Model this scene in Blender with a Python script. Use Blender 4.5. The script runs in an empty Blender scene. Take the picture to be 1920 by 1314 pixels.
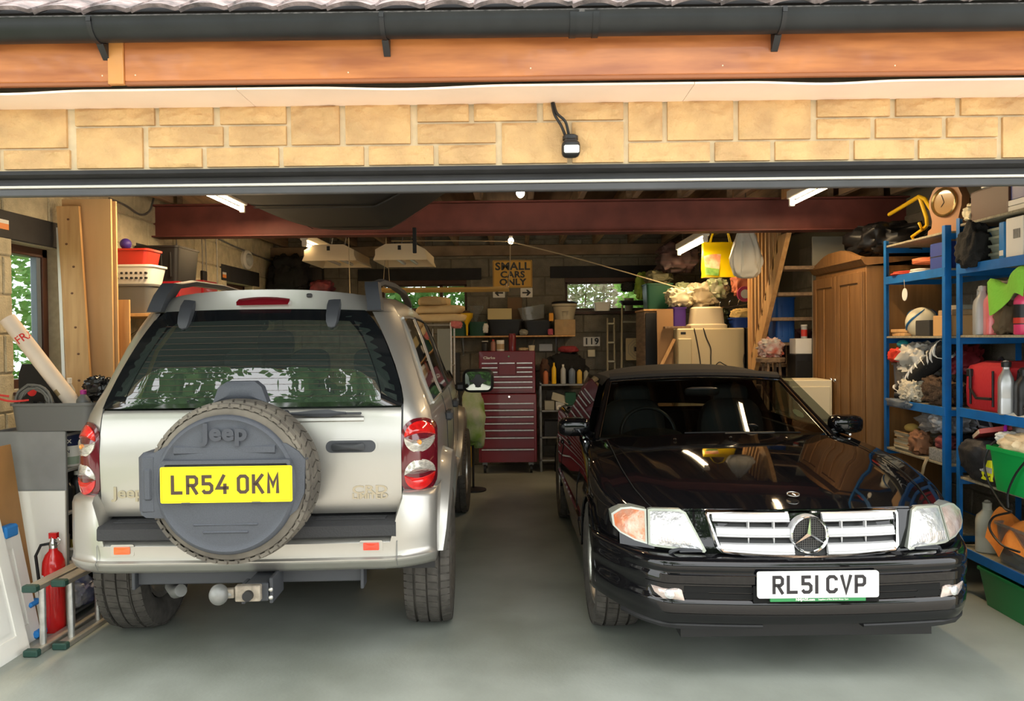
import bpy, bmesh, math, random
from math import pi, sin, cos, tan, atan, atan2, sqrt, radians
from mathutils import Vector, Matrix, noise

SC = bpy.context.scene
COL = SC.collection

# ---------------------------------------------------------------- camera
FP = 1500.0
EYE = 1.53
YAW, PITCH, ROLL = radians(0.5), atan(25/1500), radians(0.57)
fw = Vector((-sin(YAW)*cos(PITCH), cos(YAW)*cos(PITCH), -sin(PITCH)))
r0 = Vector((cos(YAW), sin(YAW), 0)); u0 = r0.cross(fw)
rt = r0*cos(ROLL) - u0*sin(ROLL); up = r0*sin(ROLL) + u0*cos(ROLL)
cd = bpy.data.cameras.new('camera'); cam = bpy.data.objects.new('camera', cd); COL.objects.link(cam)
M3 = Matrix((rt, up, -fw)).transposed()
cam.matrix_world = Matrix.Translation((0, 0, EYE)) @ M3.to_4x4()
cd.sensor_width = 36; cd.lens = FP/1920*36; cd.clip_end = 200
SC.camera = cam

# ---------------------------------------------------------------- world, light, exposure
w = bpy.data.worlds.new('sky'); SC.world = w; w.use_nodes = True
nt = w.node_tree; bg = nt.nodes['Background']
tc = nt.nodes.new('ShaderNodeTexCoord'); sx = nt.nodes.new('ShaderNodeSeparateXYZ')
cr = nt.nodes.new('ShaderNodeValToRGB')
nt.links.new(tc.outputs['Generated'], sx.inputs[0]); nt.links.new(sx.outputs['Z'], cr.inputs[0])
cr.color_ramp.elements[0].position = 0.0; cr.color_ramp.elements[0].color = (.80, .84, .86, 1)
cr.color_ramp.elements[1].position = 0.7; cr.color_ramp.elements[1].color = (1.0, 1.0, 1.0, 1)
nt.links.new(cr.outputs[0], bg.inputs[0]); bg.inputs[1].default_value = 3.2
vs = SC.view_settings
vs.view_transform = 'Standard'; vs.look = 'None'; vs.gamma = 1; vs.use_curve_mapping = False
vs.exposure = 0.55
SC.cycles.max_bounces = 8; SC.cycles.glossy_bounces = 4; SC.cycles.transmission_bounces = 6
SC.cycles.transparent_max_bounces = 8; SC.cycles.sample_clamp_indirect = 6
WARM = (1.0, .70, .38)
def lamp(name, kind, loc, power, size=.1, size_y=None, color=WARM, aim=None):
    d = bpy.data.lights.new(name, kind); o = bpy.data.objects.new(name, d); COL.objects.link(o)
    o.location = loc; d.energy = power; d.color = color
    if kind == 'AREA':
        d.size = size
        if size_y: d.shape = 'RECTANGLE'; d.size_y = size_y
    else: d.shadow_soft_size = size
    if aim: o.rotation_euler = (Vector(aim)-Vector(loc)).to_track_quat('-Z', 'Y').to_euler()
    return o
# glow of the garage's own fluorescent tubes and bulbs (the fittings themselves are modelled below)
lamp('tube_light', 'AREA', (2.08, 5.45, 2.50), 14, .05, 1.3)
lamp('tube_light', 'AREA', (1.67, 7.72, 2.37), 15, .05, 1.1)
lamp('tube_light', 'AREA', (-1.91, 7.72, 2.37), 14, .05, 1.1)
lamp('tube_light', 'AREA', (-2.1, 5.45, 2.50), 26, .05, 1.3)
lamp('bulb_light', 'POINT', (.02, 5.35, 2.44), 4, .04)
lamp('bulb_light', 'POINT', (-.07, 8.0, 2.44), 4, .04)

# ---------------------------------------------------------------- pixel rays (1920 x 1314) for laying out
def ray(u, v): return fw*FP + rt*(u-960) - up*(v-657)
def W(u, v, Y):
    d = ray(u, v); return Vector((0, 0, EYE)) + d*(Y/d.y)
def WX(u, v, X):
    d = ray(u, v); return Vector((0, 0, EYE)) + d*(X/d.x)
def R(u0_, v0_, u1, v1, Y):
    a = W(u0_, v1, Y); b = W(u1, v0_, Y)
    return (a.x+b.x)/2, a.z, b.x-a.x, b.z-a.z

# ---------------------------------------------------------------- materials
MATS = {}
def mat(name, c, rough=.6, metal=0., var=.0, scale=8., bump=0., coat=0., trans=0., emit=0., spec=.5, c2=None, stretch=None, ior=1.45, alpha=1., bscale=None, detail=4):
    if name in MATS: return MATS[name]
    m = bpy.data.materials.new(name); m.use_nodes = True; MATS[name] = m
    n = m.node_tree; b = n.nodes['Principled BSDF']; L = n.links
    b.inputs['Base Color'].default_value = (*c, 1); b.inputs['Roughness'].default_value = rough
    b.inputs['Metallic'].default_value = metal; b.inputs['Coat Weight'].default_value = coat
    b.inputs['Coat Roughness'].default_value = .04
    b.inputs['Transmission Weight'].default_value = trans; b.inputs['Specular IOR Level'].default_value = spec
    b.inputs['IOR'].default_value = ior; b.inputs['Alpha'].default_value = alpha
    if emit: b.inputs['Emission Color'].default_value = (*c, 1); b.inputs['Emission Strength'].default_value = emit
    if var or c2 or bump:
        t = n.nodes.new('ShaderNodeTexCoord'); mp = n.nodes.new('ShaderNodeMapping')
        L.new(t.outputs['Object'], mp.inputs[0])
        if stretch: mp.inputs['Scale'].default_value = stretch
        oi = n.nodes.new('ShaderNodeObjectInfo'); ad = n.nodes.new('ShaderNodeVectorMath'); ad.operation = 'ADD'
        mu = n.nodes.new('ShaderNodeMath'); mu.operation = 'MULTIPLY'; mu.inputs[1].default_value = 37.
        L.new(oi.outputs['Random'], mu.inputs[0]); L.new(mp.outputs[0], ad.inputs[0]); L.new(mu.outputs[0], ad.inputs[1])
        nz = n.nodes.new('ShaderNodeTexNoise'); nz.inputs['Scale'].default_value = scale; nz.inputs['Detail'].default_value = detail
        L.new(ad.outputs[0], nz.inputs['Vector'])
        if var or c2:
            r = n.nodes.new('ShaderNodeValToRGB')
            a = c2 if c2 else tuple(max(0, x*(1-var)) for x in c)
            z = c if c2 else tuple(min(1, x*(1+var*.6)) for x in c)
            r.color_ramp.elements[0].position = .34; r.color_ramp.elements[1].position = .66
            r.color_ramp.elements[0].color = (*a, 1); r.color_ramp.elements[1].color = (*z, 1)
            L.new(nz.outputs[0], r.inputs[0]); L.new(r.outputs[0], b.inputs['Base Color'])
        if bump:
            n2 = nz
            if bscale:
                n2 = n.nodes.new('ShaderNodeTexNoise'); n2.inputs['Scale'].default_value = bscale
                n2.inputs['Detail'].default_value = 5; L.new(ad.outputs[0], n2.inputs['Vector'])
            bp = n.nodes.new('ShaderNodeBump'); bp.inputs['Strength'].default_value = min(1, bump); bp.inputs['Distance'].default_value = .02
            L.new(n2.outputs[0], bp.inputs['Height']); L.new(bp.outputs[0], b.inputs['Normal'])
    return m
def glassmat(name, tint, rough=.0, opac=.5, ior=1.5, spec=.5):
    """thin sheet: mirror-like coat over a see-through tinted layer"""
    if name in MATS: return MATS[name]
    m = bpy.data.materials.new(name); m.use_nodes = True; MATS[name] = m
    n = m.node_tree; n.nodes.clear(); L = n.links
    o = n.nodes.new('ShaderNodeOutputMaterial'); g = n.nodes.new('ShaderNodeBsdfGlossy'); g.inputs['Roughness'].default_value = rough
    t = n.nodes.new('ShaderNodeBsdfTransparent'); t.inputs[0].default_value = (*tint, 1)
    d = n.nodes.new('ShaderNodeBsdfDiffuse'); d.inputs[0].default_value = (*[x*.5 for x in tint], 1)
    m0 = n.nodes.new('ShaderNodeMixShader'); m0.inputs[0].default_value = opac
    L.new(t.outputs[0], m0.inputs[1]); L.new(d.outputs[0], m0.inputs[2])
    f = n.nodes.new('ShaderNodeFresnel'); ge = n.nodes.new('ShaderNodeNewGeometry'); mr = n.nodes.new('ShaderNodeMapRange')
    mr.inputs['To Min'].default_value = ior; mr.inputs['To Max'].default_value = 1/ior
    L.new(ge.outputs['Backfacing'], mr.inputs[0]); L.new(mr.outputs[0], f.inputs[0])
    mx = n.nodes.new('ShaderNodeMixShader'); L.new(f.outputs[0], mx.inputs[0])
    L.new(m0.outputs[0], mx.inputs[1]); L.new(g.outputs[0], mx.inputs[2]); L.new(mx.outputs[0], o.inputs[0])
    return m

# ---------------------------------------------------------------- mesh builder
class MB:
    def __init__(s): s.v = []; s.f = []; s.m = Matrix.Identity(4)
    def at(s, x=0, y=0, z=0, rx=0, ry=0, rz=0, sc=1):
        s.m = Matrix.Translation((x, y, z)) @ Matrix.Rotation(rz, 4, 'Z') @ Matrix.Rotation(ry, 4, 'Y') @ Matrix.Rotation(rx, 4, 'X') @ Matrix.Scale(sc, 4); return s
    def raw(s, vs_, fs):
        b = len(s.v); s.v += [tuple(s.m @ Vector(p)) for p in vs_]; s.f += [tuple(i+b for i in f) for f in fs]; return s
    def box(s, x0, x1, y0, y1, z0, z1, bv=0.):
        if bv <= 0:
            return s.raw([(x, y, z) for z in (z0, z1) for y in (y0, y1) for x in (x0, x1)],
                [(0,2,3,1),(4,5,7,6),(0,1,5,4),(2,6,7,3),(0,4,6,2),(1,3,7,5)])
        bv = min(bv, (x1-x0)*.45, (y1-y0)*.45, (z1-z0)*.45)
        V = []; idx = {}
        for ax in range(3):
            for sx_ in (0, 1):
                for sy_ in (0, 1):
                    for sz_ in (0, 1):
                        p = []
                        for k, (lo, hi, sg) in enumerate(((x0, x1, sx_), (y0, y1, sy_), (z0, z1, sz_))):
                            e = 0 if k == ax else bv
                            p.append(hi-e if sg else lo+e)
                        idx[(ax, sx_, sy_, sz_)] = len(V); V.append(p)
        F = []
        for ax in range(3):
            o = [k for k in range(3) if k != ax]
            for sg in (0, 1):
                q = []
                for a, b in ((0,0),(1,0),(1,1),(0,1)):
                    k = [0,0,0]; k[ax] = sg; k[o[0]] = a; k[o[1]] = b; q.append(idx[(ax, *k)])
                F.append(q)
        for ax in range(3):      # edges along axis ax
            o = [k for k in range(3) if k != ax]
            for a in (0, 1):
                for b in (0, 1):
                    k0 = [0,0,0]; k0[o[0]] = a; k0[o[1]] = b; k1 = list(k0); k1[ax] = 1
                    F.append([idx[(o[0], *k0)], idx[(o[0], *k1)], idx[(o[1], *k1)], idx[(o[1], *k0)]])
        for k in [(a,b,c) for a in (0,1) for b in (0,1) for c in (0,1)]:
            F.append([idx[(0, *k)], idx[(1, *k)], idx[(2, *k)]])
        return s.raw(V, F)
    def cbox(s, w, d, h, z=0., bv=.004, x=0., y=0.): return s.box(x-w/2, x+w/2, y-d/2, y+d/2, z, z+h, bv)
    def loft(s, rows, close=False, cap0=False, cap1=False):
        n = len(rows[0]); V = [p for r in rows for p in r]; F = []
        for i in range(len(rows)-1):
            for j in range(n if close else n-1):
                k = (j+1) % n; F.append((i*n+j, i*n+k, (i+1)*n+k, (i+1)*n+j))
        if cap0: F.append(tuple(range(n))[::-1])
        if cap1: F.append(tuple(range((len(rows)-1)*n, len(rows)*n)))
        return s.raw(V, F)
    def lathe(s, prof, n=24, axis='z', cap=True):
        rows = []
        for r, z in prof:
            row = []
            for k in range(n):
                a = 2*pi*k/n; x, y = r*cos(a), r*sin(a)
                row.append((x, y, z) if axis == 'z' else ((x, z, y) if axis == 'y' else (z, x, y)))
            rows.append(row)
        return s.loft(rows, True, cap, cap)
    def cyl(s, p0, p1, r, r1=None, n=12):
        return s.tube([p0, p1], [r, r if r1 is None else r1], n)
    def tube(s, pts, r, n=8, cap=True):
        pts = [Vector(p) for p in pts]; rows = []; nrm = None
        for i, p in enumerate(pts):
            t = (pts[min(i+1, len(pts)-1)]-pts[max(i-1, 0)])
            t = t.normalized() if t.length > 1e-9 else Vector((0, 0, 1))
            if nrm is None: nrm = t.orthogonal().normalized()
            nrm = (nrm - t*nrm.dot(t))
            nrm = nrm.normalized() if nrm.length > 1e-6 else t.orthogonal().normalized()
            b = t.cross(nrm); rr = r[i] if isinstance(r, (list, tuple)) else r
            rows.append([p + nrm*rr*cos(2*pi*k/n) + b*rr*sin(2*pi*k/n) for k in range(n)])
        return s.loft(rows, True, cap, cap)
    def prism(s, poly, h0, h1, plane='xz'):
        def P(a, b, h): return (a, h, b) if plane == 'xz' else ((a, b, h) if plane == 'xy' else (h, a, b))
        n = len(poly); V = [P(a, b, h0) for a, b in poly]+[P(a, b, h1) for a, b in poly]
        F = [tuple(range(n)), tuple(range(n, 2*n))[::-1]]+[(i, (i+1) % n, n+(i+1) % n, n+i) for i in range(n)]
        return s.raw(V, F)
    def sph(s, c, r, nu=16, nv=10, p=1., fn=None):
        rx, ry, rz = r if isinstance(r, (tuple, list)) else (r, r, r); rows = []
        sg = lambda x: (abs(x)**p)*(1 if x >= 0 else -1)
        for j in range(nv+1):
            t = pi*j/nv; row = []
            for k in range(nu):
                a = 2*pi*k/nu; d = Vector((sg(cos(a))*sg(sin(t)), sg(sin(a))*sg(sin(t)), -sg(cos(t))))
                q = Vector((c[0]+rx*d.x, c[1]+ry*d.y, c[2]+rz*d.z))
                if fn: q = fn(q, d)
                row.append(q)
            rows.append(row)
        return s.loft(rows, True)
    def patch(s, outline, yf, dome=0., rings=4, skirt=.0):
        """outline in x,z filled on surface y=yf(x,z); domed toward -y; skirt goes +y"""
        cx = sum(p[0] for p in outline)/len(outline); cz = sum(p[1] for p in outline)/len(outline)
        rows = []
        if skirt: rows.append([(x, yf(x, z)+skirt, z) for x, z in outline])
        for i in range(rings+1):
            t = i/rings; e = 1-t
            rows.append([(cx+(x-cx)*e, yf(cx+(x-cx)*e, cz+(z-cz)*e)-dome*(1-e*e), cz+(z-cz)*e) for x, z in outline])
        return s.loft(rows, True)
    def sheet(s, nu, nv, fn, thick=0.):
        rows = [[Vector(fn(i/nu, j/nv)) for j in range(nv+1)] for i in range(nu+1)]
        if not thick: return s.loft(rows)
        nr = []
        for i in range(nu+1):
            r_ = []
            for j in range(nv+1):
                a = rows[min(i+1, nu)][j]-rows[max(i-1, 0)][j]; b = rows[i][min(j+1, nv)]-rows[i][max(j-1, 0)]
                q = a.cross(b); r_.append(q.normalized() if q.length > 1e-12 else Vector((0, 0, 1)))
            nr.append(r_)
        lo = [[rows[i][j]-nr[i][j]*thick for j in range(nv+1)] for i in range(nu+1)]
        s.loft(rows); s.loft(lo)
        s.loft([rows[0], lo[0]]); s.loft([rows[-1], lo[-1]]); s.loft([[r[0] for r in rows], [r[0] for r in lo]]); s.loft([[r[-1] for r in rows], [r[-1] for r in lo]])
        return s
    def mesh(s, name, m, ang=35):
        me = bpy.data.meshes.new(name); me.from_pydata(s.v, [], s.f)
        bm = bmesh.new(); bm.from_mesh(me); bmesh.ops.remove_doubles(bm, verts=bm.verts, dist=1e-5)
        bmesh.ops.recalc_face_normals(bm, faces=bm.faces); bm.to_mesh(me); bm.free()
        me.polygons.foreach_set('use_smooth', [True]*len(me.polygons))
        me.set_sharp_from_angle(angle=radians(ang)); me.materials.append(m); return me
    def put(s, name, m, parent=None, loc=(0, 0, 0), rz=0, label=None, cat=None, group=None, kind=None, ang=35):
        o = bpy.data.objects.new(name, s.mesh(name, m, ang)); COL.objects.link(o); o.location = loc; o.rotation_euler = (0, 0, rz)
        if parent: o.parent = parent
        tag(o, label, cat, group, kind); return o
def tag(o, label=None, cat=None, group=None, kind=None):
    if label: o['label'] = label
    if cat: o['category'] = cat
    if group: o['group'] = group
    if kind: o['kind'] = kind
    return o
def thing(name, label, cat, loc=(0, 0, 0), rz=0, group=None, rot=None):
    o = bpy.data.objects.new(name, None); COL.objects.link(o); o.empty_display_size = .05
    o.location = loc; o.rotation_euler = rot if rot else (0, 0, rz); return tag(o, label, cat, group)
def dupe(o, loc, rz=None, label=None, parent=None):
    c = o.copy(); COL.objects.link(c); c.location = loc
    if rz is not None: c.rotation_euler = (0, 0, rz)
    if label: c['label'] = label
    if parent: c.parent = parent
    for ch in list(o.children):
        d = ch.copy(); COL.objects.link(d); d.parent = c
        for g in ch.children:
            e = g.copy(); COL.objects.link(e); e.parent = d
    return c
def text_mb(body, size, depth=.001, bold=0., plane='xz', align='CENTER', spacing=1., sx_=1.):
    cu = bpy.data.curves.new('t', 'FONT'); cu.body = body; cu.size = size; cu.extrude = depth/2; cu.offset = bold
    cu.align_x = align; cu.align_y = 'CENTER'; cu.resolution_u = 3; cu.space_character = spacing
    o = bpy.data.objects.new('t', cu); COL.objects.link(o)
    dg = bpy.context.evaluated_depsgraph_get(); me = bpy.data.meshes.new_from_object(o.evaluated_get(dg))
    mb = MB(); V = [v.co for v in me.vertices]
    if plane == 'xz': V = [(p.x*sx_, -p.z, p.y) for p in V]
    elif plane == 'yz': V = [(-p.z, -p.x*sx_, p.y) for p in V]      # faces -X
    elif plane == 'yz+': V = [(p.z, p.x*sx_, p.y) for p in V]     # faces +X
    mb.v = [tuple(p) for p in V]; mb.f = [tuple(p.vertices) for p in me.polygons]
    bpy.data.objects.remove(o); bpy.data.curves.remove(cu); bpy.data.meshes.remove(me); return mb
def merge(mb, other, dx=0, dy=0, dz=0):
    b = len(mb.v); mb.v += [tuple(mb.m @ Vector((x+dx, y+dy, z+dz))) for x, y, z in other.v]; mb.f += [tuple(i+b for i in f) for f in other.f]; return mb
def ribbon(mb, pts, w_, y0, y1, closed=False):
    """stroked polyline in x,z with mitred corners, extruded y0..y1"""
    P = [Vector(p) for p in pts]; n = len(P); L_, R_ = [], []
    for i in range(n):
        a = P[i]-P[i-1] if (i > 0 or closed) else P[1]-P[0]
        b = P[(i+1) % n]-P[i] if (i < n-1 or closed) else P[-1]-P[-2]
        a.normalize(); b.normalize(); t = a+b
        t = t.normalized() if t.length > 1e-6 else a
        nn = Vector((-t.y, t.x)); k = max(.45, nn.dot(Vector((-a.y, a.x))))
        L_.append(P[i]+nn*w_/2/k); R_.append(P[i]-nn*w_/2/k)
    idx = list(range(n))+([0] if closed else [])
    rows = [[(L_[i].x, y0, L_[i].y), (R_[i].x, y0, R_[i].y), (R_[i].x, y1, R_[i].y), (L_[i].x, y1, L_[i].y)] for i in idx]
    mb.loft(rows, True, not closed, not closed); return mb
# block capitals of a plate, 50 x 79 mm with 14 mm strokes (centre lines 36 x 65, origin lower left)
def glyph(ch):
    a, b, t = 36, 65, 10
    G = {'L': [[(0, b+7), (0, 0), (a+4, 0)]],
         'R': [[(0, -7), (0, b), (a-8, b), (a, b-8), (a, 38), (a-8, 30), (0, 30)], [(16, 30), (a+2, -7)]],
         '5': [[(a, b), (2, b), (2, 36), (a-9, 36), (a, 27), (a, 9), (a-9, 0), (8, 0), (0, 10)]],
         '4': [[(26, b+7), (-2, 18), (a+8, 18)], [(28, 36), (28, -7)]],
         'O': [[(0, 9), (0, b-9), (9, b), (a-9, b), (a, b-9), (a, 9), (a-9, 0), (9, 0)], 'c'],
         'K': [[(0, b+7), (0, -7)], [(a+2, b+7), (4, 28)], [(12, 38), (a+3, -7)]],
         'M': [[(0, -7), (0, b+4), (18, 26), (36, b+4), (36, -7)]],
         '1': [[(0, -7), (0, b+7)]],
         'C': [[(a, b-16), (a, b-9), (a-9, b), (9, b), (0, b-9), (0, 9), (9, 0), (a-9, 0), (a, 9), (a, 16)]],
         'V': [[(-2, b+7), (18, -2), (a+2, b+7)]],
         'P': [[(0, -7), (0, b), (a-8, b), (a, b-8), (a, 36), (a-8, 28), (0, 28)]]}
    return G[ch]
def plate_text(txt, y0, y1, sc=1.):
    mb = MB(); x = 0; ws = []
    for ch in txt:
        ws.append(33-11 if ch == ' ' else (14 if ch == '1' else 50)+11)
    tot = sum(ws)-11; x = -tot/2
    for ch, w_ in zip(txt, ws):
        if ch != ' ':
            g = glyph(ch); cl = 'c' in g
            for st in g:
                if st == 'c': continue
                ribbon(mb, [((x+7+p)*.001*sc, (q-32.5)*.001*sc) for p, q in st], .0135*sc, y0, y1, cl)
        x += w_
    return mb
def lerp(a, b, t): return a+(b-a)*t
def tab(T, x):
    """smooth monotone-ish interpolation of a table [(x, v)]"""
    if x <= T[0][0]: return T[0][1]
    if x >= T[-1][0]: return T[-1][1]
    for i in range(len(T)-1):
        if T[i][0] <= x <= T[i+1][0]:
            x0, y0 = T[i]; x1, y1 = T[i+1]; h = x1-x0; t = (x-x0)/h
            d = (y1-y0)/h
            dl = (y0-T[i-1][1])/(x0-T[i-1][0]) if i > 0 else d
            dr = (T[i+2][1]-y1)/(T[i+2][0]-x1) if i+2 < len(T) else d
            m0 = 0 if dl*d <= 0 else 2*dl*d/(dl+d); m1 = 0 if dr*d <= 0 else 2*dr*d/(dr+d)
            return (2*t**3-3*t*t+1)*y0+(t**3-2*t*t+t)*h*m0+(-2*t**3+3*t*t)*y1+(t**3-t*t)*h*m1
def rrect(x0, x1, z0, z1, r, n=4):
    P = []
    for cx, cz, a0 in ((x1-r, z1-r, 0), (x0+r, z1-r, pi/2), (x0+r, z0+r, pi), (x1-r, z0+r, 3*pi/2)):
        for k in range(n+1): a = a0+pi/2*k/n; P.append((cx+r*cos(a), cz+r*sin(a)))
    return P
def circ(cx, cz, r, n=28, rz_=None): return [(cx+r*cos(2*pi*k/n), cz+(rz_ or r)*sin(2*pi*k/n)) for k in range(n)]

# shared materials
m_silver = mat('silver_paint', (.45, .435, .40), .36, .75, coat=.45)
m_black = mat('black_paint', (.005, .005, .006), .035, 0, spec=.55)
m_plas = mat('dark_plastic', (.045, .048, .055), .55, bump=.05, scale=300)
m_blk = mat('black_plastic', (.012, .012, .013), .45)
m_rub = mat('tyre_rubber', (.075, .067, .058), .85, var=.3, scale=20)
m_chr = mat('chrome', (.8, .8, .8), .08, 1.)
m_alu = mat('aluminium', (.62, .61, .58), .38, .9, var=.15, scale=30)
m_steel = mat('grey_steel', (.25, .25, .24), .5, .6, var=.2, scale=14)
m_white = mat('white_paint', (.8, .78, .72), .45)
m_cream = mat('cream_plastic', (.74, .66, .46), .5)
m_blue = mat('blue_enamel', (.008, .14, .44), .35, var=.15, scale=10)
m_deck = mat('chipboard_deck', (.34, .30, .21), .85, var=.25, scale=60)
m_red = mat('red_enamel', (.30, .012, .02), .3, coat=.3)
m_pine = mat('pine_wood', (.66, .40, .17), .6, c2=(.50, .27, .10), scale=3, stretch=(9, 9, .7))
m_card = mat('cardboard', (.42, .28, .14), .8, var=.12, scale=12)
m_dark = mat('black_fabric', (.012, .012, .012), .9, bump=.3, scale=90)
# ================================================================= SETTING
random.seed(4)
XL, XR, YB, YF = -2.95, 3.12, 9.6, 3.15
m_floor = mat('floor_paint', (.335, .355, .315), .40, c2=(.22, .235, .20), scale=1.6, bump=.05, bscale=60, detail=8)
m_drive = mat('driveway', (.60, .55, .47), .9, var=.15, scale=30)
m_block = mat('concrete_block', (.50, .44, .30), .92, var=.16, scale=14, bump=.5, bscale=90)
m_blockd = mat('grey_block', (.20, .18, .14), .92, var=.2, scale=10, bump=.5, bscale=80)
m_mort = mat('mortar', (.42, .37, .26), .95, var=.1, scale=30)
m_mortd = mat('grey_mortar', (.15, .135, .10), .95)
m_lintel = mat('dark_lintel', (.018, .018, .02), .7, var=.3)
f = MB().box(-3.6, 3.8, 3.0, 9.75, -.1, 0).put('floor', m_floor, kind='structure')
MB().box(-16, 16, -26, 3.0, -.12, -.012).put('trim_1', m_drive, kind='structure')

# ---- block walls: every block a part
def block_wall(name, horiz, fixed, a0, a1, z0, z1, holes, mb_, mm, inward, bl=.44, bh=.215, clear=None):
    wb = MB()
    segs = []
    # backing slab with holes, in strips
    xs = sorted({a0, a1, *[h[0] for h in holes], *[h[1] for h in holes]})
    for xa, xb in zip(xs, xs[1:]):
        cuts = sorted([(h[2], h[3]) for h in holes if h[0] <= (xa+xb)/2 <= h[1]])
        z = z0
        for c0, c1 in cuts+[(z1, z1)]:
            if c0 > z: segs.append((xa, xb, z, c0))
            z = max(z, c1)
    t = .14
    for xa, xb, za, zb in segs:
        lo, hi = sorted((fixed+inward*.0, fixed-inward*t))
        wb.box(xa, xb, lo, hi, za, zb) if horiz else wb.box(lo, hi, xa, xb, za, zb)
    wall = wb.put(name, mm, kind='structure')
    cache = {}; j = 0; z = z0+.005
    while z < z1-.03:
        zt = min(z+bh, z1-.005); x = a0-(.225 if j % 2 else 0)
        while x < a1:
            xa, xb = max(x, a0+.003), min(x+bl, a1-.003)
            if xb-xa > .05:
                parts = [(xa, xb)]
                for h in holes:
                    if zt > h[2]+.04 and z < h[3]-.04:
                        np_ = []
                        for p, q in parts:
                            if q <= h[0] or p >= h[1]: np_.append((p, q))
                            else:
                                if p < h[0]-.04: np_.append((p, h[0]-.004))
                                if q > h[1]+.04: np_.append((h[1]+.004, q))
                        parts = np_
                for p, q in parts:
                    wd, hg = round(q-p, 3), round(zt-z, 3); k = (wd, hg)
                    if k not in cache:
                        b = MB()
                        b.box(0, wd, -.012, .012, 0, hg, .007) if horiz else b.box(-.012, .012, 0, wd, 0, hg, .007)
                        cache[k] = b.mesh('block', mb_)
                    o = bpy.data.objects.new('block', cache[k]); COL.objects.link(o); o.parent = wall
                    o.location = (p, fixed+inward*random.uniform(0, .003), z) if horiz else (fixed+inward*random.uniform(0, .003), p, z)
            x += bl+.01
        z += bh+.01; j += 1
    return wall
# window openings: (y0,y1,z0,z1) on the left, (x0,x1,z0,z1) at the back
LW = [(4.63, 5.14, 1.25, 2.12), (6.3, 6.95, 1.45, 2.12), (8.05, 8.85, 1.45, 2.12)]
BWN = [(-1.64, -.62, 1.86, 2.17), (.56, 1.66, 1.84, 2.18)]
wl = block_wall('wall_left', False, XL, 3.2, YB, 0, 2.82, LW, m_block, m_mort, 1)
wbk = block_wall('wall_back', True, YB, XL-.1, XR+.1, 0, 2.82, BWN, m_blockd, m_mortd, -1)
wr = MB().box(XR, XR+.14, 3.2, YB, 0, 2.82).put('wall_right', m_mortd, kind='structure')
c = MB().box(-.012, .012, 0, .44, 0, .215, .007).mesh('block', m_blockd)
for j in range(11):
    for i in range(10):
        y = 4.4+i*.45+(.22 if j % 2 else 0)
        if y > 8.9: continue
        o = bpy.data.objects.new('block', c); COL.objects.link(o); o.parent = wr; o.location = (XR, y, .005+j*.225)
# piers beside the opening and the stonework above it
m_stone = mat('cream_stone', (.68, .44, .205), .9, c2=(.52, .33, .16), scale=7, bump=.7, bscale=30)
m_smort = mat('stone_mortar', (.72, .60, .40), .95, var=.1, scale=20)
wf = MB()
wf.box(-4.2, XL+.02, YF+.02, YF+.3, 0, 2.7); wf.box(XR-.02, 4.4, YF+.02, YF+.3, 0, 2.7)
wf.box(-4.2, 4.3, YF+.014, YF+.11, 2.205, 2.47); wf.box(XL, XR, YF+.11, YF+.3, 2.47, 2.84)
wf = wf.put('wall_front', m_smort, kind='structure')
zr = {0: 2.452, 1: 2.374, 2: 2.290, 3: 2.207}
g_ = .005
ST = [(-130,-4,1,3),(-20,125,0,2),(5,130,2,3),(140,290,0,1),(298,400,0,1),(412,537,0,1),(545,637,0,2),(142,267,1,3),(277,418,1,2),(428,537,1,2),(277,378,2,3),(386,522,2,3),(530,682,2,3),
 (647,770,0,2),(782,880,0,1),(888,1008,0,1),(1018,1170,0,1),(782,930,1,2),(940,1064,1,3),(1072,1170,1,3),(690,813,2,3),(821,930,2,3),(1178,1243,0,2),(1251,1376,0,2),(1178,1332,2,3),
 (1385,1521,0,2),(1532,1670,0,1),(1680,1792,0,1),(1802,1925,0,1),(1532,1633,1,2),(1642,1767,1,2),(1776,1872,1,2),(1340,1445,2,3),(1453,1593,2,3),(1602,1715,2,3),(1723,1870,2,3),(1880,1985,1,3),(1935,2050,0,1)]
rs = random.Random(6)
for lo, hi in ((1995, 2540), (-680, -140)):
    for ra, rb in ((0, 1), (1, 2), (2, 3)):
        u = lo+rs.uniform(0, 30)
        while u < hi: w1 = rs.uniform(100, 170); ST.append((u, min(u+w1, hi), ra, rb)); u += w1+9
for i, (ua, ub, ra, rb) in enumerate(ST):
    xa, xb = W(ua, 250, YF).x+.002, W(ub, 250, YF).x-.002; za, zb = zr[rb]+g_, zr[ra]-g_
    nu, nv = 22, 12; sd = i*3.7
    def fn(a, b):
        e = min(a, 1-a)*(xb-xa), min(b, 1-b)*(zb-za); k = min(1, min(e)/.012)
        d = noise.noise(Vector((a*(xb-xa)*9+sd, b*(zb-za)*16, sd)))*.014+(1-abs(noise.noise(Vector((a*(xb-xa)*14+sd, b*(zb-za)*30, sd+5))))*3)*.006+noise.noise(Vector((a*(xb-xa)*30+sd, b*(zb-za)*46, sd)))*.004+.003
        return (a*(xb-xa), -max(.0, d)*k, b*(zb-za))
    b = MB().sheet(nu, nv, fn)
    w_, h_ = xb-xa, zb-za
    b.raw([(0,0,0),(w_,0,0),(w_,0,h_),(0,0,h_),(0,.02,0),(w_,.02,0),(w_,.02,h_),(0,.02,h_)], [(0,1,5,4),(1,2,6,5),(2,3,7,6),(3,0,4,7)])
    b.put('stone', m_stone, wf, (xa, YF, za), ang=50)
# metal lintel edge under the stones
MB().box(XL, XR, YF-.004, YF+.28, 2.188, 2.203).put('trim_2', m_lintel, kind='structure')

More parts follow.
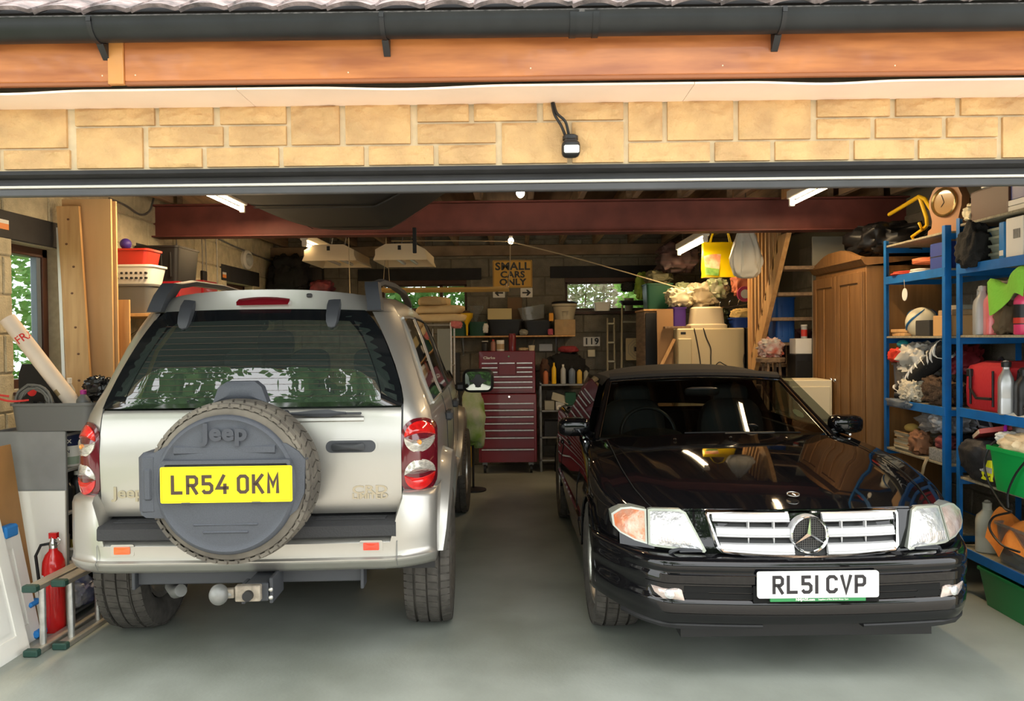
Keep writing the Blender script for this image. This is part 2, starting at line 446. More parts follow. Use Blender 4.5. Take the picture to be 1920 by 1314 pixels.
# ---- roller door raised
t = thing('roller_door', 'dark grey roller door wound up at the top of the opening', 'garage door', (0, 3.24, 2.12))
m_door = mat('door_grey', (.085, .085, .09), .42, .4, var=.2, scale=3)
MB().box(XL+.03, XR-.03, -.005, .03, .0, .030, .004).put('bottom_rail', m_door, t)
MB().box(XL+.03, XR-.03, -.02, .01, .031, .040, .002).put('weather_strip', mat('strip_white', (.78, .76, .72), .4), t, label='thin white weather strip')
MB().box(XL+.03, XR-.03, .005, .03, .041, .09, .004).put('slat', m_door, t)
MB().box(XL+.03, XR-.03, .10, .36, .10, .36, .02).put('door_housing', m_door, t)

# ---- soffit, fascia, gutter
m_sof = mat('soffit_board', (.92, .73, .61), .5, var=.05, scale=3)
m_fas = mat('cedar_fascia', (.56, .20, .06), .40, c2=(.33, .10, .03), scale=2.6, stretch=(1, 1, 7), coat=.25, bump=.08)
s_ = thing('soffit', None, None); s_['kind'] = 'structure'; s_.name = 'trim_3'
for ua, ub in ((-1150, -200), (-200, 463), (463, 1290), (1290, 1935), (1935, 3000)):
    a, b = W(ua, 180, 3.05).x, W(ub, 180, 3.05).x
    MB().sheet(24, 1, lambda p, q: (lerp(a+.001, b-.001, p), 2.935+q*.22, 2.453-.009*(max(0, sin(p*pi*2.2-1))**2)*(1-q)), .008).put('soffit_board', m_sof, s_)
fs = thing('trim', None, None); fs.name = 'trim_4'; fs['kind'] = 'structure'
for ua, ub in ((-1150, 205), (234, 3050)):
    a, b = W(ua, 120, 2.92).x, W(ub, 120, 2.92).x
    MB().box(a, b, 2.915, 2.935, 2.475, 2.70, .003).put('fascia_board', m_fas, fs)
    MB().box(a, b, 2.917, 2.937, 2.462, 2.4755, .002).put('fascia_lip', mat('cedar_dark', (.30, .10, .035), .5), fs)
a = W(205, 120, 2.92).x; b = W(234, 120, 2.92).x
MB().box(a, b, 2.906, 2.93, 2.463, 2.70, .002).put('joint_cover', mat('cedar_light', (.60, .26, .07), .4, coat=.2), fs)
for u, v in ((192, 142), (219, 143), (254, 141), (653, 136), (995, 128), (1355, 123), (1678, 123)):
    p = W(u, v, 2.915); MB().sph((0, 0, 0), (.003, .003, .003), 6, 4).put('screw', m_cream, fs, (p.x, 2.9125 if u > 200 and u < 236 else 2.9145, p.z))
m_gut = mat('gutter_plastic', (.016, .018, .019), .42, var=.25, scale=6, spec=.35)
g = thing('gutter', 'dark half-round plastic gutter along the eaves above the fascia', 'gutter', (0, 2.855, 2.655))
def gsec(r): return [(r*cos(pi+pi*k/14), r*sin(pi+pi*k/14)) for k in range(15)]
mb = MB(); o_, i_ = gsec(.060), gsec(.056)[::-1]
for xa, xb in ((-4.1, .22), (.24, 4.2)):
    sec = o_+[(.060, .004), (.054, .004)]+i_+[(-.054, .006), (-.064, .006)]
    mb = MB().loft([[(x, y, z) for y, z in sec] for x in (xa, xb)], True, True, True); mb.put('gutter_length', m_gut, g)
for u in (168, 716, 1471):
    x = W(u, 60, 2.8).x; mb = MB()
    mb.loft([[(x+q, y*1.06, z*1.06) for y, z in gsec(.061)]+[(x+q, y, z) for y, z in gsec(.060)[::-1]] for q in (-.008, .008)], True, True, True)
    mb.prism([(-.058, .01), (-.066, .01), (-.066, -.01), (-.058, -.01)], x-.008, x+.008, 'yz')
    mb.prism([(.03, -.055), (.058, -.03), (.058, -.105), (.045, -.095), (.01, -.062)], x-.012, x+.012, 'yz')
    mb.put('gutter_bracket', m_blk, g)
for u in (1075, 1118):
    x = W(u, 60, 2.8).x
    MB().loft([[(x+q, y*1.07, z*1.07) for y, z in gsec(.061)]+[(x+q, y, z) for y, z in gsec(.060)[::-1]] for q in (-.011, .011)], True, True, True).put('union_band', m_gut, g)
x = W(1096, 60, 2.8).x
MB().loft([[(x+q, y*1.03, z*1.03) for y, z in gsec(.061)]+[(x+q, y, z) for y, z in gsec(.060)[::-1]] for q in (-.05, .05)], True, True, True).put('union_sleeve', m_gut, g)

# ---- roof tiles (two courses the frame can see)
m_tile = mat('roof_tile', (.34, .26, .24), .9, c2=(.09, .075, .07), scale=14, bump=.5, bscale=40)
rf = thing('roof', None, None); rf.name = 'roof'; rf['kind'] = 'structure'
def tile_mesh():
    def fn(a, b):
        x = a*.178; z = .020*abs(sin(a*pi))**.8+.010*(a > .93)
        return (x, b*.34, z+noise.noise(Vector((a*5, b*9, 2)))*.002)
    return MB().sheet(12, 5, fn, .014).mesh('roof_tile', m_tile, 60)
tm = tile_mesh()
pt = radians(31)
for r in range(6):
    for i in range(48):
        o = bpy.data.objects.new('roof_tile', tm); COL.objects.link(o); o.parent = rf
        d = r*.27
        o.location = (-4.2+i*.176+(.05 if r % 2 else 0), 2.875+d*cos(pt), 2.703+d*sin(pt)+r*.004+.012+random.uniform(-.002, .003)); o.rotation_euler = (pt-.02+random.uniform(-.01, .01), random.uniform(-.015, .015), 0)
MB().box(-4.2, 4.3, 2.872, 2.93, 2.650, 2.700, .004).put('eaves_felt', mat('mossy_felt', (.02, .02, .018), .9, c2=(.12, .11, .10), scale=40, bump=.6, bscale=60), rf)
MB().box(-4.2, 4.3, 2.93, 3.35, 2.66, 2.70).put('roof_felt', m_lintel, rf)
m_roofs = mat('roof_deck', (.12, .11, .10), .9)
MB().raw([(-3.25, 3.0, 2.70), (3.5, 3.0, 2.70), (3.5, 7, 4.4), (-3.25, 7, 4.4), (-3.25, 3.0, 2.76), (3.5, 3.0, 2.76), (3.5, 7, 4.5), (-3.25, 7, 4.5)], [(0,1,2,3),(4,5,6,7),(0,1,5,4),(1,2,6,5),(2,3,7,6),(3,0,4,7)]).put('roof_deck', m_roofs, rf)

# ---- ceiling: boards and joists
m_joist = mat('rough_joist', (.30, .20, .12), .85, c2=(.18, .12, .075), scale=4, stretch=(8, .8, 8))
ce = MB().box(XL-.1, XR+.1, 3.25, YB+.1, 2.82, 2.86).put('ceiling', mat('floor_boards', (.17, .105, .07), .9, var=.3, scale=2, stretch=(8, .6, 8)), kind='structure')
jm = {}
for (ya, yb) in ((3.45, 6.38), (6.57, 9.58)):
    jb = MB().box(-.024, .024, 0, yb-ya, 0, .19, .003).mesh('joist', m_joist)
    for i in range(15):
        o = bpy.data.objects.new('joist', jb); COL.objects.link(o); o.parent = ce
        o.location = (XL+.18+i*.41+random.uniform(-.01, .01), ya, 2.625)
MB().box(2.09, 2.17, 5.75, 6.38, 2.60, 2.80, .003).put('trimmer_joist', m_pine, ce)
MB().box(XL, XR, YB-.12, YB-.015, 2.50, 2.62, .004).put('wall_plate', mat('plate_timber', (.22, .155, .10), .85, var=.3, scale=4), ce)
bm_ = MB()
m_rox = mat('red_oxide', (.15, .040, .032), .6, var=.25, scale=5, bump=.05)
bm_.box(XL, XR, 6.40, 6.56, 2.36, 2.372, .002).box(XL, XR, 6.40, 6.56, 2.61, 2.622, .002).box(XL, XR, 6.47, 6.49, 2.37, 2.612)
bm_.put('steel_beam', m_rox, label='long red oxide steel beam spanning the garage under the joists', cat='beam', loc=(0, 0, 0))

# ---- windows, frames and lintels
m_frame = mat('brown_frame', (.075, .03, .018), .45, var=.2)
m_pane = glassmat('window_glass', (.93, .97, .95), 0, .0, 1.45)
for i, (y0, y1, z0, z1) in enumerate(LW):
    w_ = thing('window_%d' % (i+1), None, None); w_['kind'] = 'structure'; X = XL-.115
    fr = MB()
    for a in ((y0-.02, y0+.055, z0, z1), (y1-.055, y1+.01, z0, z1), (y0, y1, z0-.01, z0+.055), (y0, y1, z1-.055, z1+.01)):
        fr.box(X-.05, X+.03, a[0], a[1], a[2], a[3], .004)
    fr.put('window_frame', m_frame, w_)
    MB().box(X-.012, X-.008, y0+.05, y1-.05, z0+.05, z1-.05).put('pane', m_pane, w_)
    MB().box(XL-.14, XL+.018, y0-.16, y1+.20, z1+.005, z1+.165, .004).put('lintel', m_lintel, w_)
    MB().box(XL-.14, XL+.03, y0-.02, y1+.02, z0-.03, z0-.012, .003).put('sill', m_frame, w_)
    if i == 0:
        MB().box(X-.02, X+.02, y1-.10, y1-.055, z0+.05, z1-.05, .003).put('casement', mat('grey_blue_edge', (.14, .17, .21), .5), w_)
for i, (x0, x1, z0, z1) in enumerate(BWN):
    w_ = thing('window_%d' % (i+4), None, None); w_['kind'] = 'structure'; Y = YB+.07
    fr = MB()
    for a in ((x0-.01, x0+.03, z0, z1), (x1-.03, x1+.01, z0, z1), (x0, x1, z0-.01, z0+.03), (x0, x1, z1-.02, z1+.01)):
        fr.box(a[0], a[1], Y-.03, Y+.04, a[2], a[3], .003)
    if i == 0: fr.box(x1-.33, x1-.29, Y-.03, Y+.04, z0, z1, .003)
    fr.put('window_frame', m_frame, w_)
    MB().box(x0+.02, x1-.02, Y+.004, Y+.008, z0+.02, z1-.01).put('pane', m_pane, w_)
    MB().box(x0-.28 if i == 0 else x0-.18, x1+.18, YB-.035, YB+.1, z1+.05, z1+.19, .004).put('lintel', m_lintel, w_)
    MB().box(x0-.04, x1+.04, YB-.05, YB+.1, z0-.045, z0-.012, .003).put('sill', m_frame, w_)
    MB().box(x0, x1, YB-.01, YB+.1, z1+.0, z1+.05).put('head_board', m_frame, w_)

# ---- greenery beyond the windows
def foliage(rnd, n, box, s, curved=.3):
    mb = MB()
    for _ in range(n):
        c = Vector((rnd.uniform(box[0], box[1]), rnd.uniform(box[2], box[3]), rnd.uniform(box[4], box[5])))
        a = Vector((rnd.gauss(0, 1), rnd.gauss(0, 1), rnd.gauss(0, .6))).normalized(); b = a.orthogonal().normalized(); b.rotate(Matrix.Rotation(rnd.uniform(0, 6.28), 3, a))
        k = s*rnd.uniform(.6, 1.3); nn = a.cross(b)*k*curved
        mb.raw([c-a*k, c+b*k*.42+nn*.3, c+a*k, c-b*k*.42+nn*.3], [(0, 1, 2, 3)])
    return mb
def leafmat(name, c, c2):
    m = mat(name, c, .55, c2=c2, scale=1.5)
    n = m.node_tree; b = n.nodes['Principled BSDF']; tl = n.nodes.new('ShaderNodeBsdfTranslucent'); mx = n.nodes.new('ShaderNodeMixShader'); mx.inputs[0].default_value = .45
    n.links.new(b.inputs['Base Color'].links[0].from_socket, tl.inputs[0]); n.links.new(b.outputs[0], mx.inputs[1]); n.links.new(tl.outputs[0], mx.inputs[2])
    n.links.new(mx.outputs[0], n.nodes['Material Output'].inputs[0])
    return m
ml1, ml2, ml3 = leafmat('leaf_green', (.20, .38, .09), (.09, .20, .05)), leafmat('leaf_bright', (.40, .58, .16), (.22, .40, .09)), leafmat('leaf_dusty', (.44, .34, .28), (.30, .40, .15))
def shrub(loc, box, n, s, m, label, grp=None):
    rnd = random.Random(n+int(loc[0]*100))
    t = thing('shrub', label, 'shrub', loc, group=grp)
    foliage(rnd, n, box, s).put('foliage', m, t)
    st = MB()
    for k in range(5):
        x = rnd.uniform(box[0]*.4, box[1]*.4); st.tube([(x, 0, 0), (x*1.6, rnd.uniform(-.1, .1), box[5]*.5), (x*2.2, rnd.uniform(-.2, .2), box[5]*.9)], [.03, .018, .006], 6)
    st.put('stem', m_joist, t)
G1 = 'bushes outside the back windows'
MB().box(-9, 9, 9.75, 22, -.1, -.01).put('trim_5', mat('grass_ground', (.16, .22, .07), .95, var=.3), kind='structure')
MB().box(-14, -3.25, -2, 22, -.1, -.008).put('trim_6', MATS['grass_ground'], kind='structure')
shrub((-1.6, 11.3, 0), (-1.3, 1.3, -.5, .6, .3, 3.2), 7000, .085, ml1, 'leafy green bush seen through the left of the two back windows')
shrub((2.5, 10.9, 0), (-1.15, .9, -.5, .5, .2, 3.2), 6000, .10, ml2, 'bright green bush behind the right end of the right back window')
shrub((.75, 12.3, 0), (-.9, .9, -.4, .4, .1, 3.2), 9000, .06, ml3, 'dusty pink and grey bush at the left end of the right back window')
shrub((-6.2, 8.4, 0), (-.7, .7, -1.8, 1.5, .2, 3.6), 9000, .08, ml1, 'green bush outside the side window beside the rolled chart tube')
shrub((-5.4, 12.6, 0), (-.7, .7, -1.6, 1.3, .2, 3.4), 1500, .11, ml2, 'paler bush outside the far end of the left wall')
# ---- tall trees across the drive, mirrored in the rear window and the bumper
m_bark = mat('bark', (.07, .05, .035), .9, var=.3, scale=6)
m_tl = leafmat('tree_leaf', (.20, .36, .11), (.10, .20, .06))
def tree(name, x, y, h, rad, seed, n, s, m, label):
    rnd = random.Random(seed); t = thing(name, label, 'tree', (x, y, 0), group='trees standing across the drive')
    bk = MB().tube([(0, 0, 0), (.1, .1, h*.3), (-.15, 0, h*.6), (.1, 0, h*.92)], [.26, .2, .12, .03], 10)
    tips = []
    for k in range(26):
        z = h*rnd.uniform(.25, .9); a = rnd.uniform(0, 2*pi); l = rad*rnd.uniform(.6, 1.1)*(1.15-z/h*.6)
        p = [(0, 0, z), (cos(a)*l*.45, sin(a)*l*.45, z+l*.16), (cos(a)*l, sin(a)*l, z+l*.34)]
        bk.tube(p, [.07, .04, .012], 6); tips += [Vector(p[2]), (Vector(p[1])+Vector(p[2]))/2, Vector(p[1])]
        for q in range(3):
            b = a+rnd.uniform(-1, 1); e = Vector(p[1])+Vector((cos(b), sin(b), rnd.uniform(0, .7)))*l*.5; bk.tube([p[1], e], [.025, .006], 5); tips.append(e)
    bk.put('trunk', m_bark, t)
    lf = MB()
    for c in tips:
        for _ in range(n//len(tips)):
            d = Vector((rnd.gauss(0, 1), rnd.gauss(0, 1), rnd.gauss(0, .55)))*rad*.15
            a = Vector((rnd.gauss(0, 1), rnd.gauss(0, 1), rnd.gauss(0, .6))).normalized(); b = a.orthogonal().normalized(); q = s*rnd.uniform(.6, 1.3)
            p = c+d; lf.raw([p-a*q, p+b*q*.5, p+a*q, p-b*q*.5], [(0, 1, 2, 3)])
    lf.put('foliage', m, t)
tree('tree', -7.2, -4.2, 14, 2.7, 3, 9000, .13, m_tl, 'tall tree mirrored at the left of the silver car rear window')
tree('tree', -2.3, -5.6, 14, 2.8, 5, 6500, .14, m_tl, 'tall tree mirrored at the right of the silver car rear window')
tree('tree', 6.4, -6.6, 11, 3.2, 8, 6200, .15, m_tl, 'broad tree across the drive facing the black car')
hd = thing('hedge', 'long dark hedge across the drive, mirrored in the black bumper', 'hedge', (0, -12, 0))
foliage(random.Random(9), 9000, (-14, 14, -.6, .6, .1, 2.8), .16).put('foliage', m_tl, hd)
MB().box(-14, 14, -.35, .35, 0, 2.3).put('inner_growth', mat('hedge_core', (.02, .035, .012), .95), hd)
# ================================================================= wheels (shared)
def wheel(parent, x, y, side, R, rw, rim_r, spokes, steer=0., rimcol=None, mud=False, spin=0.):
    """tyre + rim as parts; side=+1 outer face toward +x"""
    t = MB(); hw = rw/2; m = Matrix.Translation((x, y, R)) @ Matrix.Rotation(steer, 4, 'Z'); t.m = m
    sh = R*.045
    prof = [(rim_r*.97, -hw*.62), (rim_r*1.02, -hw*.80), (rim_r*1.15, -hw*.97), ((rim_r+R)/2, -hw*1.02), (R-sh*1.1, -hw*.96), (R-sh*.3, -hw*.85)]
    for gx in (-.5, 0, .5):
        for q, d in ((-.035, 0), (-.025, .007), (.025, .007), (.035, 0)): prof.append((R-abs(gx)*.006-d, hw*(gx+q)*1.1))
    prof += [(R-sh*.3, hw*.85), (R-sh*1.1, hw*.96), ((rim_r+R)/2, hw*1.02), (rim_r*1.15, hw*.97), (rim_r*1.02, hw*.80), (rim_r*.97, hw*.62)]
    t.lathe(prof, 64, 'x', False)
    # tread blocks: staggered lugs between grooves
    nb = 58
    for k in range(nb):
        a = 2*pi*k/nb
        for (x0, x1, sk) in ((-.98, -.60, .0), (-.46, -.04, .3), (.04, .46, .3), (.60, .98, .0)):
            da = 2*pi/nb*.40; q = []
            for rr in (R-.004, R+.0035):
                for xx, aa in ((x0, a-da), (x1, a-da+sk*da*1.6), (x1, a+da+sk*da*1.6), (x0, a+da)):
                    r2 = rr-(.012 if abs(xx) > .9 else 0); q.append((xx*hw, r2*cos(aa), r2*sin(aa)))
            t.raw(q, [(4,5,6,7), (0,1,5,4), (1,2,6,5), (2,3,7,6), (3,0,4,7)])
    t.put('tyre', m_rub, parent, ang=30)
    r = MB(); r.m = m @ Matrix.Rotation(spin, 4, 'X'); s = side
    rp = [(rim_r*1.03, s*hw*.80), (rim_r*.98, s*hw*.84), (rim_r*.94, s*hw*.78), (rim_r*.90, s*hw*.45), (rim_r*.86, s*hw*.2), (rim_r*.86, -s*hw*.7), (rim_r*.97, -s*hw*.75)]
    r.lathe(rp, 48, 'x', False)
    for k in range(spokes):
        a = 2*pi*k/spokes; ca, sa = cos(a), sin(a); w0, w1 = rim_r*.16, rim_r*.11
        P = lambda rr, tt, xx: (xx, rr*ca-tt*sa, rr*sa+tt*ca)
        rows = []
        for rr, ww, xo in ((rim_r*.10, w0*1.3, .62), (rim_r*.35, w0, .66), (rim_r*.7, w1*1.2, .60), (rim_r*.93, w1*1.6, .62)):
            xx = s*hw*xo; rows.append([P(rr, -ww, xx-s*.03), P(rr, -ww*.8, xx), P(rr, ww*.8, xx), P(rr, ww, xx-s*.03)])
        r.loft(rows, True, True, True)
    r.lathe([(rim_r*.22, s*hw*.55), (rim_r*.22, s*hw*.68), (rim_r*.16, s*hw*.74), (.001, s*hw*.76)], 24, 'x', False)
    for k in range(5):
        a = 2*pi*(k+.5)/5; r.cyl((s*hw*.6, rim_r*.3*cos(a), rim_r*.3*sin(a)), (s*hw*.70, rim_r*.3*cos(a), rim_r*.3*sin(a)), .011, n=8)
    r.put('rim', rimcol or m_alu, parent)
    d = MB(); d.m = m; d.lathe([(.03, -s*hw*.1), (rim_r*.72, -s*hw*.1), (rim_r*.72, s*hw*.08), (.03, s*hw*.08)], 32, 'x').put('brake_disc', m_steel, parent)

# ================================================================= SILVER FOUR BY FOUR (seen from behind)
J = thing('car', 'silver four by four parked facing in, spare wheel and yellow plate on its tailgate', 'car', (-1.242, 3.60, 0), radians(2.2))
m_glass = glassmat('tinted_glass', (.30, .40, .36), 0, .12, 2.1)
m_priv = mat('privacy_glass', (.008, .010, .009), .03, spec=.9, coat=1.)
def j_yr(z): return tab([(.40, .13), (.72, .10), (1.0, .085), (1.20, .12), (1.26, .15), (1.5, .27), (1.66, .37), (1.72, .42), (1.78, .52)], z)
def j_w(z): return tab([(.40, .80), (.60, .835), (.85, .85), (1.05, .845), (1.18, .815), (1.30, .765), (1.5, .700), (1.66, .635), (1.70, .61), (1.74, .555)], z)
def j_rear(x, z):
    w_ = j_w(z); q = max(0, (abs(x)-(w_-.17))/.17); return j_yr(z)+.012*(x/w_)**2+.13*q**2.6
JL = 4.12
def j_scale(s):   # plan taper and heights along the length
    return tab([(0, 1), (.5, 1.0), (2.6, 1.0), (3.4, .985), (3.9, .93), (4.12, .80)], s)
def j_top(s): return tab([(0, 1.0), (.9, 1.012), (1.7, 1.008), (2.35, .985), (2.6, .95)], s)
ARC = ((.73, .44), (3.40, .44))
def j_low(s):
    z = .46
    for c, r in ARC:
        if abs(s-c) < r: z = max(z, .40+sqrt(max(0, r*r-(s-c)**2)))
    return z
st = [0, .06, .12, .2, .3]
for c, r in ARC: st += [c-r-.001, c+r+.001]+[c-r*cos(pi*k/16) for k in range(17)]
st += [1.5, 1.8, 2.1, 2.4, 2.65, 3.95, 4.05, JL]
st = sorted(set(round(q, 4) for q in st))
def j_pt(s, z, top):
    k = max(0, 1-s/1.3); y0 = j_rear(j_w(z), z); return (j_w(z)*j_scale(s), s+(y0-.0)*k*1.0, z*(top if z > 1.3 else 1))
rows = []
ZL = [.62, .74, .86, .96, 1.05, 1.12, 1.18, 1.24, 1.32, 1.42, 1.52, 1.60, 1.66, 1.70, 1.735]
def j_side(sg):
    rows = []
    for s in st:
        if s > 3.0: break
        zl = j_low(s); zs = [zl+(1.05-zl)*q/6 for q in range(6)]+ZL[4:]
        tp = j_top(s); row = []
        for z in zs:
            x, y, z2 = j_pt(s, z, tp)
            if s > 2.35 and z > 1.12:     # windscreen rake
                lim = 3.05-(z-1.12)/.58*.62
                y = min(y, lim)
            row.append((sg*x, y, z2))
        rows.append(row)
    return rows
body = MB()
for sg in (1, -1): body.loft(j_side(sg))
# front wings and bonnet
for sg in (1, -1):
    rr_ = []
    for s in [q for q in st if q >= 2.6]:
        zl = j_low(s); zh = tab([(2.6, 1.12), (3.1, 1.13), (3.6, 1.08), (3.95, 1.0), (4.12, .86)], s)
        rr_.append([(sg*j_w(lerp(zl, min(zh, 1.05), q/6))*j_scale(s), s, lerp(zl, zh-.05, q/6)) for q in range(7)]+[(sg*.72*j_scale(s), s, zh), (sg*.4*j_scale(s), s, zh+.03), (0, s, zh+.04)])
    body.loft(rr_)
body.loft([[(x*.80*.86, JL, z) for x in (-1, -.5, 0, .5, 1)] for z in (.46, .65, .86)])
# roof skin
rr_ = []
for s in [0, .1, .25, .5, .8, 1.2, 1.6, 2.0, 2.3, 2.43]:
    tp = j_top(s); x0, y0, z0 = j_pt(s, 1.735, tp); row = []
    for q in range(-8, 9):
        t = q/8; row.append((x0*t, y0-(0 if s > .6 else .05*(1-t*t)*(1-s/.6)), z0+.045*(1-abs(t)**2.4)))
    rr_.append(row)
body.loft(rr_)
# rear header over the glass and the D pillars
hd_ = []
for z, q in ((1.665, 0), (1.70, .3), (1.735, 1)):
    row = []
    for k in range(-8, 9):
        t = k/8; x = j_w(z)*t; x0, y0, z0 = j_pt(0, z, 1)
        row.append((x, j_rear(x, z)-.05*(1-t*t)*q, z+.045*(1-abs(t)**2.4)*q+.012*(1-t*t)*(1-q)))
    hd_.append(row)
body.loft(hd_)
def xg(z): return tab([(.70, .695), (1.10, .700), (1.22, .700), (1.3, .685), (1.5, .610), (1.62, .550), (1.68, .515)], z)
for sg in (1, -1):
    body.loft([[(sg*x, j_rear(x, z), z) for x in [lerp(xg(z), j_w(z), q/6) for q in range(7)]] for z in [.46, .6, .8, .9, 1.0, 1.1, 1.18, 1.24, 1.3, 1.4, 1.5, 1.6, 1.665]])
body.put('body_shell', m_silver, J, ang=40)
# dark inner lining, floor, seats
li = MB()
for sg in (1, -1): li.loft([[(x*.955, y+.03 if i == 0 else y, z*.985 if z > 1.2 else z) for x, y, z in r] for i, r in enumerate(j_side(sg))])
li.loft([[(x*.95, y+.03, z-.03) for x, y, z in r] for r in rr_])
li.box(-.76, .76, .2, 2.9, .50, .56)
li.box(-.64, .64, 2.95, 3.0, .56, 1.15)
li.put('cabin_lining', mat('cabin_grey', (.11, .105, .09), .85), J)
m_seat = mat('seat_grey', (.16, .155, .14), .8, bump=.2, scale=60)
for i, x in enumerate((-.38, .02, .40)):
    MB().sph((x, 1.25, .95), (.22, .09, .34), 16, 12, .6).put('rear_seat', m_seat, J)
    MB().sph((x, 1.27, 1.38), (.12, .055, .09), 14, 10, .6).put('headrest', m_seat, J)
for x in (-.4, .42):
    MB().sph((x, 2.05, 1.0), (.25, .10, .42), 16, 12, .6).put('front_seat', m_seat, J)
    MB().sph((x, 2.08, 1.50), (.13, .06, .10), 14, 10, .6).put('headrest', m_seat, J)
for sg in (-1, 1): MB().tube([(sg*.60, .30, 1.25), (sg*.55, .40, 1.48), (sg*.50, .50, 1.60)], .010, 6).put('trim_strip', mat('ochre_trim', (.45, .22, .04), .6), J)
# tailgate panel
tg = MB()
yt = lambda x, z: j_rear(x, z)-.006
zs = [.715, .74, .80, .9, 1.0, 1.1, 1.16, 1.19, 1.205]
tg.loft([[(x, yt(x, z)+(.012 if z in (.715, 1.205) else 0), z) for x in [-.692+1.384*q/24 for q in range(25)]] for z in zs])
tg.put('tailgate', m_silver, J)
for sg in (1, -1): MB().loft([[(sg*x, j_rear(x, z)-.003, z) for x in (.690, .699)] for z in [.72+.5*q/10 for q in range(11)]]).put('panel_gap', m_blk, J)
# rear glass with a wide black border
gf = lambda x, z: j_rear(x, z)-.010
def glass_outline(i):
    P = []; z0, z1 = 1.215+i, 1.672-i
    for q in range(13): P.append((-1+2*q/12, 0))
    o = [(x*(xg(z0)-i*1.0-.004), z0) for x, _ in P]
    for q in range(1, 10):
        z = lerp(z0, z1, q/10); o.append((xg(z)-i-.004-(.03 if q == 9 else 0)*.3, z))
    o += [(-x*(xg(z1)-i-.03), z1+.010*(1-x*x)) for x, _ in P]
    for q in range(1, 10):
        z = lerp(z1, z0, q/10); o.append((-(xg(z)-i-.004), z))
    return o
A, B = glass_outline(0), glass_outline(.001)
def inner(o):
    r = []
    for x, z in o:
        zc = 1.235+(z-1.215)/(1.672-1.215)*(1.618-1.235); r.append((x*.855, zc))
    return r
Bn = inner(A)
MB().loft([[(x, gf(x, z)-.001, z) for x, z in A], [(x, gf(x, z)-.001, z) for x, z in Bn]], True).put('glass_border', mat('glass_border_black', (.006, .007, .008), .05, spec=.8, coat=1.), J)
MB().loft([[(x, gf(x, z), z) for x, z in A]]+[[(lerp(x, 0, t), gf(lerp(x, 0, t), lerp(z, 1.44, t)), lerp(z, 1.44, t)) for x, z in A] for t in (.14, .3, .5, .75, 1)], True).put('rear_window', m_glass, J)
wl_ = MB()
for k in range(13):
    z = 1.26+k*.028; xx = xg(z)*.84
    wl_.tube([(x, gf(x, z)-.0015, z+.004*(1-(x/.6)**2)) for x in [-xx+2*xx*q/10 for q in range(11)]], .0006, 4)
wl_.put('heater_wires', mat('heater_wire', (.10, .05, .03), .5), J, kind='stuff')
# glass hinges
for x in (-.385, .335):
    h = MB(); rows = []
    for q, (z, w_, d) in enumerate(((1.745, .034, .035), (1.70, .036, .045), (1.65, .034, .046), (1.615, .030, .038), (1.592, .020, .022), (1.585, .010, .01))):
        y = gf(x, z); rows.append([(x-w_, y+.01, z), (x-w_*.85, y-d*.8, z), (x, y-d, z-.004), (x+w_*.85, y-d*.8, z), (x+w_, y+.01, z)])
    h.loft(rows, False); h.put('glass_hinge', m_plas, J)
# high brake light, washer jet
hb = MB().patch([(-.137, 1.700), (.113, 1.703), (.118, 1.72), (.103, 1.772), (.08, 1.784), (-.10, 1.784), (-.12, 1.770), (-.144, 1.718)], lambda x, z: j_rear(x, z)-.055, .012, 4, .06)
hb.put('high_brake_light', mat('brake_red', (.16, .006, .012), .12, coat=.8), J)
MB().box(.20, .225, j_yr(1.74)-.075, j_yr(1.74)-.02, 1.738, 1.758, .004).put('washer_jet', m_blk, J)
# roof rails
for sg in (1, -1):
    P = [(sg*.520, .44, 1.72), (sg*.515, .49, 1.775), (sg*.512, .56, 1.81), (sg*.515, .8, 1.84), (sg*.525, 1.3, 1.85), (sg*.53, 1.8, 1.835), (sg*.53, 2.1, 1.79), (sg*.53, 2.2, 1.76)]
    MB().loft([[(p[0]-.022*k1, p[1], p[2]+.020*k2) for k1, k2 in ((-1, -.6), (1, -.6), (1, .5), (.5, .9), (-.5, .9), (-1, .5))] for p in P], True, True, True).put('roof_rail', m_plas, J)
    ft = MB(); ft.loft([[(sg*x+dx, y+dy, z) for dx, dy in ((-.034, -.01), (.034, -.01), (.034, .10), (-.034, .10))] for x, y, z in ((.540, .350, 1.672), (.535, .375, 1.71), (.525, .40, 1.755), (.515, .44, 1.795), (.510, .47, 1.82))], True, True, True)
    ft.put('rail_foot', m_plas, J)
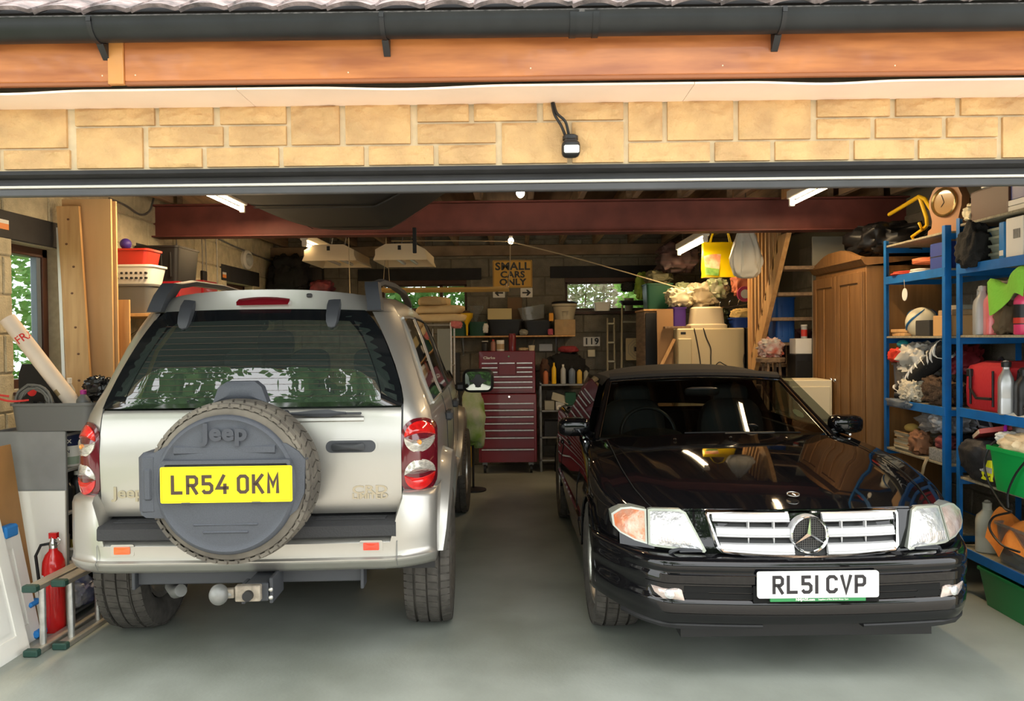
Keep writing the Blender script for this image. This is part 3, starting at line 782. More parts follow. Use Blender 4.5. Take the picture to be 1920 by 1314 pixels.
# side glass and pillars, proud of the skin
for sg in (1, -1):
    def side(yv, z, off=.006):
        s = max(0, (yv-j_rear(j_w(z), z)*1.0)/(1-j_rear(j_w(z), z)/1.3)) if yv < 1.3 else yv
        return (sg*(j_w(z)*j_scale(min(s, 3.0))+off), yv, z*(j_top(s) if z > 1.3 else 1))
    for nm, q in (('quarter_window', ((.50, .60), (1.20, 1.18))), ('rear_door_window', ((1.28, 1.27), (2.02, 1.98))), ('front_door_window', ((2.10, 2.06), (2.86, 2.42)))):
        g2 = MB(); (yb0, yt0), (yb1, yt1) = q
        g2.sheet(8, 7, lambda a, b: side(lerp(lerp(yb0, yt0, b), lerp(yb1, yt1, b), a), lerp(1.205, 1.625, b)))
        g2.put(nm, m_priv, J)
        fr = MB()
        out = [lerp(yb0, yt0, b/7) for b in range(8)], [lerp(yb1, yt1, b/7) for b in range(8)]
        for e, sgn in ((out[0], -1), (out[1], 1)):
            fr.tube([side(e[b]+sgn*.008, lerp(1.205, 1.625, b/7), .006) for b in range(8)], .008, 6)
        fr.tube([side(lerp(yt0, yt1, a/8), 1.632, .006) for a in range(9)], .008, 6)
        fr.tube([side(lerp(yb0, yb1, a/8), 1.198, .006) for a in range(9)], .008, 6)
        fr.put('window_surround', m_silver if nm[0] == 'q' else m_blk, J)
    for yv, z in ((1.15, 1.06), (2.05, 1.06)):
        MB().box(min(sg*.84, sg*.885), max(sg*.84, sg*.885), yv, yv+.19, z-.025, z+.03, .012).put('door_handle', m_plas, J)
    for yv in (1.24, 2.05, 2.95): MB().tube([(sg*(j_w(z)*j_scale(yv)+.0015), yv, z) for z in (.50, .7, .86, .96, 1.05, 1.12, 1.18)], .003, 4).put('door_gap', m_blk, J)
    # arch flares
    for (c, r) in ARC:
        fl = MB(); rows = []
        for k in range(1 if c < 1 else 0, 17):
            a = pi*k/16
            ca, sa = cos(a), sin(a); zz = lambda q: max(.44 if k < 0 or k > 16 else .0, .40+q*sa)
            ring = []
            for dr, dx in ((-.02, -.01), (-.012, .055), (.0, .075), (.03, .080), (.075, .066), (.105, .0), (.105, -.03)):
                q = r+dr; y = c-q*ca; z = .40+q*sa
                ring.append((sg*(j_w(min(max(z, .5), 1.0))*j_scale(min(c, 3.4))*.985+dx), y, z))
            rows.append(ring)
        fl.loft(rows); fl.put('arch_flare', m_silver, J)
        MB().lathe([(r+.01, -.30), (r+.01, .0)], 40, 'x', True).put('wheel_housing', m_blk, J, loc=(sg*.80, c, .40)) if False else None
        wh = MB(); wh.loft([[(sg*xx, c-(r+.005)*cos(pi*k/16), .40+(r+.005)*sin(pi*k/16)) for xx in (.45, .83)] for k in range(17)])
        wh.loft([[(sg*.45, c-(r+.005)*cos(pi*k/16), .40+(r+.005)*sin(pi*k/16)) for k in range(17)], [(sg*.45, c-(r+.005)*cos(pi*k/16), .40) for k in range(17)]])
        wh.put('wheel_housing', m_blk, J)
    MB().box(min(sg*.80, sg*.86), max(sg*.80, sg*.86), 1.25, 2.93, .44, .56, .02).put('side_sill', m_silver, J)
    # mirrors
    MB().box(min(sg*.84, sg*.92), max(sg*.84, sg*.92), 2.62, 2.72, 1.11, 1.18, .02).put('mirror_arm', m_blk, J)
    mh = MB().sph((sg*1.02, 2.68, 1.19), (.125, .06, .095), 20, 12, .5); mh.put('mirror', m_blk, J)
    MB().patch([(sg*1.02+x, 1.19+z) for x, z in rrect(-.10, .10, -.072, .072, .03)], lambda x, z: 2.622, .001, 2, .004).put('mirror_glass', mat('mirror_glass', (.35, .38, .36), .03, 1.), J)
# ---- bumper: silver wrap with corner caps, black step pad
bp = MB(); rows = []
for k in range(-30, 31):
    t = k/30; x = .842*t
    q = max(0, (abs(x)-.60)/.242); y = .0+.02*t*t+.11*q**2.2
    cap = 1/(1+math.exp(-(abs(x)-.672)*220)); zt = lerp(.625, .826, cap); zt -= .03*max(0, q-.6)
    out = .0
    sec = [(.16, zt-.01), (.055, zt), (.018, zt-.006), (.0, zt-.03), (-.004, .60), (.002, .56), (-.002, .535), (-.016, .527), (-.016, .518), (-.006, .508), (.006, .490), (.03, .470), (.16, .462)]
    rows.append([(x, y+d, z) for d, z in sec])
for sg in (-1, 1):
    pass
wrap = []
for q in (.25, .5, .75, 1):
    pass
bp.loft(rows)
for sg, rw_ in ((-1, rows[0]), (1, rows[-1])):
    e = [(p[0]+sg*.012*min(1, q)*1, p[1]+(.22*q), p[2]) for p in rw_ for q in (0,)]
    bp.loft([rw_]+[[(p[0]+sg*.018*sin(q*pi/2)*(1 if i < 10 else .3), p[1]+.20*q-.0, p[2]) for i, p in enumerate(rw_)] for q in (.3, .6, 1)])
bp.put('rear_bumper', m_silver, J, ang=50)
sp = MB(); rows = []
for k in range(-20, 21):
    x = .672*k/20; y = -.006+.015*(k/20)**2
    rows.append([(x, y+d, z) for d, z in ((.16, .712), (.12, .70), (.05, .697), (.012, .692), (-.004, .68), (-.006, .632), (.02, .618))])
sp.loft(rows, False, True, True)
for zz in (.02, .045, .07):
    for a, b in ((-.62, -.3), (.3, .62)): sp.box(a, b, zz+.03, zz+.04, .697, .703)
sp.put('step_pad', mat('step_rubber', (.03, .03, .032), .7, bump=.2, scale=120), J)
for sg in (1, -1): MB().loft([[(sg*.676+dx, .016+d-.004, z) for dx in (-.0025, .0025)] for d, z in ((.02, .62), (.0, .60), (.002, .56), (-.002, .535), (-.016, .525), (-.004, .506), (.008, .49))]).put('bumper_joint', m_steel, J)
for sg in (1, -1):
    fr = MB().patch(rrect(sg*.56-.052, sg*.56+.052, .556, .610, .008), lambda x, z: .006, 0, 2, .01); fr.put('reflector_recess', m_silver, J)
    MB().patch(rrect(sg*.56-.036, sg*.56+.036, .566, .600, .004), lambda x, z: .002, .003, 2, .008).put('reflector', mat('reflector_red', (.75, .05, .02), .2, coat=.6) if sg > 0 else mat('reflector_orange', (.78, .12, .02), .2, coat=.6), J)
# ---- tail lights
m_lred = mat('lamp_red', (.62, .012, .012), .08, coat=1., var=.35, scale=22)
m_lbez = mat('lamp_bezel', (.10, .006, .012), .12, coat=.8)
m_lclr = mat('lamp_clear', (.60, .56, .48), .12, .3, coat=1., var=.35, scale=50, stretch=(1, 1, 3))
m_lamb = mat('lamp_amber', (.85, .30, .04), .25)
for sg in (1, -1):
    yh = lambda x, z: j_rear(abs(x), z)-.012
    hz = MB(); o = rrect(sg*.772-.078, sg*.772+.078, .795, 1.152, .07, 6)
    o = [(x, z) if (z > 1.0 or sg*(x-sg*.772) > 0) else ((sg*.694) if sg*(x-sg*.772) < -.07 else x, z) for x, z in o]
    hz.patch(o, yh, .014, 6, .05); hb_ = hz.put('tail_light', m_lbez, J)
    for zc, up_ in ((1.068, 1), (.892, -1)):
        r_ = .068
        for half, m_ in ((1, m_lred if up_ > 0 else m_lclr), (-1, m_lclr if up_ > 0 else m_lred)):
            ol = []
            k0, k1 = (0, pi) if half > 0 else (pi, 2*pi)
            for k in range(17):
                a = lerp(k0, k1, k/16); ol.append((sg*.776+r_*cos(a), zc+half*.002+r_*sin(a)*1.02))
            l = MB().patch(ol, lambda x, z: yh(x, z)-.013-.020*max(0, 1-((x-sg*.776)**2+(z-zc)**2)/r_**2), 0, 6, .012)
            l.put('lens', m_, hb_)
            if m_ is m_lclr:
                rb = MB(); zz = zc+half*.012
                for q in range(9):
                    zq = zc+half*(.010+q*.0055); hwid = sqrt(max(0, (r_*.94)**2-(zq-zc)**2))
                    rb.tube([(sg*.776+x, yh(sg*.776+x, zq)-.0135-.020*max(0, 1-(x*x+(zq-zc)**2)/r_**2), zq) for x in [-hwid+2*hwid*i/8 for i in range(9)]], .0009, 4)
                rb.put('lens_ribs', m_steel, hb_)
                if up_ > 0: MB().sph((sg*.776, yh(sg*.776, zc)-.028, zc-.024), (.012, .008, .012), 10, 8).put('indicator_bulb', m_lamb, hb_)
# ---- handle, wiper, badges
MB().patch(rrect(.335, .585, .995, 1.065, .033, 6), lambda x, z: yt(x, z)-.0015, 0, 3, .004).put('handle_recess', m_silver, J)
hh = MB().patch(rrect(.345, .575, 1.002, 1.058, .027, 6), lambda x, z: yt(x, z)-.003, 0, 3, .004); hh = hh.put('tailgate_handle', m_plas, J)
MB().patch(rrect(.372, .525, 1.010, 1.046, .015, 5), lambda x, z: yt(x, z)-.010, .012, 4, .014).put('grip', mat('grip_black', (.03, .032, .036), .45), hh)
wp = MB(); wy = lambda x, z: yt(x, 1.18)-.02
wp.box(.17, .51, wy(0, 0)-.006, wy(0, 0)+.012, 1.178, 1.188, .003)
wp.loft([[(x, wy(0, 0)-.012, 1.186-h), (x, wy(0, 0)-.018, 1.186), (x, wy(0, 0)-.012, 1.186+h), (x, wy(0, 0)+.004, 1.186)] for x, h in ((.165, .006), (.22, .008), (.30, .016), (.36, .018), (.40, .009), (.44, .006))], True, True, True)
wp.cyl((.16, wy(0, 0)-.02, 1.186), (.16, wy(0, 0)+.02, 1.186), .015)
wp.put('rear_wiper', m_plas, J)
pr = MB(); pr.loft([[(x, yt(x, 1.15)-.001-d, z) for d, z in ((0, 1.168), (.012, 1.163), (.014, 1.150), (0, 1.143))] for x in (.10, .3, .48, .52)], False, True, True); pr.put('wiper_ledge', m_silver, J)
m_badge = mat('badge_metal', (.42, .37, .28), .3, .8)
tm_ = text_mb('Jeep', .072, .006, .0018, sx_=1.15); tm_.put('badge', m_badge, J, loc=(-.565, yt(-.565, .8)-.004, .828))
tm_ = text_mb('CRD', .052, .006, .0012, sx_=1.55); tm_.put('badge', m_badge, J, loc=(.545, yt(.545, .8)-.004, .826))
tm_ = text_mb('LIMITED', .034, .005, .0012, sx_=1.35); tm_.put('badge', m_badge, J, loc=(.545, yt(.545, .8)-.004, .796))
# ---- tow bar
tb = MB(); tb.box(-.53, .50, .09, .15, .40, .462, .004); tb.box(.50, .515, .06, .16, .372, .470, .003); tb.box(-.545, -.53, .06, .16, .385, .470, .003); tb.put('tow_bar', m_plas, J)
th = MB(); th.box(.02, .12, -.10, .10, .375, .455, .004); th.box(.0, .018, -.095, -.01, .362, .452, .003); th.box(.122, .138, -.09, .10, .362, .475, .003); th.put('hitch_plate', m_plas, J)
bx = MB(); bx.box(-.015, .095, -.135, -.10, .385, .455, .004); bx.box(-.06, -.02, -.13, -.10, .40, .440, .003); bx.put('hitch_socket', mat('worn_steel', (.36, .31, .25), .6, .5, var=.3, scale=30), J)
MB().lathe([(.022, 0), (.022, .02), (.0225, .022), (.001, .0225)], 20, 'y').put('socket_hole', m_blk, J, loc=(.045, -.158+.0, .415))
tbll = MB().sph((-.085, -.13, .418), (.042, .042, .046), 18, 12); tbll.cyl((-.08, -.12, .415), (-.03, -.11, .415), .02); tbll.put('tow_ball', m_steel, J)
for z in (.39, .425): MB().sph((0, 0, 0), (.011, .008, .011), 8, 6).put('bolt', m_alu, J, loc=(.13, -.095, z))
ex = MB().tube([(-.46, .30, .33), (-.40, .2, .33), (-.36, .16, .35)], .03, 12); ex.put('exhaust', m_steel, J)
ax = MB().tube([(-.75, .78, .37), (.75, .78, .37)], .045, 12); ax.sph((.1, .78, .37), (.13, .13, .12), 14, 10); ax.box(-.6, .6, .2, 3.6, .42, .52); ax.put('underbody', m_blk, J)
# ---- wheels
for sg in (1, -1):
    wheel(J, sg*.768+.012, .73, sg, .368, .235, .225, 5)
    wheel(J, sg*.795, 3.40, sg, .368, .245, .225, 5, steer=radians(-3))
# ---- spare wheel with its cover
sw = MB(); zc = .920; R_ = .345
prof = [(.20, -.02), (.23, -.01), (.30, -.004), (.320, -.012), (.336, -.03)]
for yy in (-.06, -.115, -.17):
    prof += [(R_-.002, yy+.022), (R_, yy+.016), (R_, yy-.016), (R_-.002, yy-.022), (R_-.011, yy-.026)]
prof += [(.334, -.215), (.320, -.238), (.295, -.246), (.26, -.24)]
sw.m = Matrix.Translation((.0, .0, zc)); sw.lathe(prof, 72, 'y', True)
rnd = random.Random(2)
for k in range(46):
    a = 2*pi*k/46
    for (y0, y1, rr) in ((-.240, -.195, .335), (-.190, -.125, R_), (-.118, -.06, R_), (-.055, -.015, .337)):
        da = 2*pi/46*.41; sk = .5*da*(1 if y0 < -.12 else -1)
        q = [(r_*cos(aa), yy, r_*sin(aa)) for r_ in (rr-.008, rr+.006) for yy, aa in ((y0, a-da-sk), (y1, a-da+sk), (y1, a+da+sk), (y0, a+da-sk))]
        sw.raw(q, [(4,5,6,7), (0,1,5,4), (1,2,6,5), (2,3,7,6), (3,0,4,7)])
    a2 = a+.03
    if k % 1: continue
    a2 = a+.03; q = [(r_*cos(aa), yy, r_*sin(aa)) for r_, yy in ((.322, -.236), (.337, -.224)) for aa in (a2-.035, a2+.03)]
    sw.raw(q+[(p[0]*1.005, p[1]-.006, p[2]*1.005) for p in q], [(4,5,7,6), (0,1,5,4), (1,3,7,5), (3,2,6,7), (2,0,4,6)])
sp_ = sw.put('spare_tyre', mat('spare_rubber', (.085, .075, .062), .85, c2=(.17, .15, .12), scale=7), J, ang=30)
m_cov = mat('cover_grey', (.062, .068, .082), .55, bump=.1, scale=250, var=.12)
cv = MB(); cv.m = Matrix.Translation((-.005, .0, zc))
cv.lathe([(.296, -.225), (.296, -.252), (.289, -.264), (.278, -.270), (.266, -.264), (.25, -.264), (.19, -.272), (.10, -.278), (.001, -.279)], 64, 'y', False)
cvr = cv.put('spare_cover', m_cov, sp_)
pad = MB(); yp = -.275
o = [(-.30, .118), (-.345, .105), (-.36, .08), (-.362, -.14), (-.34, -.155), (-.245, -.160), (-.20, -.185), (.0, -.20), (.20, -.18), (.262, -.13), (.292, -.06), (.298, .08), (.27, .115), (.22, .15), (.12, .165), (-.1, .165), (-.22, .16), (-.262, .14)]
pad.patch([(x+(.028 if x > .1 else 0), z+zc+.022) for x, z in o], lambda x, z: yp+.02, .018, 5, .10)
pad.put('plate_carrier', m_cov, sp_)
hbx = MB().box(-.372, -.285, -.262, -.06, zc-.125, zc+.140, .02); hbx.box(-.345, -.31, -.270, -.25, zc-.06, zc+.075, .008); hbx.put('hinge_cover', m_cov, sp_)
rc = MB(); fr0 = rrect(-.265, .275, zc-.071, zc+.112, .012); fr1 = rrect(-.247, .258, zc-.056, zc+.094, .006)
rc.loft([[(x, yp-.0, z) for x, z in fr0], [(x, yp-.014, z) for x, z in rrect(-.262, .272, zc-.068, zc+.109, .012)], [(x, yp-.014, z) for x, z in fr1], [(x, yp-.004, z) for x, z in fr1]], True)
rc.put('plate_surround', m_cov, sp_)
MB().box(-.24, .25, yp-.013, yp-.004, zc+.090, zc+.108, .002).put('lamp_slot', m_blk, sp_)
for z, w_ in ((-.163, .135), (-.195, .095)): MB().box(-w_-.005, w_-.005, -.276, -.258, zc+z-.005, zc+z+.005, .004).put('raised_rib', m_cov, sp_)
ri = MB()
ri.loft([[(x, -.262-h, zc+.150+q) for q, h in ((-.022, .0), (-.012, .012), (.012, .012), (.022, 0))] for x in (-.215, .205)], False, True, True)
ri.put('raised_rib', m_cov, sp_)
tx = text_mb('Jeep', .096, .006, .004, sx_=1.08, spacing=1.05); tx.put('moulded_lettering', mat('cover_lettering', (.05, .054, .066), .4), sp_, loc=(-.000, -.281, zc+.222))
mt = MB(); mt.patch([(x*1.0, z+zc) for x, z in [(-.125, .33), (-.10, .40), (-.06, .425), (.06, .425), (.09, .40), (.115, .33)]], lambda x, z: -.05, .03, 3, .06).put('mount_top', m_cov, J)
m_yel = mat('plate_yellow', (.82, .66, .0), .35, spec=.6)
pl = MB().patch(rrect(-.264, .280, zc-.066, zc+.085, .008), lambda x, z: yp-.018, 0, 2, .003).put('number_plate', m_yel, J)
e = MB(); o = rrect(-.258, .274, zc-.060, zc+.079, .006); ribbon(e, o, .0015, yp-.0188, yp-.018, True); e.put('plate_edge', mat('plate_orange', (.7, .28, 0), .4), pl)
pt_ = plate_text('LR54 OKM', yp-.0192, yp-.0175, 1.02); m_let = mat('plate_letters', (.055, .032, .02), .5)
pt_.put('plate_letters', m_let, pl, loc=(.003, 0, zc+.010))
for x in (-.16, .13): MB().box(x-.02, x+.02, yp-.02, yp-.01, zc-.073, zc-.063, .003).put('plate_clip', m_plas, pl)
text_mb('EST 1985', .011, .0006, .0002) .put('plate_maker', m_let, pl, loc=(0, yp-.0190, zc-.092)) if False else None
# ================================================================= BLACK ROADSTER (seen from the front)
K = thing('car', 'glossy black open-top roadster with its hood up, white plate toward the drive', 'car', (1.268, 3.43, 0), radians(1.0))
KL = 4.40
def k_w(s): return tab([(0, .80), (.15, .845), (.4, .885), (.86, .905), (1.5, .895), (2.5, .90), (3.4, .90), (4.0, .85), (4.4, .76)], s)
def k_yf(x): return .075+.27*(abs(x)/.86)**3.2
def k_edge(s): return tab([(0, .712), (.3, .765), (.7, .815), (1.1, .855), (1.55, .885), (2.5, .90), (3.4, .915), (4.0, .90), (4.4, .84)], s)
def k_mid(s): return tab([(0, .748), (.3, .80), (.7, .855), (1.1, .90), (1.5, .93)], s)
KA = ((.86, .350), (3.375, .350))
def k_low(s):
    z = .20
    for c, r in KA:
        if abs(s-c) < r: z = max(z, .325+sqrt(max(0, r*r-(s-c)**2)))
    return z
stk = [0, .05, .12, .22, .35]
for c, r in KA: stk += [c-r-.001, c+r+.001]+[c-r*cos(pi*k/18) for k in range(19)]
stk += [1.35, 1.5, 1.62, 1.8, 2.1, 2.4, 2.7, 2.95, 3.85, 4.0, 4.2, 4.34, KL]
stk = sorted(set(round(q, 4) for q in stk))
def RK(z): return max(0, z-.56)*.50
def k_y(s, x): return s+(k_yf(x)+.085)*max(0, 1-s/1.0)
kb = MB()
for sg in (1, -1):
    rows = []
    for s in stk:
        zl = k_low(s) if s > .3 else .40; ze = k_edge(s); wd = k_w(s); zs = [zl+(min(.69, ze-.03)-zl)*q/7 for q in range(8)]
        row = []
        for z in zs:
            xx = wd*(tab([(.18, .955), (.36, .985), (.50, 1.0), (.62, .995), (.70, .975)], z)); row.append((sg*xx, k_y(s, wd), z))
        for kx, dz in ((.972, -.030), (.955, -.012), (.93, -.002), (.90, .0)): row.append((sg*wd*kx, k_y(s, wd*kx), ze+dz))
        rows.append(row)
    kb.loft(rows)
# bonnet sides (wing top to bonnet) for s<=1.62, boot for s>=3.3
def hood_row(s, x0k=.90, n=12):
    wd = k_w(s)*x0k; r = []
    for q in range(-n, n+1):
        t = q/n; x = wd*t; e = k_edge(s); m_ = k_mid(s)
        ridge = .010*math.exp(-((abs(t)-.80)/.10)**2)
        r.append((x, k_y(s, x), e+(m_-e)*(1-abs(t)**2.2)+ridge*min(1, s*2)))
    return r
kb.loft([hood_row(s) for s in [0, .03, .08, .16, .3, .5, .7, .9, 1.1, 1.3, 1.48]])
kb.loft([[(k_w(s)*.90*q/8, s, k_edge(s)+.02*(1-(q/8)**2)) for q in range(-8, 9)] for s in (3.45, 3.7, 4.0, 4.2, 4.34, 4.40)])
kb.loft([[(k_w(4.4)*q/8*.97, KL, z) for q in range(-8, 9)] for z in (.30, .6, .84)])
# nose face between bonnet edge and bumper
kb.loft([[(x, k_yf(x)+o+RK(z), z if z < .7 else tab([(0, .748), (.45, .744), (.72, .712)], abs(x))) for x in [-.80+1.6*q/24 for q in range(25)]] for z, o in ((.45, .03), (.54, .012), (.66, .006), (.748, .0))])
kb.put('body_shell', m_black, K, ang=40)
# scuttle under the wipers
sc_ = MB().loft([[(x, 1.45+.10*(x/.8)**2+dy, k_mid(1.5)-.045*(abs(x)/.8)**2.2+dz) for x in [-.80+1.6*q/16 for q in range(17)]] for dy, dz in ((0, -.012), (.05, -.035), (.14, -.02))]); sc_.put('scuttle_grille', m_blk, K)
# bonnet shut lines
gp = MB()
for sg in (1,):
    for sgn in (1, -1):
        pass
for sg in (1, -1):
    gp = MB(); gp.tube([(sg*k_w(s)*.80, k_y(s, k_w(s)*.8)-.0, k_edge(s)+(k_mid(s)-k_edge(s))*(1-(.80/.90)**2.2)+.0102*min(1, s*2)+.001) for s in (.02, .1, .3, .5, .7, .9, 1.1, 1.3, 1.46)], .0028, 5); gp.put('bonnet_gap', mat('gap_black', (.002, .002, .002), .9), K)
    for yv in (1.52, 2.78):
        MB().tube([(sg*(k_w(yv)*q+.0015), yv, z) for z, q in ((.30, .975), (.40, .99), (.50, 1.0), (.62, .995), (.72, .972), (.86, .955))], .003, 4).put('door_gap', MATS['gap_black'], K)
    MB().loft([[(sg*(k_w(s)+a), k_y(s, k_w(s)), z) for a, z in ((0, .478), (.012, .474), (.014, .455), (0, .448))] for s in (1.26, 1.6, 2.2, 2.8, 2.99)], False, True, True).put('rubbing_strip', m_black, K)
    MB().box(min(sg*.90, sg*.925), max(sg*.90, sg*.925), 2.45, 2.65, .74, .775, .01).put('door_handle', m_black, K)
# windscreen, pillars, header
def ws(t, v):   # t across -1..1, v up 0..1
    hw = lerp(.745, .595, v); x = hw*t; y = lerp(1.50, 2.10, v)+lerp(.16, .09, v)*t*t; z = lerp(.915, 1.245, v)-lerp(.03, .028, v)*t*t
    return Vector((x, y, z))
m_ws = glassmat('windscreen_glass', (.34, .38, .36), 0, .0, 1.42)
MB().sheet(16, 6, lambda a, b: ws(-1+2*a, b)).put('windscreen', m_ws, K)
for sg in (1, -1):
    MB().tube([ws(sg*1.01, v)+Vector((0, .012, 0)) for v in (-.05, .2, .4, .6, .8, 1.0)], [.024, .023, .021, .020, .019, .018], 8).put('windscreen_pillar', m_black, K)
    MB().tube([ws(sg*.985, v)+Vector((0, -.012, .004)) for v in (0, .2, .4, .6, .8, .97)], .0045, 6).put('pillar_trim', m_chr, K)
MB().tube([ws(t/8, 1.0)+Vector((0, .01, .002)) for t in range(-8, 9)], .018, 8).put('windscreen_header', m_black, K)
MB().tube([ws(t/8, .975)+Vector((0, -.012, .003)) for t in range(-8, 9)], .0025, 5).put('header_trim', m_chr, K)
# fabric roof
def roof(t, v):
    hw = tab([(0, .605), (.3, .62), (.6, .63), (1, .60)], v); y = lerp(2.11, 3.52, v)+.09*t*t*(1-v)
    zc_ = tab([(0, 1.268), (.12, 1.292), (.35, 1.315), (.6, 1.285), (.8, 1.18), (1, .955)], v)
    drop = tab([(0, .030), (.35, .07), (1, .03)], v)
    return Vector((hw*t, y, zc_-drop*abs(t)**2.6))
m_hood = mat('fabric_hood', (.022, .020, .019), .92, bump=.25, scale=240)
rfm = MB().sheet(16, 18, lambda a, b: roof(-1+2*a, b), .012)
for sg in (1, -1):
    rfm.sheet(4, 8, lambda a, b: tuple(roof(sg, lerp(.62, 1, b)).lerp(Vector((sg*.80, roof(sg, lerp(.62, 1, b)).y+.0, .90)), a)))
    rfm.sheet(2, 14, lambda a, b: tuple(roof(sg, b*.66).lerp(roof(sg, b*.66)+Vector((sg*.045, 0, -.055)), a)))
rfm.put('fabric_roof', m_hood, K)
MB().loft([[ws(t/8, 1.0)+Vector((0, dy, dz)) for t in range(-8, 9)] for dy, dz in ((-.008, .010), (.0, .030), (.04, .048))]).put('roof_front_bow', m_hood, K)
for sg in (1, -1):
    g2 = MB().sheet(8, 5, lambda a, b: tuple((Vector((sg*.835, lerp(1.60, 2.95, a), .895))).lerp(Vector((sg*.665, lerp(2.17, 2.95, a), 1.235-.05*a*0)), b)))
    g2.put('side_window', m_ws, K)
    MB().tube([(sg*.84, y, .897) for y in (1.6, 2.0, 2.5, 3.0)], .008, 6).put('waist_trim', m_chr, K)
# cabin
cb_ = MB()
cb_.box(-.76, .76, 1.62, 3.4, .30, .36); cb_.box(-.78, -.74, 1.55, 3.4, .3, .86); cb_.box(.74, .78, 1.55, 3.4, .3, .86); cb_.box(-.76, .76, 3.3, 3.42, .3, .90)
cb_.loft([[(x, y, z) for x in (-.76, -.4, 0, .4, .76)] for y, z in ((1.56, .86), (1.70, .885), (1.86, .88), (1.93, .83), (1.95, .60))])
cb_.sph((-.36, 1.84, .875), (.20, .10, .05), 12, 8); cb_.put('dashboard', m_dark, K)
st_ = MB(); c0 = Vector((-.36, 2.02, .86)); A_, B_ = Vector((1, 0, 0)), Vector((0, .30, .95)).normalized()
st_.tube([c0+A_*.185*cos(2*pi*k/32)+B_*.185*sin(2*pi*k/32) for k in range(33)], .013, 8, False); st_.sph(tuple(c0+Vector((0, -.02, -.01))), (.06, .03, .05), 12, 8)
for a in (0, pi, -pi/2): st_.tube([c0, c0+(A_*cos(a)+B_*sin(a))*.18], .012, 6)
st_.put('steering_wheel', mat('wheel_leather', (.03, .032, .034), .35), K)
m_leath = mat('grey_leather', (.06, .065, .065), .5)
for x in (-.37, .37):
    a_ = MB().sph((x, 2.62, .72), (.25, .10, .34), 16, 12, .6); a_.sph((x, 2.35, .48), (.25, .28, .10), 16, 10, .6); se = a_.put('seat', m_leath, K)
    h_ = MB().sph((x, 2.64, 1.08), (.14, .05, .08), 14, 10, .6); h_.put('headrest', m_leath, K)
MB().sph((.0, 1.98, 1.15), (.12, .02, .032), 16, 8, .6).put('rear_view_mirror', m_blk, K)
hp = MB(); hp.tube([tuple(ws(.30, .10)+Vector((.02*cos(a)*2, .03, .02*sin(a)))) for a in [2*pi*k/12 for k in range(13)]], .006, 6); hp.tube([ws(.30, .0)+Vector((0, .04, 0)), ws(.30, .10)+Vector((0, .03, 0))], .006, 6); hp.put('phone_holder', m_blk, K)
p_ = ws(.86, .36); hdr = MB(); hdr.sheet(8, 4, lambda a, b: tuple(ws(.86+.05*cos(2*pi*a)*b, .36+.075*sin(2*pi*a)*b)+Vector((0, .006, 0)))); hdr.put('screen_sticker', mat('sticker_pale', (.55, .60, .42), .5), K)
# mirrors
for sg in (1, -1):
    m_ = MB().sph((sg*.885, 1.78, .945), (.105, .075, .060), 24, 14, .6)
    m_.loft([[(sg*x, 1.76+dy, z+dz) for dy, dz in ((-.03, -.02), (.03, -.02), (.03, .02), (-.03, .02))] for x, z in ((.76, .89), (.80, .905), (.84, .925))], True, True, True)
    m_.put('mirror', m_black, K)
# wiper
wv = MB(); wv.tube([ws(.02, -.04)+Vector((0, -.02, .0)), ws(.02, .0)+Vector((0, -.03, .01)), ws(.45, .02)+Vector((0, -.03, .01))], .007, 6)
wv.tube([ws(t/10, .035)+Vector((0, -.018, .004)) for t in range(-3, 8)], .005, 5); wv.put('wiper', m_blk, K)
for x in (-.33, .0, .33): MB().sph((0, 0, 0), (.010, .014, .006), 8, 6).put('washer_jet', m_chr if x else m_blk, K, loc=(x, 1.30, k_mid(1.3)+.010-.05*(abs(x)/.8)**2.2))
bd = MB().lathe([(.026, 0), (.026, .003), (.022, .005), (.001, .006)], 24); o_ = bd.put('bonnet_badge', m_chr, K, loc=(.0, .22+k_yf(0)*.75, k_mid(.22)+.001)); o_.rotation_euler = (radians(9), 0, 0)
MB().lathe([(.026, .002), (.029, .005), (.029, .0)], 24).put('badge_ring', m_alu, o_)
# ---- grille
zg0, zg1 = .562, .742
def gout(k=0., zo=0): return [(-.432+k, zg1-k+zo), (-.420+k*.8, zg1-k), (.42-k*.8, zg1-k), (.432-k, zg1-k+zo), (.436-k, zg1-.012-k), (.405-k, zg0+.03+k), (.385-k, zg0+.012+k), (.30-k, zg0+k+.004), (0, zg0-.012+k), (-.30+k, zg0+k+.004), (-.385+k, zg0+.012+k), (-.405+k, zg0+.03+k), (-.436+k, zg1-.012-k)]
gy = lambda x, z: k_yf(x)-.034+.014*(x/.43)**2+RK(z)
rows = []
for k, d in ((0, .03), (0, .0), (.006, -.008), (.014, -.002), (.014, .03)):
    rows.append([(x, gy(x, z)+d, z) for x, z in gout(k)])
MB().loft(rows, True).put('grille_frame', m_chr, K)
MB().patch(gout(.012), lambda x, z: gy(x, z)+.028, 0, 3).put('grille_back', m_blk, K)
m_slat = mat('grille_silver', (.60, .60, .61), .34, .35)
for i, (z0, z1) in enumerate(((.700, .735), (.639, .677), (.572, .614))):
    for sg in (-1, 1):
        xe = lerp(.398, .424, (z0-.57)/.16)-.012
        rows = []
        for q in range(13):
            x = lerp(.074, xe, q/12)
            zz0 = z0+(.010*(x/xe)**2 if i == 2 else 0); zz1 = z1
            rows.append([(sg*x, gy(x, z0)+d, z) for d, z in ((.026, zz0-.002), (.004, zz0-.003), (.0, zz0+.001), (.001, zz0+.004), (.006, zz0+.007), (.003, zz0+.011), (.008, (zz0+zz1)/2), (.014, zz1-.004), (.030, zz1))])
        MB().loft(rows, True, True, True).put('grille_slat', m_slat, K)
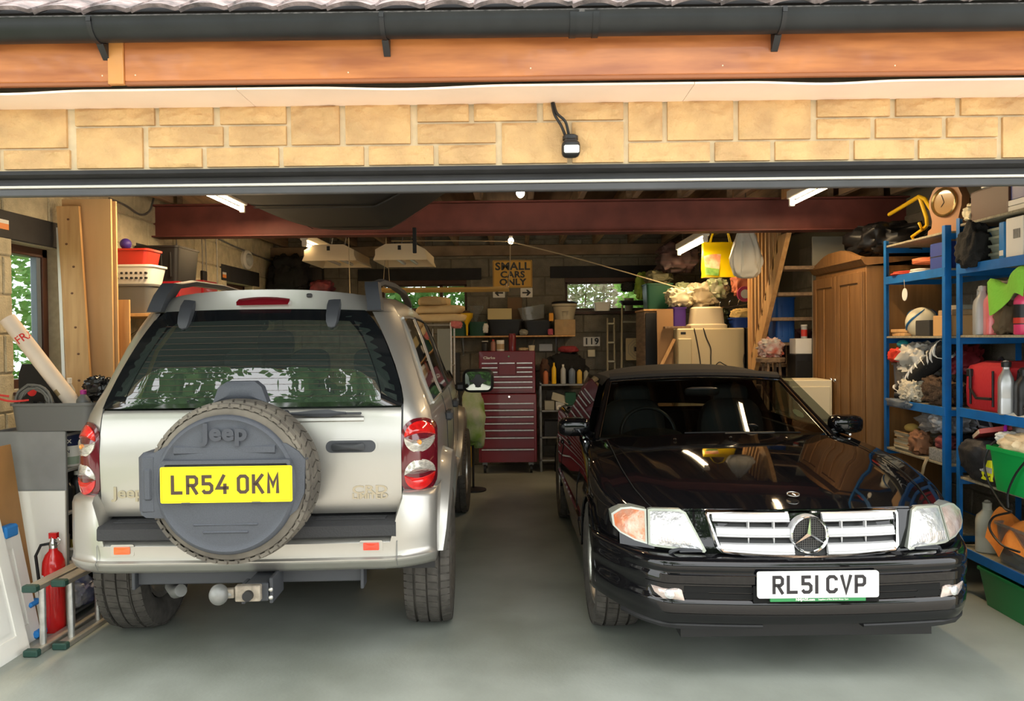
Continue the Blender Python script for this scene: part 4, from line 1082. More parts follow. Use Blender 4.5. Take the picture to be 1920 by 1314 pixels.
for sg in (-1, 1):
    for x in (.15, .26, .33):
        for z0, z1 in ((.675, .701), (.613, .641)):
            if x == .33: continue
            MB().box(sg*x-.0025, sg*x+.0025, gy(x, .65)+.005, gy(x, .65)+.03, z0-.002, z1+.002).put('grille_stay', m_slat, K)
# emblem: ring with a three pointed star on a mesh disc
zs_, ys_ = .651, gy(0, .65)-.012
MB().lathe([(.083, ys_+.05), (.083, ys_+.004), (.078, ys_-.002)], 40, 'y', False).put('emblem_cup', m_slat, K).location = (0, 0, zs_)
em = MB(); em.lathe([(.074, ys_+.006), (.082, ys_+.002), (.083, ys_-.006), (.079, ys_-.010), (.074, ys_-.004)], 48, 'y', False)
for k in range(3):
    a = pi/2+2*pi*k/3; d = Vector((cos(a), 0, sin(a))); n = Vector((-sin(a), 0, cos(a)))
    c = Vector((0, ys_-.006, 0)); em.raw([c+d*.077, c+n*.0125-d*.006+Vector((0, .006, 0)), c-n*.0125-d*.006+Vector((0, .006, 0)), c+Vector((0, -.008, 0)), c+d*.077+Vector((0, .006, 0))], [(0, 1, 3), (0, 3, 2), (0, 4, 1), (0, 2, 4)])
em = em.put('emblem', m_chr, K, ang=15); em.location = (0, 0, zs_)
MB().lathe([(.074, ys_+.014), (.001, ys_+.014)], 32, 'y', False).put('emblem_disc', m_blk, em)
me_ = MB()
for q in range(-7, 8):
    c_ = q*.0098; h_ = sqrt(max(0, .072**2-c_**2))
    if h_ < .01: continue
    me_.tube([(c_, ys_+.009, -h_), (c_, ys_+.009, h_)], .0009, 4); me_.tube([(-h_, ys_+.009, c_), (h_, ys_+.009, c_)], .0009, 4)
me_.put('emblem_mesh', mat('mesh_grey', (.14, .14, .14), .4, .6), em, kind='stuff')
# ---- headlamps
m_hl = mat('headlamp_glass', (.96, .97, .97), .10, .55, coat=1., c2=(.60, .61, .62), scale=16, bump=.6, bscale=22)
m_hf = mat('headlamp_frame', (.42, .44, .38), .3, .3, coat=.6)
m_tc = mat('turn_clear', (.70, .60, .55), .1, .35, coat=1., c2=(.50, .38, .34), scale=18, bump=.4, bscale=30)
m_to = mat('turn_orange', (.75, .20, .07), .1, .2, coat=1., c2=(.62, .40, .30), scale=14, bump=.3, bscale=30)
hy = lambda x, z: k_yf(x)-.012+RK(z)
for sg in (-1, 1):
    O = [(.455, .575), (.50, .566), (.66, .574), (.685, .58), (.688, .735), (.66, .742), (.505, .738), (.485, .722)]
    O = [(.447, .578), (.455, .570), (.66, .578), (.686, .582), (.676, .728), (.660, .734), (.540, .740), (.515, .728)]
    hl = MB().patch([(sg*x, z) for x, z in O], hy, 0, 4, .03).put('headlamp', m_hf, K)
    cx, cz = .585, .655
    I = [(cx+(x-cx)*.90, cz+(z-cz)*.88) for x, z in O]
    MB().patch([(sg*x, z) for x, z in I], lambda x, z: hy(x, z)-.002, .022, 6, .01).put('lamp_lens', m_hl, hl)
    ribs = MB()
    for q in range(14):
        x = .50+q*.012; ribs.tube([(sg*x, hy(x, z)-.0245+.03*((z-.655)/.08)**2*.7, z) for z in (.60, .62, .635)], .0012, 4)
    ribs.put('lens_flutes', m_tc, hl)
    T = [(.690, .584), (.74, .592), (.80, .615), (.828, .640), (.832, .690), (.79, .722), (.745, .732), (.682, .728)]
    tl = MB().patch([(sg*x, z) for x, z in T], hy, 0, 4, .10).put('turn_signal', m_hf, K)
    cx, cz = .755, .66
    I = [(cx+(x-cx)*.88, cz+(z-cz)*.88) for x, z in T]
    MB().patch([(sg*x, z) for x, z in I], lambda x, z: hy(x, z)-.002, .012, 5, .01).put('turn_lens', m_to if sg < 0 else m_tc, tl)
    wq = MB(); wq.tube([(sg*.600, hy(.6, .56)-.02, .565), (sg*.590, hy(.6, .56)-.035, .578), (sg*.565, hy(.56, .56)-.035, .590), (sg*.475, hy(.5, .58)-.035, .584)], [.012, .009, .006, .006], 6)
    wq.box(min(sg*.47, sg*.57), max(sg*.47, sg*.57), hy(.5, .58)-.042, hy(.5, .58)-.026, .578, .586, .002); wq.put('headlamp_wiper', m_plas, K)
# ---- front bumper
def by(x): return .0+.075*(abs(x)/.6)**2*.6 if abs(x) <= .60 else .045+.43*((abs(x)-.60)/.30)**2.0+ .15*(abs(x)-.60)
bpf = MB(); rows = []
xs_ = [-.900+1.8*q/72 for q in range(73)]
for x in xs_:
    y = by(x); e = max(0, (abs(x)-.6)/.3)
    sec = [(.10, .562), (.045, .562), (.012, .555), (-.002, .540), (-.004, .515), (.004, .505), (.004, .497), (-.004, .490), (-.002, .455), (.010, .448), (.012, .385), (.002, .378), (-.002, .365), (.0, .325), (.010, .318), (.012, .300), (.03, .272), (.09, .262)]
    rows.append([(x, y+d, z+(.0 if z > .4 else .010*e)) for d, z in sec])
bpf.loft(rows)
for sg, r in ((-1, rows[0]), (1, rows[-1])):
    bpf.loft([[(p[0]+sg*.006*sin(q*pi), p[1]+q*(.10 if p[2] > .0 else 0), p[2]+(.0)) for p in r] for q in (0, .25, .5, .75, 1)])
bpf.put('front_bumper', m_black, K, ang=45)
for sg in (-1, 1):
    for z0, z1, a, b in ((.415, .440, .26, .56), (.388, .410, .26, .60)):
        rr2 = [[(sg*x, by(x)+.008, z) for z in (z0, z1)] for x in [lerp(a, b, q/8) for q in range(9)]]
        MB().loft(rr2).put('air_slot', MATS['gap_black'], K)
    F = [(.595, .396), (.700, .404), (.718, .412), (.735, .444), (.728, .448), (.612, .446), (.604, .440)] 
    F = [(x-.042, z-.016) for x, z in [(.600, .392), (.690, .398), (.722, .420), (.735, .446), (.625, .446), (.612, .440)]]
    fg = MB().patch([(sg*x, z) for x, z in F], lambda x, z: by(x)+.004, .006, 4, .02).put('fog_lamp', m_tc, K)
    MB().patch([(sg*x, z) for x, z in circ(.623, .406, .020, 16)], lambda x, z: by(x)-.006, .006, 3, .01).put('fog_reflector', m_hl, fg)
    MB().patch([(sg*x, z) for x, z in ((.44, .375), (.548, .377), (.560, .424), (.52, .430), (.46, .428))], lambda x, z: by(x)+.009, 0, 2).put('fog_recess', MATS['gap_black'], K)
    lp = MB(); lp.loft([[(sg*x, by(x)+.04+dy, z) for dy, z in ((0, .275), (-.012, .262), (-.008, .242+.012*abs(q-4)/4), (.05, .25))] for q, x in enumerate([lerp(.22, .80, i/8) for i in range(9)])], False, True, True); lp.put('spoiler_lip', m_blk, K)
MB().box(-.27, .27, -.0, .012, .378, .45, .002).put('plate_backing', MATS['gap_black'], K)
kp = MB().patch(rrect(-.260, .260, .404, .517, .010), lambda x, z: -.020, 0, 2, .012).put('number_plate', mat('plate_white', (.92, .92, .90), .3), K)
plate_text('RL51 CVP', -.0222, -.019).put('plate_letters', mat('plate_black', (.02, .018, .022), .4), kp, loc=(.004, 0, .462))
e = MB(); ribbon(e, rrect(-.254, .254, .410, .511, .008), .0012, -.0208, -.0195, True); e.put('plate_edge', mat('plate_grey', (.5, .5, .5), .5), kp)
ds = MB().box(-.205, .205, -.018, -.008, .388, .4045, .001).put('dealer_strip', mat('strip_green', (.03, .22, .07), .4), K)
text_mb('NMJAGS.com', .0145, .001, .0004).put('strip_lettering', m_white, ds, loc=(-.055, -.0186, .3965))
text_mb('Suppliers of Fine British Motor Cars', .0088, .001, .0001).put('strip_lettering', m_white, ds, loc=(.065, -.0186, .3965))
# ---- arches, underbody, wheels
for sg in (1, -1):
    for (c, r) in KA:
        wh = MB(); wh.loft([[(sg*xx, c-(r+.003)*cos(pi*k/16), .325+(r+.003)*sin(pi*k/16)) for xx in (.55, .87)] for k in range(17)])
        wh.loft([[(sg*.55, c-r*cos(pi*k/16), .325+r*sin(pi*k/16)) for k in range(17)], [(sg*.55, c-r*cos(pi*k/16), .325) for k in range(17)]])
        wh.put('wheel_housing', m_blk, K)
        MB().tube([(sg*(k_w(c)*.985+.001), c-r*cos(pi*k/16), .325+r*sin(pi*k/16)) for k in range(17)], .007, 6).put('arch_lip', m_black, K)
        wheel(K, sg*.775, c, sg, .325, .225, .215, 8, steer=radians(1) if c < 1 else 0)
ub = MB().box(-.56, .56, .12, 4.2, .19, .26); ub.box(-.80, .80, 1.25, 2.98, .19, .24); ub.put('underbody', m_blk, K)
# ================================================================= CLUTTER helpers
def cm(name, c, r=.6, metal=0., **k): return mat(name, c, r, metal, **k)
def tub(name, label, cat, x, y, z, w_, d, h, m, taper=.86, group=None, rz=0, rim=.012, ribs=0, n=5, rr=.03, lid=None):
    """open-topped container with rim; (x,y) centre, z base"""
    t = thing(name, label, cat, (x, y, z), rz, group)
    def rct(k, zz, inset=0): return [(a, b, zz) for a, b in rrect(-w_/2*k+inset, w_/2*k-inset, -d/2*k+inset, d/2*k-inset, min(rr, w_*.2, d*.2))]
    b = MB(); L = [rct(lerp(taper, 1, q/4), .001+(h-.001)*q/4) for q in range(5)]
    b.loft(L+[rct(1, h, .004), rct(taper, .006, .006)], True, True, True)
    b.put('body', m, t)
    r = MB(); r.loft([rct(1, h-rim), [(p[0]*1.0+(rim*.6 if p[0] > 0 else -rim*.6), p[1]+(rim*.6 if p[1] > 0 else -rim*.6), h-rim) for p in rct(1, 0)], [(p[0]+(rim*.6 if p[0] > 0 else -rim*.6), p[1]+(rim*.6 if p[1] > 0 else -rim*.6), h+.002) for p in rct(1, 0)], rct(1, h+.002, .003)], True)
    r.put('rim', m, t)
    for k in range(ribs):
        xx = (-.5+(k+.5)/ribs)*w_*.86
        MB().box(xx-.006, xx+.006, -d/2*1.0-.003, -d/2*taper, h*.12, h*.82, .002).put('rib', m, t)
    if lid: MB().box(-w_/2-.01, w_/2+.01, -d/2-.01, d/2+.01, h, h+.022, .008).put('lid', lid, t)
    return t
def carton(label, x, y, z, w_, d, h, m=None, group=None, rz=0, name='cardboard_box', cat='box', tape=True):
    m = m or m_card
    t = thing(name, label, cat, (x, y, z), rz, group)
    MB().cbox(w_, d, h, 0, .003).put('body', m, t)
    f_ = MB(); f_.box(-w_/2+.002, -.001, -d/2+.002, d/2-.002, h, h+.003); f_.put('flap', m, t)
    f_ = MB(); f_.box(.001, w_/2-.002, -d/2+.002, d/2-.002, h, h+.003); f_.put('flap', m, t)
    if tape: MB().box(-.02, .02, -d/2-.0008, -d/2+.0005, h*.55, h).put('tape', cm('parcel_tape', (.40, .27, .12), .3), t)
    return t
def bottle(label, x, y, z, r, h, m, mc, group=None, neck=.38, lab=None, name='bottle', cat='bottle', flat=1., shoulder=.68, rz=0):
    t = thing(name, label, cat, (x, y, z), rz, group)
    b = MB(); P = [(r*.9, 0), (r, h*.03), (r, h*shoulder), (r*.93, h*(shoulder+.06)), (r*neck*1.25, h*(shoulder+.17)), (r*neck, h*(shoulder+.2)), (r*neck, h*.9)]
    b.lathe(P, 20); b.v = [(p[0], p[1]*flat, p[2]) for p in b.v]; b.put('body', m, t)
    MB().lathe([(r*neck*1.15, h*.88), (r*neck*1.2, h*.99), (r*neck*1.0, h)], 14).put('cap', mc, t)
    if lab:
        l = MB().lathe([(r*1.012, h*.16), (r*1.012, h*(shoulder-.10))], 20, cap=False); l.v = [(p[0], p[1]*flat, p[2]) for p in l.v]; l.put('paper_label', lab, t)
    return t
def jerry(label, x, y, z, w_, d, h, m, mc, rz=0, lab=None, name='handled_bottle', lab_z=(.12, .55), group=None):
    """flat bottle with a moulded loop handle"""
    t = thing(name, label, 'bottle', (x, y, z), rz, group)
    b = MB(); rows = []
    for q, (k, kk) in enumerate(((.92, 0), (1, .02), (1, .30), (.985, .32), (1, .34), (1, .60), (.9, .70))):
        rows.append([(a*k, c_*k, h*kk) for a, c_ in rrect(-w_/2, w_/2, -d/2, d/2, min(w_, d)*.28)])
    rows.append([(a*.55-w_*.12, c_*.55, h*.80) for a, c_ in rrect(-w_/2, w_/2, -d/2, d/2, min(w_, d)*.28)])
    rows.append([(a*.26-w_*.18, c_*.4, h*.86) for a, c_ in rrect(-w_/2, w_/2, -d/2, d/2, min(w_, d)*.28)])
    rows.append([(a*.26-w_*.18, c_*.4, h*.92) for a, c_ in rrect(-w_/2, w_/2, -d/2, d/2, min(w_, d)*.28)])
    b.loft(rows, True, True, True); b.put('body', m, t)
    MB().tube([(-w_*.12, 0, h*.84), (w_*.14, 0, h*.965), (w_*.38, 0, h*.93), (w_*.47, 0, h*.78), (w_*.42, 0, h*.60)], [w_*.11, w_*.13, w_*.13, w_*.13, w_*.12], 8).put('handle', m, t)
    MB().lathe([(w_*.16, h*.90), (w_*.17, h*.99), (w_*.14, h)], 14).put('cap', mc, t, loc=(-w_*.18, 0, 0))
    if lab: MB().box(-w_*.40, w_*.40, -d/2-.002, -d/2+.002, h*lab_z[0], h*lab_z[1], .001).put('paper_label', lab, t)
    return t
def blob(name, label, cat, x, y, z, w_, d, h, m, seed=1, fold=.16, freq=5., group=None, p=.68, rz=0, neck=0, n=(44, 28), parent=None, flat=.0):
    """soft lump resting on z: bag, cloth bundle"""
    fold = fold if fold < .13 else .13+(fold-.13)*.15
    def fn(q, dd):
        P = Vector((dd.x*w_, dd.y*d, dd.z*h))/max(w_, d, h)*2
        s_ = noise.noise(P*freq*.35+Vector((seed*7.1, 0, 0)))*fold*2.4
        r_ = 1-abs(noise.noise(P*freq*.8+Vector((0, seed*3.3, 0))))*3.2
        r2 = 1-abs(noise.noise(P*freq*1.9+Vector((seed*1.7, 0, 4))))*3.2
        k = 1+s_+(r_*.55+r2*.3)*fold
        v = Vector((q.x*k, q.y*k, q.z))
        if neck and dd.z > .3: g = 1-neck*min(1, (dd.z-.3)/.7); v.x *= g; v.y *= g
        lean = noise.noise(Vector((seed*5.5, 1, 2)))*.5*w_
        v.x += lean*(q.z/h+.5)*.6
        v.z = h/2+q.z*(1+(s_+r2*fold*.5)*.9); v.z = max(.002, v.z)
        return v
    b = MB().sph((0, 0, 0), (w_/2, d/2, h/2), n[0], n[1], p, fn)
    if parent: return b.put(name, m, parent, (x, y, z), rz)
    return b.put(name, m, None, (x, y, z), rz, label, cat, group, ang=60)
def coil(name, label, cat, x, y, z, r, turns, wr, m, group=None, rot=(0, 0, 0), ry=1.):
    b = MB(); rnd = random.Random(int(r*1000)+turns); pts = []
    for k in range(turns*20+1):
        a = 2*pi*k/20; rr_ = r+rnd.uniform(-.5, .5)*wr*1.5+sin(a*.37)*wr*2
        pts.append((rr_*cos(a), rr_*ry*sin(a), wr+(k/20/turns)*wr*3+rnd.uniform(0, .4)*wr))
    b.tube(pts, wr, 6); o = b.put(name, m, None, (x, y, z), 0, label, cat, group); o.rotation_euler = rot; return o
def drape(name, label, cat, pts_fn, nu, nv, m, th=.004, group=None, loc=(0, 0, 0)):
    return MB().sheet(nu, nv, pts_fn, th).put(name, m, None, loc, 0, label, cat, group, ang=60)
def cable(name, label, cat, pts, r, m, group=None, n=6):
    o = Vector(pts[0]); P = [Vector(p)-o for p in pts]
    # smooth by Catmull-Rom
    Q = []
    for i in range(len(P)-1):
        p0 = P[max(i-1, 0)]; p1 = P[i]; p2 = P[i+1]; p3 = P[min(i+2, len(P)-1)]
        for k in range(6):
            t = k/6; Q.append(.5*((2*p1)+(p2-p0)*t+(2*p0-5*p1+4*p2-p3)*t*t+(3*p1-p0-3*p2+p3)*t**3))
    Q.append(P[-1]); return MB().tube(Q, r, n).put(name, m, None, o, 0, label, cat, group)
def board(name, label, cat, c0, c1, c2_, th, m, group=None):
    """flat board from bottom-left c0, bottom-right c1, top-left c2_"""
    c0, c1, c2_ = Vector(c0), Vector(c1), Vector(c2_); n = (c1-c0).cross(c2_-c0).normalized()*th; c3 = c1+(c2_-c0); o = c0.copy()
    V = [p-o for p in (c0, c1, c3, c2_)]; V += [v+n for v in V]
    return MB().raw(V, [(0,1,2,3), (4,7,6,5), (0,4,5,1), (1,5,6,2), (2,6,7,3), (3,7,4,0)]).put(name, m, None, o, 0, label, cat, group)

m_tubg = cm('grey_tub_plastic', (.13, .13, .125), .42); m_cabg = cm('grey_cabinet', (.235, .235, .23), .55, var=.08)
m_dkg = cm('dark_green_plastic', (.01, .07, .035), .4); m_green = cm('green_plastic', (.01, .34, .07), .32, coat=.2); m_gl = cm('lime_cloth', (.24, .58, .05), .85, bump=.3, scale=60)
m_org = cm('orange_cloth', (.85, .26, .04), .9, bump=.4, scale=40); m_wht = cm('white_plastic', (.78, .76, .70), .4); m_clr = cm('cloudy_plastic', (.42, .43, .42), .3, alpha=1)
m_pur = cm('purple_plastic', (.06, .02, .20), .4); m_yel2 = cm('yellow_plastic', (.85, .52, .02), .35); m_dirty = cm('dirty_plastic', (.30, .29, .23), .4)
m_tan = cm('tan_cloth', (.52, .38, .22), .9, bump=.3, scale=40); m_redp = cm('red_plastic', (.55, .04, .025), .35); m_bluep = cm('navy_plastic', (.03, .055, .26), .4)
m_ply = cm('plywood', (.66, .41, .19), .6, c2=(.60, .36, .16), scale=2, stretch=(5, 5, .6)); m_hard = cm('hardboard', (.42, .21, .07), .6, var=.08)
m_clrtub = glassmat('clear_tub', (.80, .80, .77), .08, .28, 1.4); m_cleanclr = glassmat('clear_plastic', (.86, .88, .88), .05, .2, 1.4)

# ================================================================= LEFT SIDE
t = thing('storage_unit', 'grey open-sided storage unit under the grey tub by the left window', 'shelving', (-2.67, 4.61, 0))
MB().box(-.21, .21, -.31, -.29, 0, 1.045, .003).put('side_panel', m_cabg, t); MB().box(-.21, .21, .29, .31, 0, 1.045, .003).put('side_panel', m_cabg, t)
MB().box(-.21, -.195, -.29, .29, 0, 1.045, .002).put('back_panel', m_cabg, t)
for z in (.04, .32, .60, .835, 1.03): MB().box(-.195, .21, -.29, .29, z-.015, z, .002).put('shelf', m_cabg, t)
tub('tub', 'grey plastic tub full of odds and ends on top of the grey storage unit', 'tub', -2.535, 4.44, 1.046, .455, .30, .15, m_tubg, .93, rr=.05)
# rolled chart tube
a = Vector((-2.42, 4.44, 1.09)); b_ = Vector((-2.80, 4.36, 1.66)); d = (b_-a)
t = thing('postal_tube', 'long cream cardboard tube with red warning print leaning up out of the tub', 'tube', a)
q = d.to_track_quat('Z', 'Y').to_matrix().to_4x4(); mb = MB(); mb.m = q; L_ = d.length
mb.lathe([(.040, 0), (.042, .0), (.042, L_), (.038, L_), (.038, L_-.05), (.001, L_-.05)], 28).put('tube_body', cm('cream_card', (.74, .62, .50), .7, var=.06), t)
qi = q.to_3x3().inverted(); cf = qi @ Vector((.35, -1, 0)); A0 = atan2(cf.y, cf.x); rl = qi @ Vector((1, 0, 0)); SG = 1 if (-sin(A0)*rl.x+cos(A0)*rl.y) > 0 else -1
def ontube(txt, size, m, zc_, off, name):
    tm_ = text_mb(txt, size, .0005, .0008); out = MB()
    for x, y, z in tm_.v:   # wrapped round the tube
        aa = A0+SG*(x/.0425+off)
        out.v.append(tuple(q @ Vector((.0428*cos(aa), .0428*sin(aa), zc_+z))))
    out.f = tm_.f; out.put(name, m, t)
ontube('FRAGILE', .062, cm('red_print', (.62, .03, .02), .6), L_*.80, 1.95, 'red_lettering')
for zc_, aa, w2 in ((.43, .0, .5), (.30, .9, .8)):
    o = MB(); o.m = q; o.loft([[(.0428*cos(-pi/2+aa+k*w2/5-w2/2), .0428*sin(-pi/2+aa+k*w2/5-w2/2), L_*zc_+h_) for k in range(6)] for h_ in (-.018, .018)]); o.put('packing_tape', cm('tape_brown', (.34, .24, .12), .4), t)
# things inside the tub
coil('strap_coil', 'coiled dark ribbed hose standing on edge in the grey tub', 'hose', -2.640, 4.345, 1.20, .085, 5, .007, cm('ribbed_grey', (.13, .125, .11), .6), rot=(pi/2, 0, 0))
t = thing('black_case', 'black flat case with a red dot, behind the postal tube', 'case', (-2.69, 4.53, 1.065))
MB().prism([(-.15, 0), (.12, 0), (.125, .20), (.06, .30), (.0, .34), (-.13, .34), (-.15, .28)], -.02, .02).put('case_shell', m_blk, t)
MB().patch(circ(-.075, .185, .028, 20), lambda x, z: -.021, .001, 2).put('red_dot', cm('dot_red', (.8, .03, .03), .5), t)
bottle('clear bottle with a white cap behind the leaning tube', -2.545, 4.50, 1.065, .030, .26, m_clr, m_wht, lab=m_wht)
bottle('small clear spray bottle in the tub beside the pine plank', -2.44, 4.50, 1.065, .028, .17, m_clr, m_clr)
blob('sponge', 'lime green sponge in the tub under the black case', 'sponge', -2.70, 4.42, 1.10, .12, .07, .06, cm('lime_sponge', (.42, .50, .06), .9), 3, .05)
blob('glove', 'dark rubber glove draped in the tub beside the hose', 'glove', -2.58, 4.36, 1.10, .13, .08, .10, m_blk, 4, .2)
bottle('grey bottle with a purple cap at the right of the tub', -2.39, 4.36, 1.065, .036, .20, m_tubg, cm('magenta_cap', (.35, .02, .2), .4))
t = blob('bin_bag', 'crumpled shiny black bag at the right end of the tub', 'bag', -2.375, 4.50, 1.195, .15, .12, .13, cm('bag_black', (.012, .012, .013), .22), 8, .2, 7)
cable('wire', 'red wire trailing out over the left edge of the tub', 'cable', [(-2.78, 4.33, 1.235), (-2.86, 4.28, 1.25), (-2.74, 4.26, 1.215), (-2.66, 4.31, 1.215)], .006, cm('red_wire', (.6, .04, .03), .5))
# on its shelves
t = thing('paint_tin', 'white and navy paint tin with a dark lid on the storage unit shelf', 'tin', (-2.545, 4.46, .8355))
MB().lathe([(.07, 0), (.072, .004), (.072, .175), (.07, .18)], 28).put('body', m_wht, t); MB().lathe([(.0728, .115), (.0728, .178)], 28, cap=False).put('navy_band', cm('navy_print', (.01, .02, .08), .4), t)
MB().lathe([(.068, .18), (.073, .186), (.071, .20), (.05, .196)], 28).put('lid', m_blk, t); MB().lathe([(.0728, .012), (.0728, .055)], 28, cap=False).put('green_band', cm('sage_print', (.32, .40, .30), .5), t)
for tx_, sz, zz in (('Dulux', .045, .145), ('KITCHEN', .022, .085)):
    tm_ = text_mb(tx_, sz, .0004, .0006); o = MB(); o.f = tm_.f
    o.v = [(.0733*cos(-pi/2+.1+x/.0733), .0733*sin(-pi/2+.1+x/.0733), zz+z) for x, y, z in tm_.v]; o.put('lettering', m_wht if zz > .1 else MATS['navy_print'], t)
blob('bag', 'purple cloth bundle beside the paint tin', 'cloth', -2.53, 4.66, .8355, .16, .16, .10, m_pur, 5, .15)
carton('brown paper packet with white label behind the paint tin', -2.54, 4.66, .937, .12, .12, .09, m_card, name='packet', cat='packet')
for i, (y, r, h, m_, l) in enumerate(((4.40, .035, .17, m_blk, 'black bottle at the near end of the middle shelf'), (4.50, .04, .20, m_blk, 'taller black bottle second along the middle shelf'), (4.60, .035, .15, m_dirty, 'dull cream bottle third along the middle shelf'), (4.72, .04, .18, m_blk, 'black bottle at the far end of the middle shelf'))):
    bottle(l, -2.51, y, .6005, r, h, m_, m_wht if i % 2 else m_blk, group='bottles on the middle shelf of the grey unit')
t = tub('tray', 'white tray of jars on the third shelf down of the grey unit', 'tray', -2.56, 4.62, .3205, .28, .40, .06, m_wht)
for i, (y, h) in enumerate(((4.5, .14), (4.6, .12), (4.71, .15))): bottle(('dark jar with yellow label in the white tray', 'squat dark jar in the middle of the white tray', 'dark jar at the far end of the white tray')[i], -2.52, y, .327, .034, h, m_blk, m_blk, neck=.9, shoulder=.74, lab=cm('label_gold', (.5, .38, .08), .5) if i == 0 else None, name='jar', cat='jar')
blob('rag', 'blue and white rag on the bottom shelf of the grey unit', 'cloth', -2.52, 4.46, .0405, .17, .22, .16, cm('rag_blue', (.05, .07, .3), .9, c2=(.6, .6, .6), scale=10), 6, .2)
blob('rag', 'grey rag bundle at the back of the bottom shelf', 'cloth', -2.53, 4.72, .0405, .20, .22, .18, m_dark, 7, .2)

# boards leaning beside the window
board('plywood_sheet', 'tall plywood sheet standing against the left wall beside the window', 'board', (-2.885, 5.045, 0), (-2.575, 5.045, 0), (-2.885, 5.055, 2.43), -.018, m_ply)
board('plywood_sheet', 'second plywood sheet just behind the tall one, its edge showing at the right', 'board', (-2.87, 5.075, 0), (-2.558, 5.075, 0), (-2.87, 5.085, 2.42), -.015, m_ply)
board('pine_plank', 'knotty pine plank leaning against the plywood sheet', 'plank', (-2.76, 4.975, 0), (-2.62, 4.975, 0), (-2.895, 5.010, 2.38), -.022, m_pine)
pk = [o for o in bpy.data.objects if o.name == 'pine_plank'][0]
for f_, g_2 in ((.965, .5), (.90, .35), (.84, .6), (.77, .45), (.68, .5), (.61, .55), (.54, .5), (.44, .6)):
    p = Vector((.14*g_2-.135*f_, .035*f_-.0005, 2.38*f_)); MB().sph((0, 0, 0), (.009, .0012, .007), 10, 6).put('knot', cm('knot_brown', (.16, .07, .03), .7), pk, p)
board('pine_board', 'short pine board standing beside the plywood sheets', 'panel', (-2.63, 5.20, 0), (-2.545, 5.20, 0), (-2.63, 5.21, 1.80), -.018, m_pine)
board('wooden_strip', 'thin pale strip of wood leaning at the left edge of the plywood', 'strip', (-2.83, 4.97, 0), (-2.81, 4.97, 0), (-2.91, 5.03, 2.25), -.012, m_wht)

# door panels and boards at the near left
def panel_door(label, y0, y1, xb, xt, h, group=None):
    t = thing('panelled_board', label, 'door panel', (xb, y0, 0), 0, group)
    L = y1-y0; k = (xt-xb)/h
    def sheet_(ya, yb, za, zb, o0, o1):
        b = MB(); V = []
        for oo in (o0, o1):
            for y, z in ((ya, za), (yb, za), (yb, zb), (ya, zb)): V.append((k*z+oo, y, z))
        return b.raw(V, [(0,3,2,1), (4,5,6,7), (0,1,5,4), (1,2,6,5), (2,3,7,6), (3,0,4,7)])
    sheet_(0, L, .0, h, -.018, -.004).put('slab', m_white, t)
    for ya, yb, za, zb in ((0, .075, 0, h), (L-.075, L, 0, h), (.0755, L-.0755, 0, .09), (.0755, L-.0755, h-.09, h)): sheet_(ya, yb, za, zb, -.0035, .004).put('frame_rail', m_white, t)
    sheet_(.105, L-.105, .12, h-.12, -.0035, .001).put('raised_panel', m_white, t)
    return t
panel_door('white panelled cupboard door leaning nearest the drive', 3.40, 3.95, -2.46, -2.63, .80)
d2 = panel_door('white panelled cupboard door with blue corner guards behind the first', 3.66, 4.12, -2.505, -2.615, .57)
m_foam = cm('blue_foam', (.02, .22, .62), .6)
for nm, y, z, x, s_ in (('foam_guard', .36, .56, -.112, .05), ('foam_guard', .42, .02, .0, .03), ('foam_guard', .43, .17, -.035, .02)):
    MB().box(x-.03, x+.02, y-.02, y+.085, z-s_*.6, z+s_*.7, .01).put(nm, m_foam, d2)
board('hardboard_sheet', 'brown hardboard sheet leaning behind the white doors', 'board', (-2.56, 3.75, 0), (-2.56, 4.20, 0), (-2.70, 3.75, .99), .006, m_hard)
board('cream_board', 'cream board standing against the side of the grey storage unit', 'board', (-2.76, 4.268, 0), (-2.455, 4.268, 0), (-2.76, 4.280, .725), -.012, m_white)
# fire extinguisher
t = thing('fire_extinguisher', 'red fire extinguisher standing beside the ladder', 'fire extinguisher', (-2.478, 4.20, 0))
m_fx = cm('extinguisher_red', (.58, .012, .012), .22, coat=.6)
MB().lathe([(.052, 0), (.056, .008), (.056, .33), (.053, .37), (.040, .405), (.022, .425), (.018, .45)], 32).put('cylinder', m_fx, t)
MB().lathe([(.020, .435), (.022, .46), (.014, .48), (.012, .50)], 16).put('valve', m_chr, t)
MB().loft([[(-.005+x, y, .49+h) for x, y in ((-.012, -.012), (.03, -.012), (.03, .012), (-.012, .012))] for h in (0, .03)], True, True, True).put('operating_lever', m_fx, t)
MB().tube([(.02+.018*cos(a), 0, .475+.018*sin(a)) for a in [2*pi*k/12 for k in range(13)]]+[(.0, 0, .47)], .002, 5).put('safety_pin', m_chr, t)
MB().tube([(-.015, 0, .462), (-.06, -.01, .455), (-.085, -.015, .40), (-.075, -.01, .28), (-.068, .0, .10)], .008, 8).put('hose', m_blk, t)
l = MB().lathe([(.0565, .235), (.0565, .31)], 32, cap=False); l.v = [v for v in l.v]; 
MB().loft([[(.0566*cos(a), .0566*sin(a), z) for a in [-pi*.86+k*.14 for k in range(6)]] for z in (.235, .305)]).put('paper_label', m_wht, t)
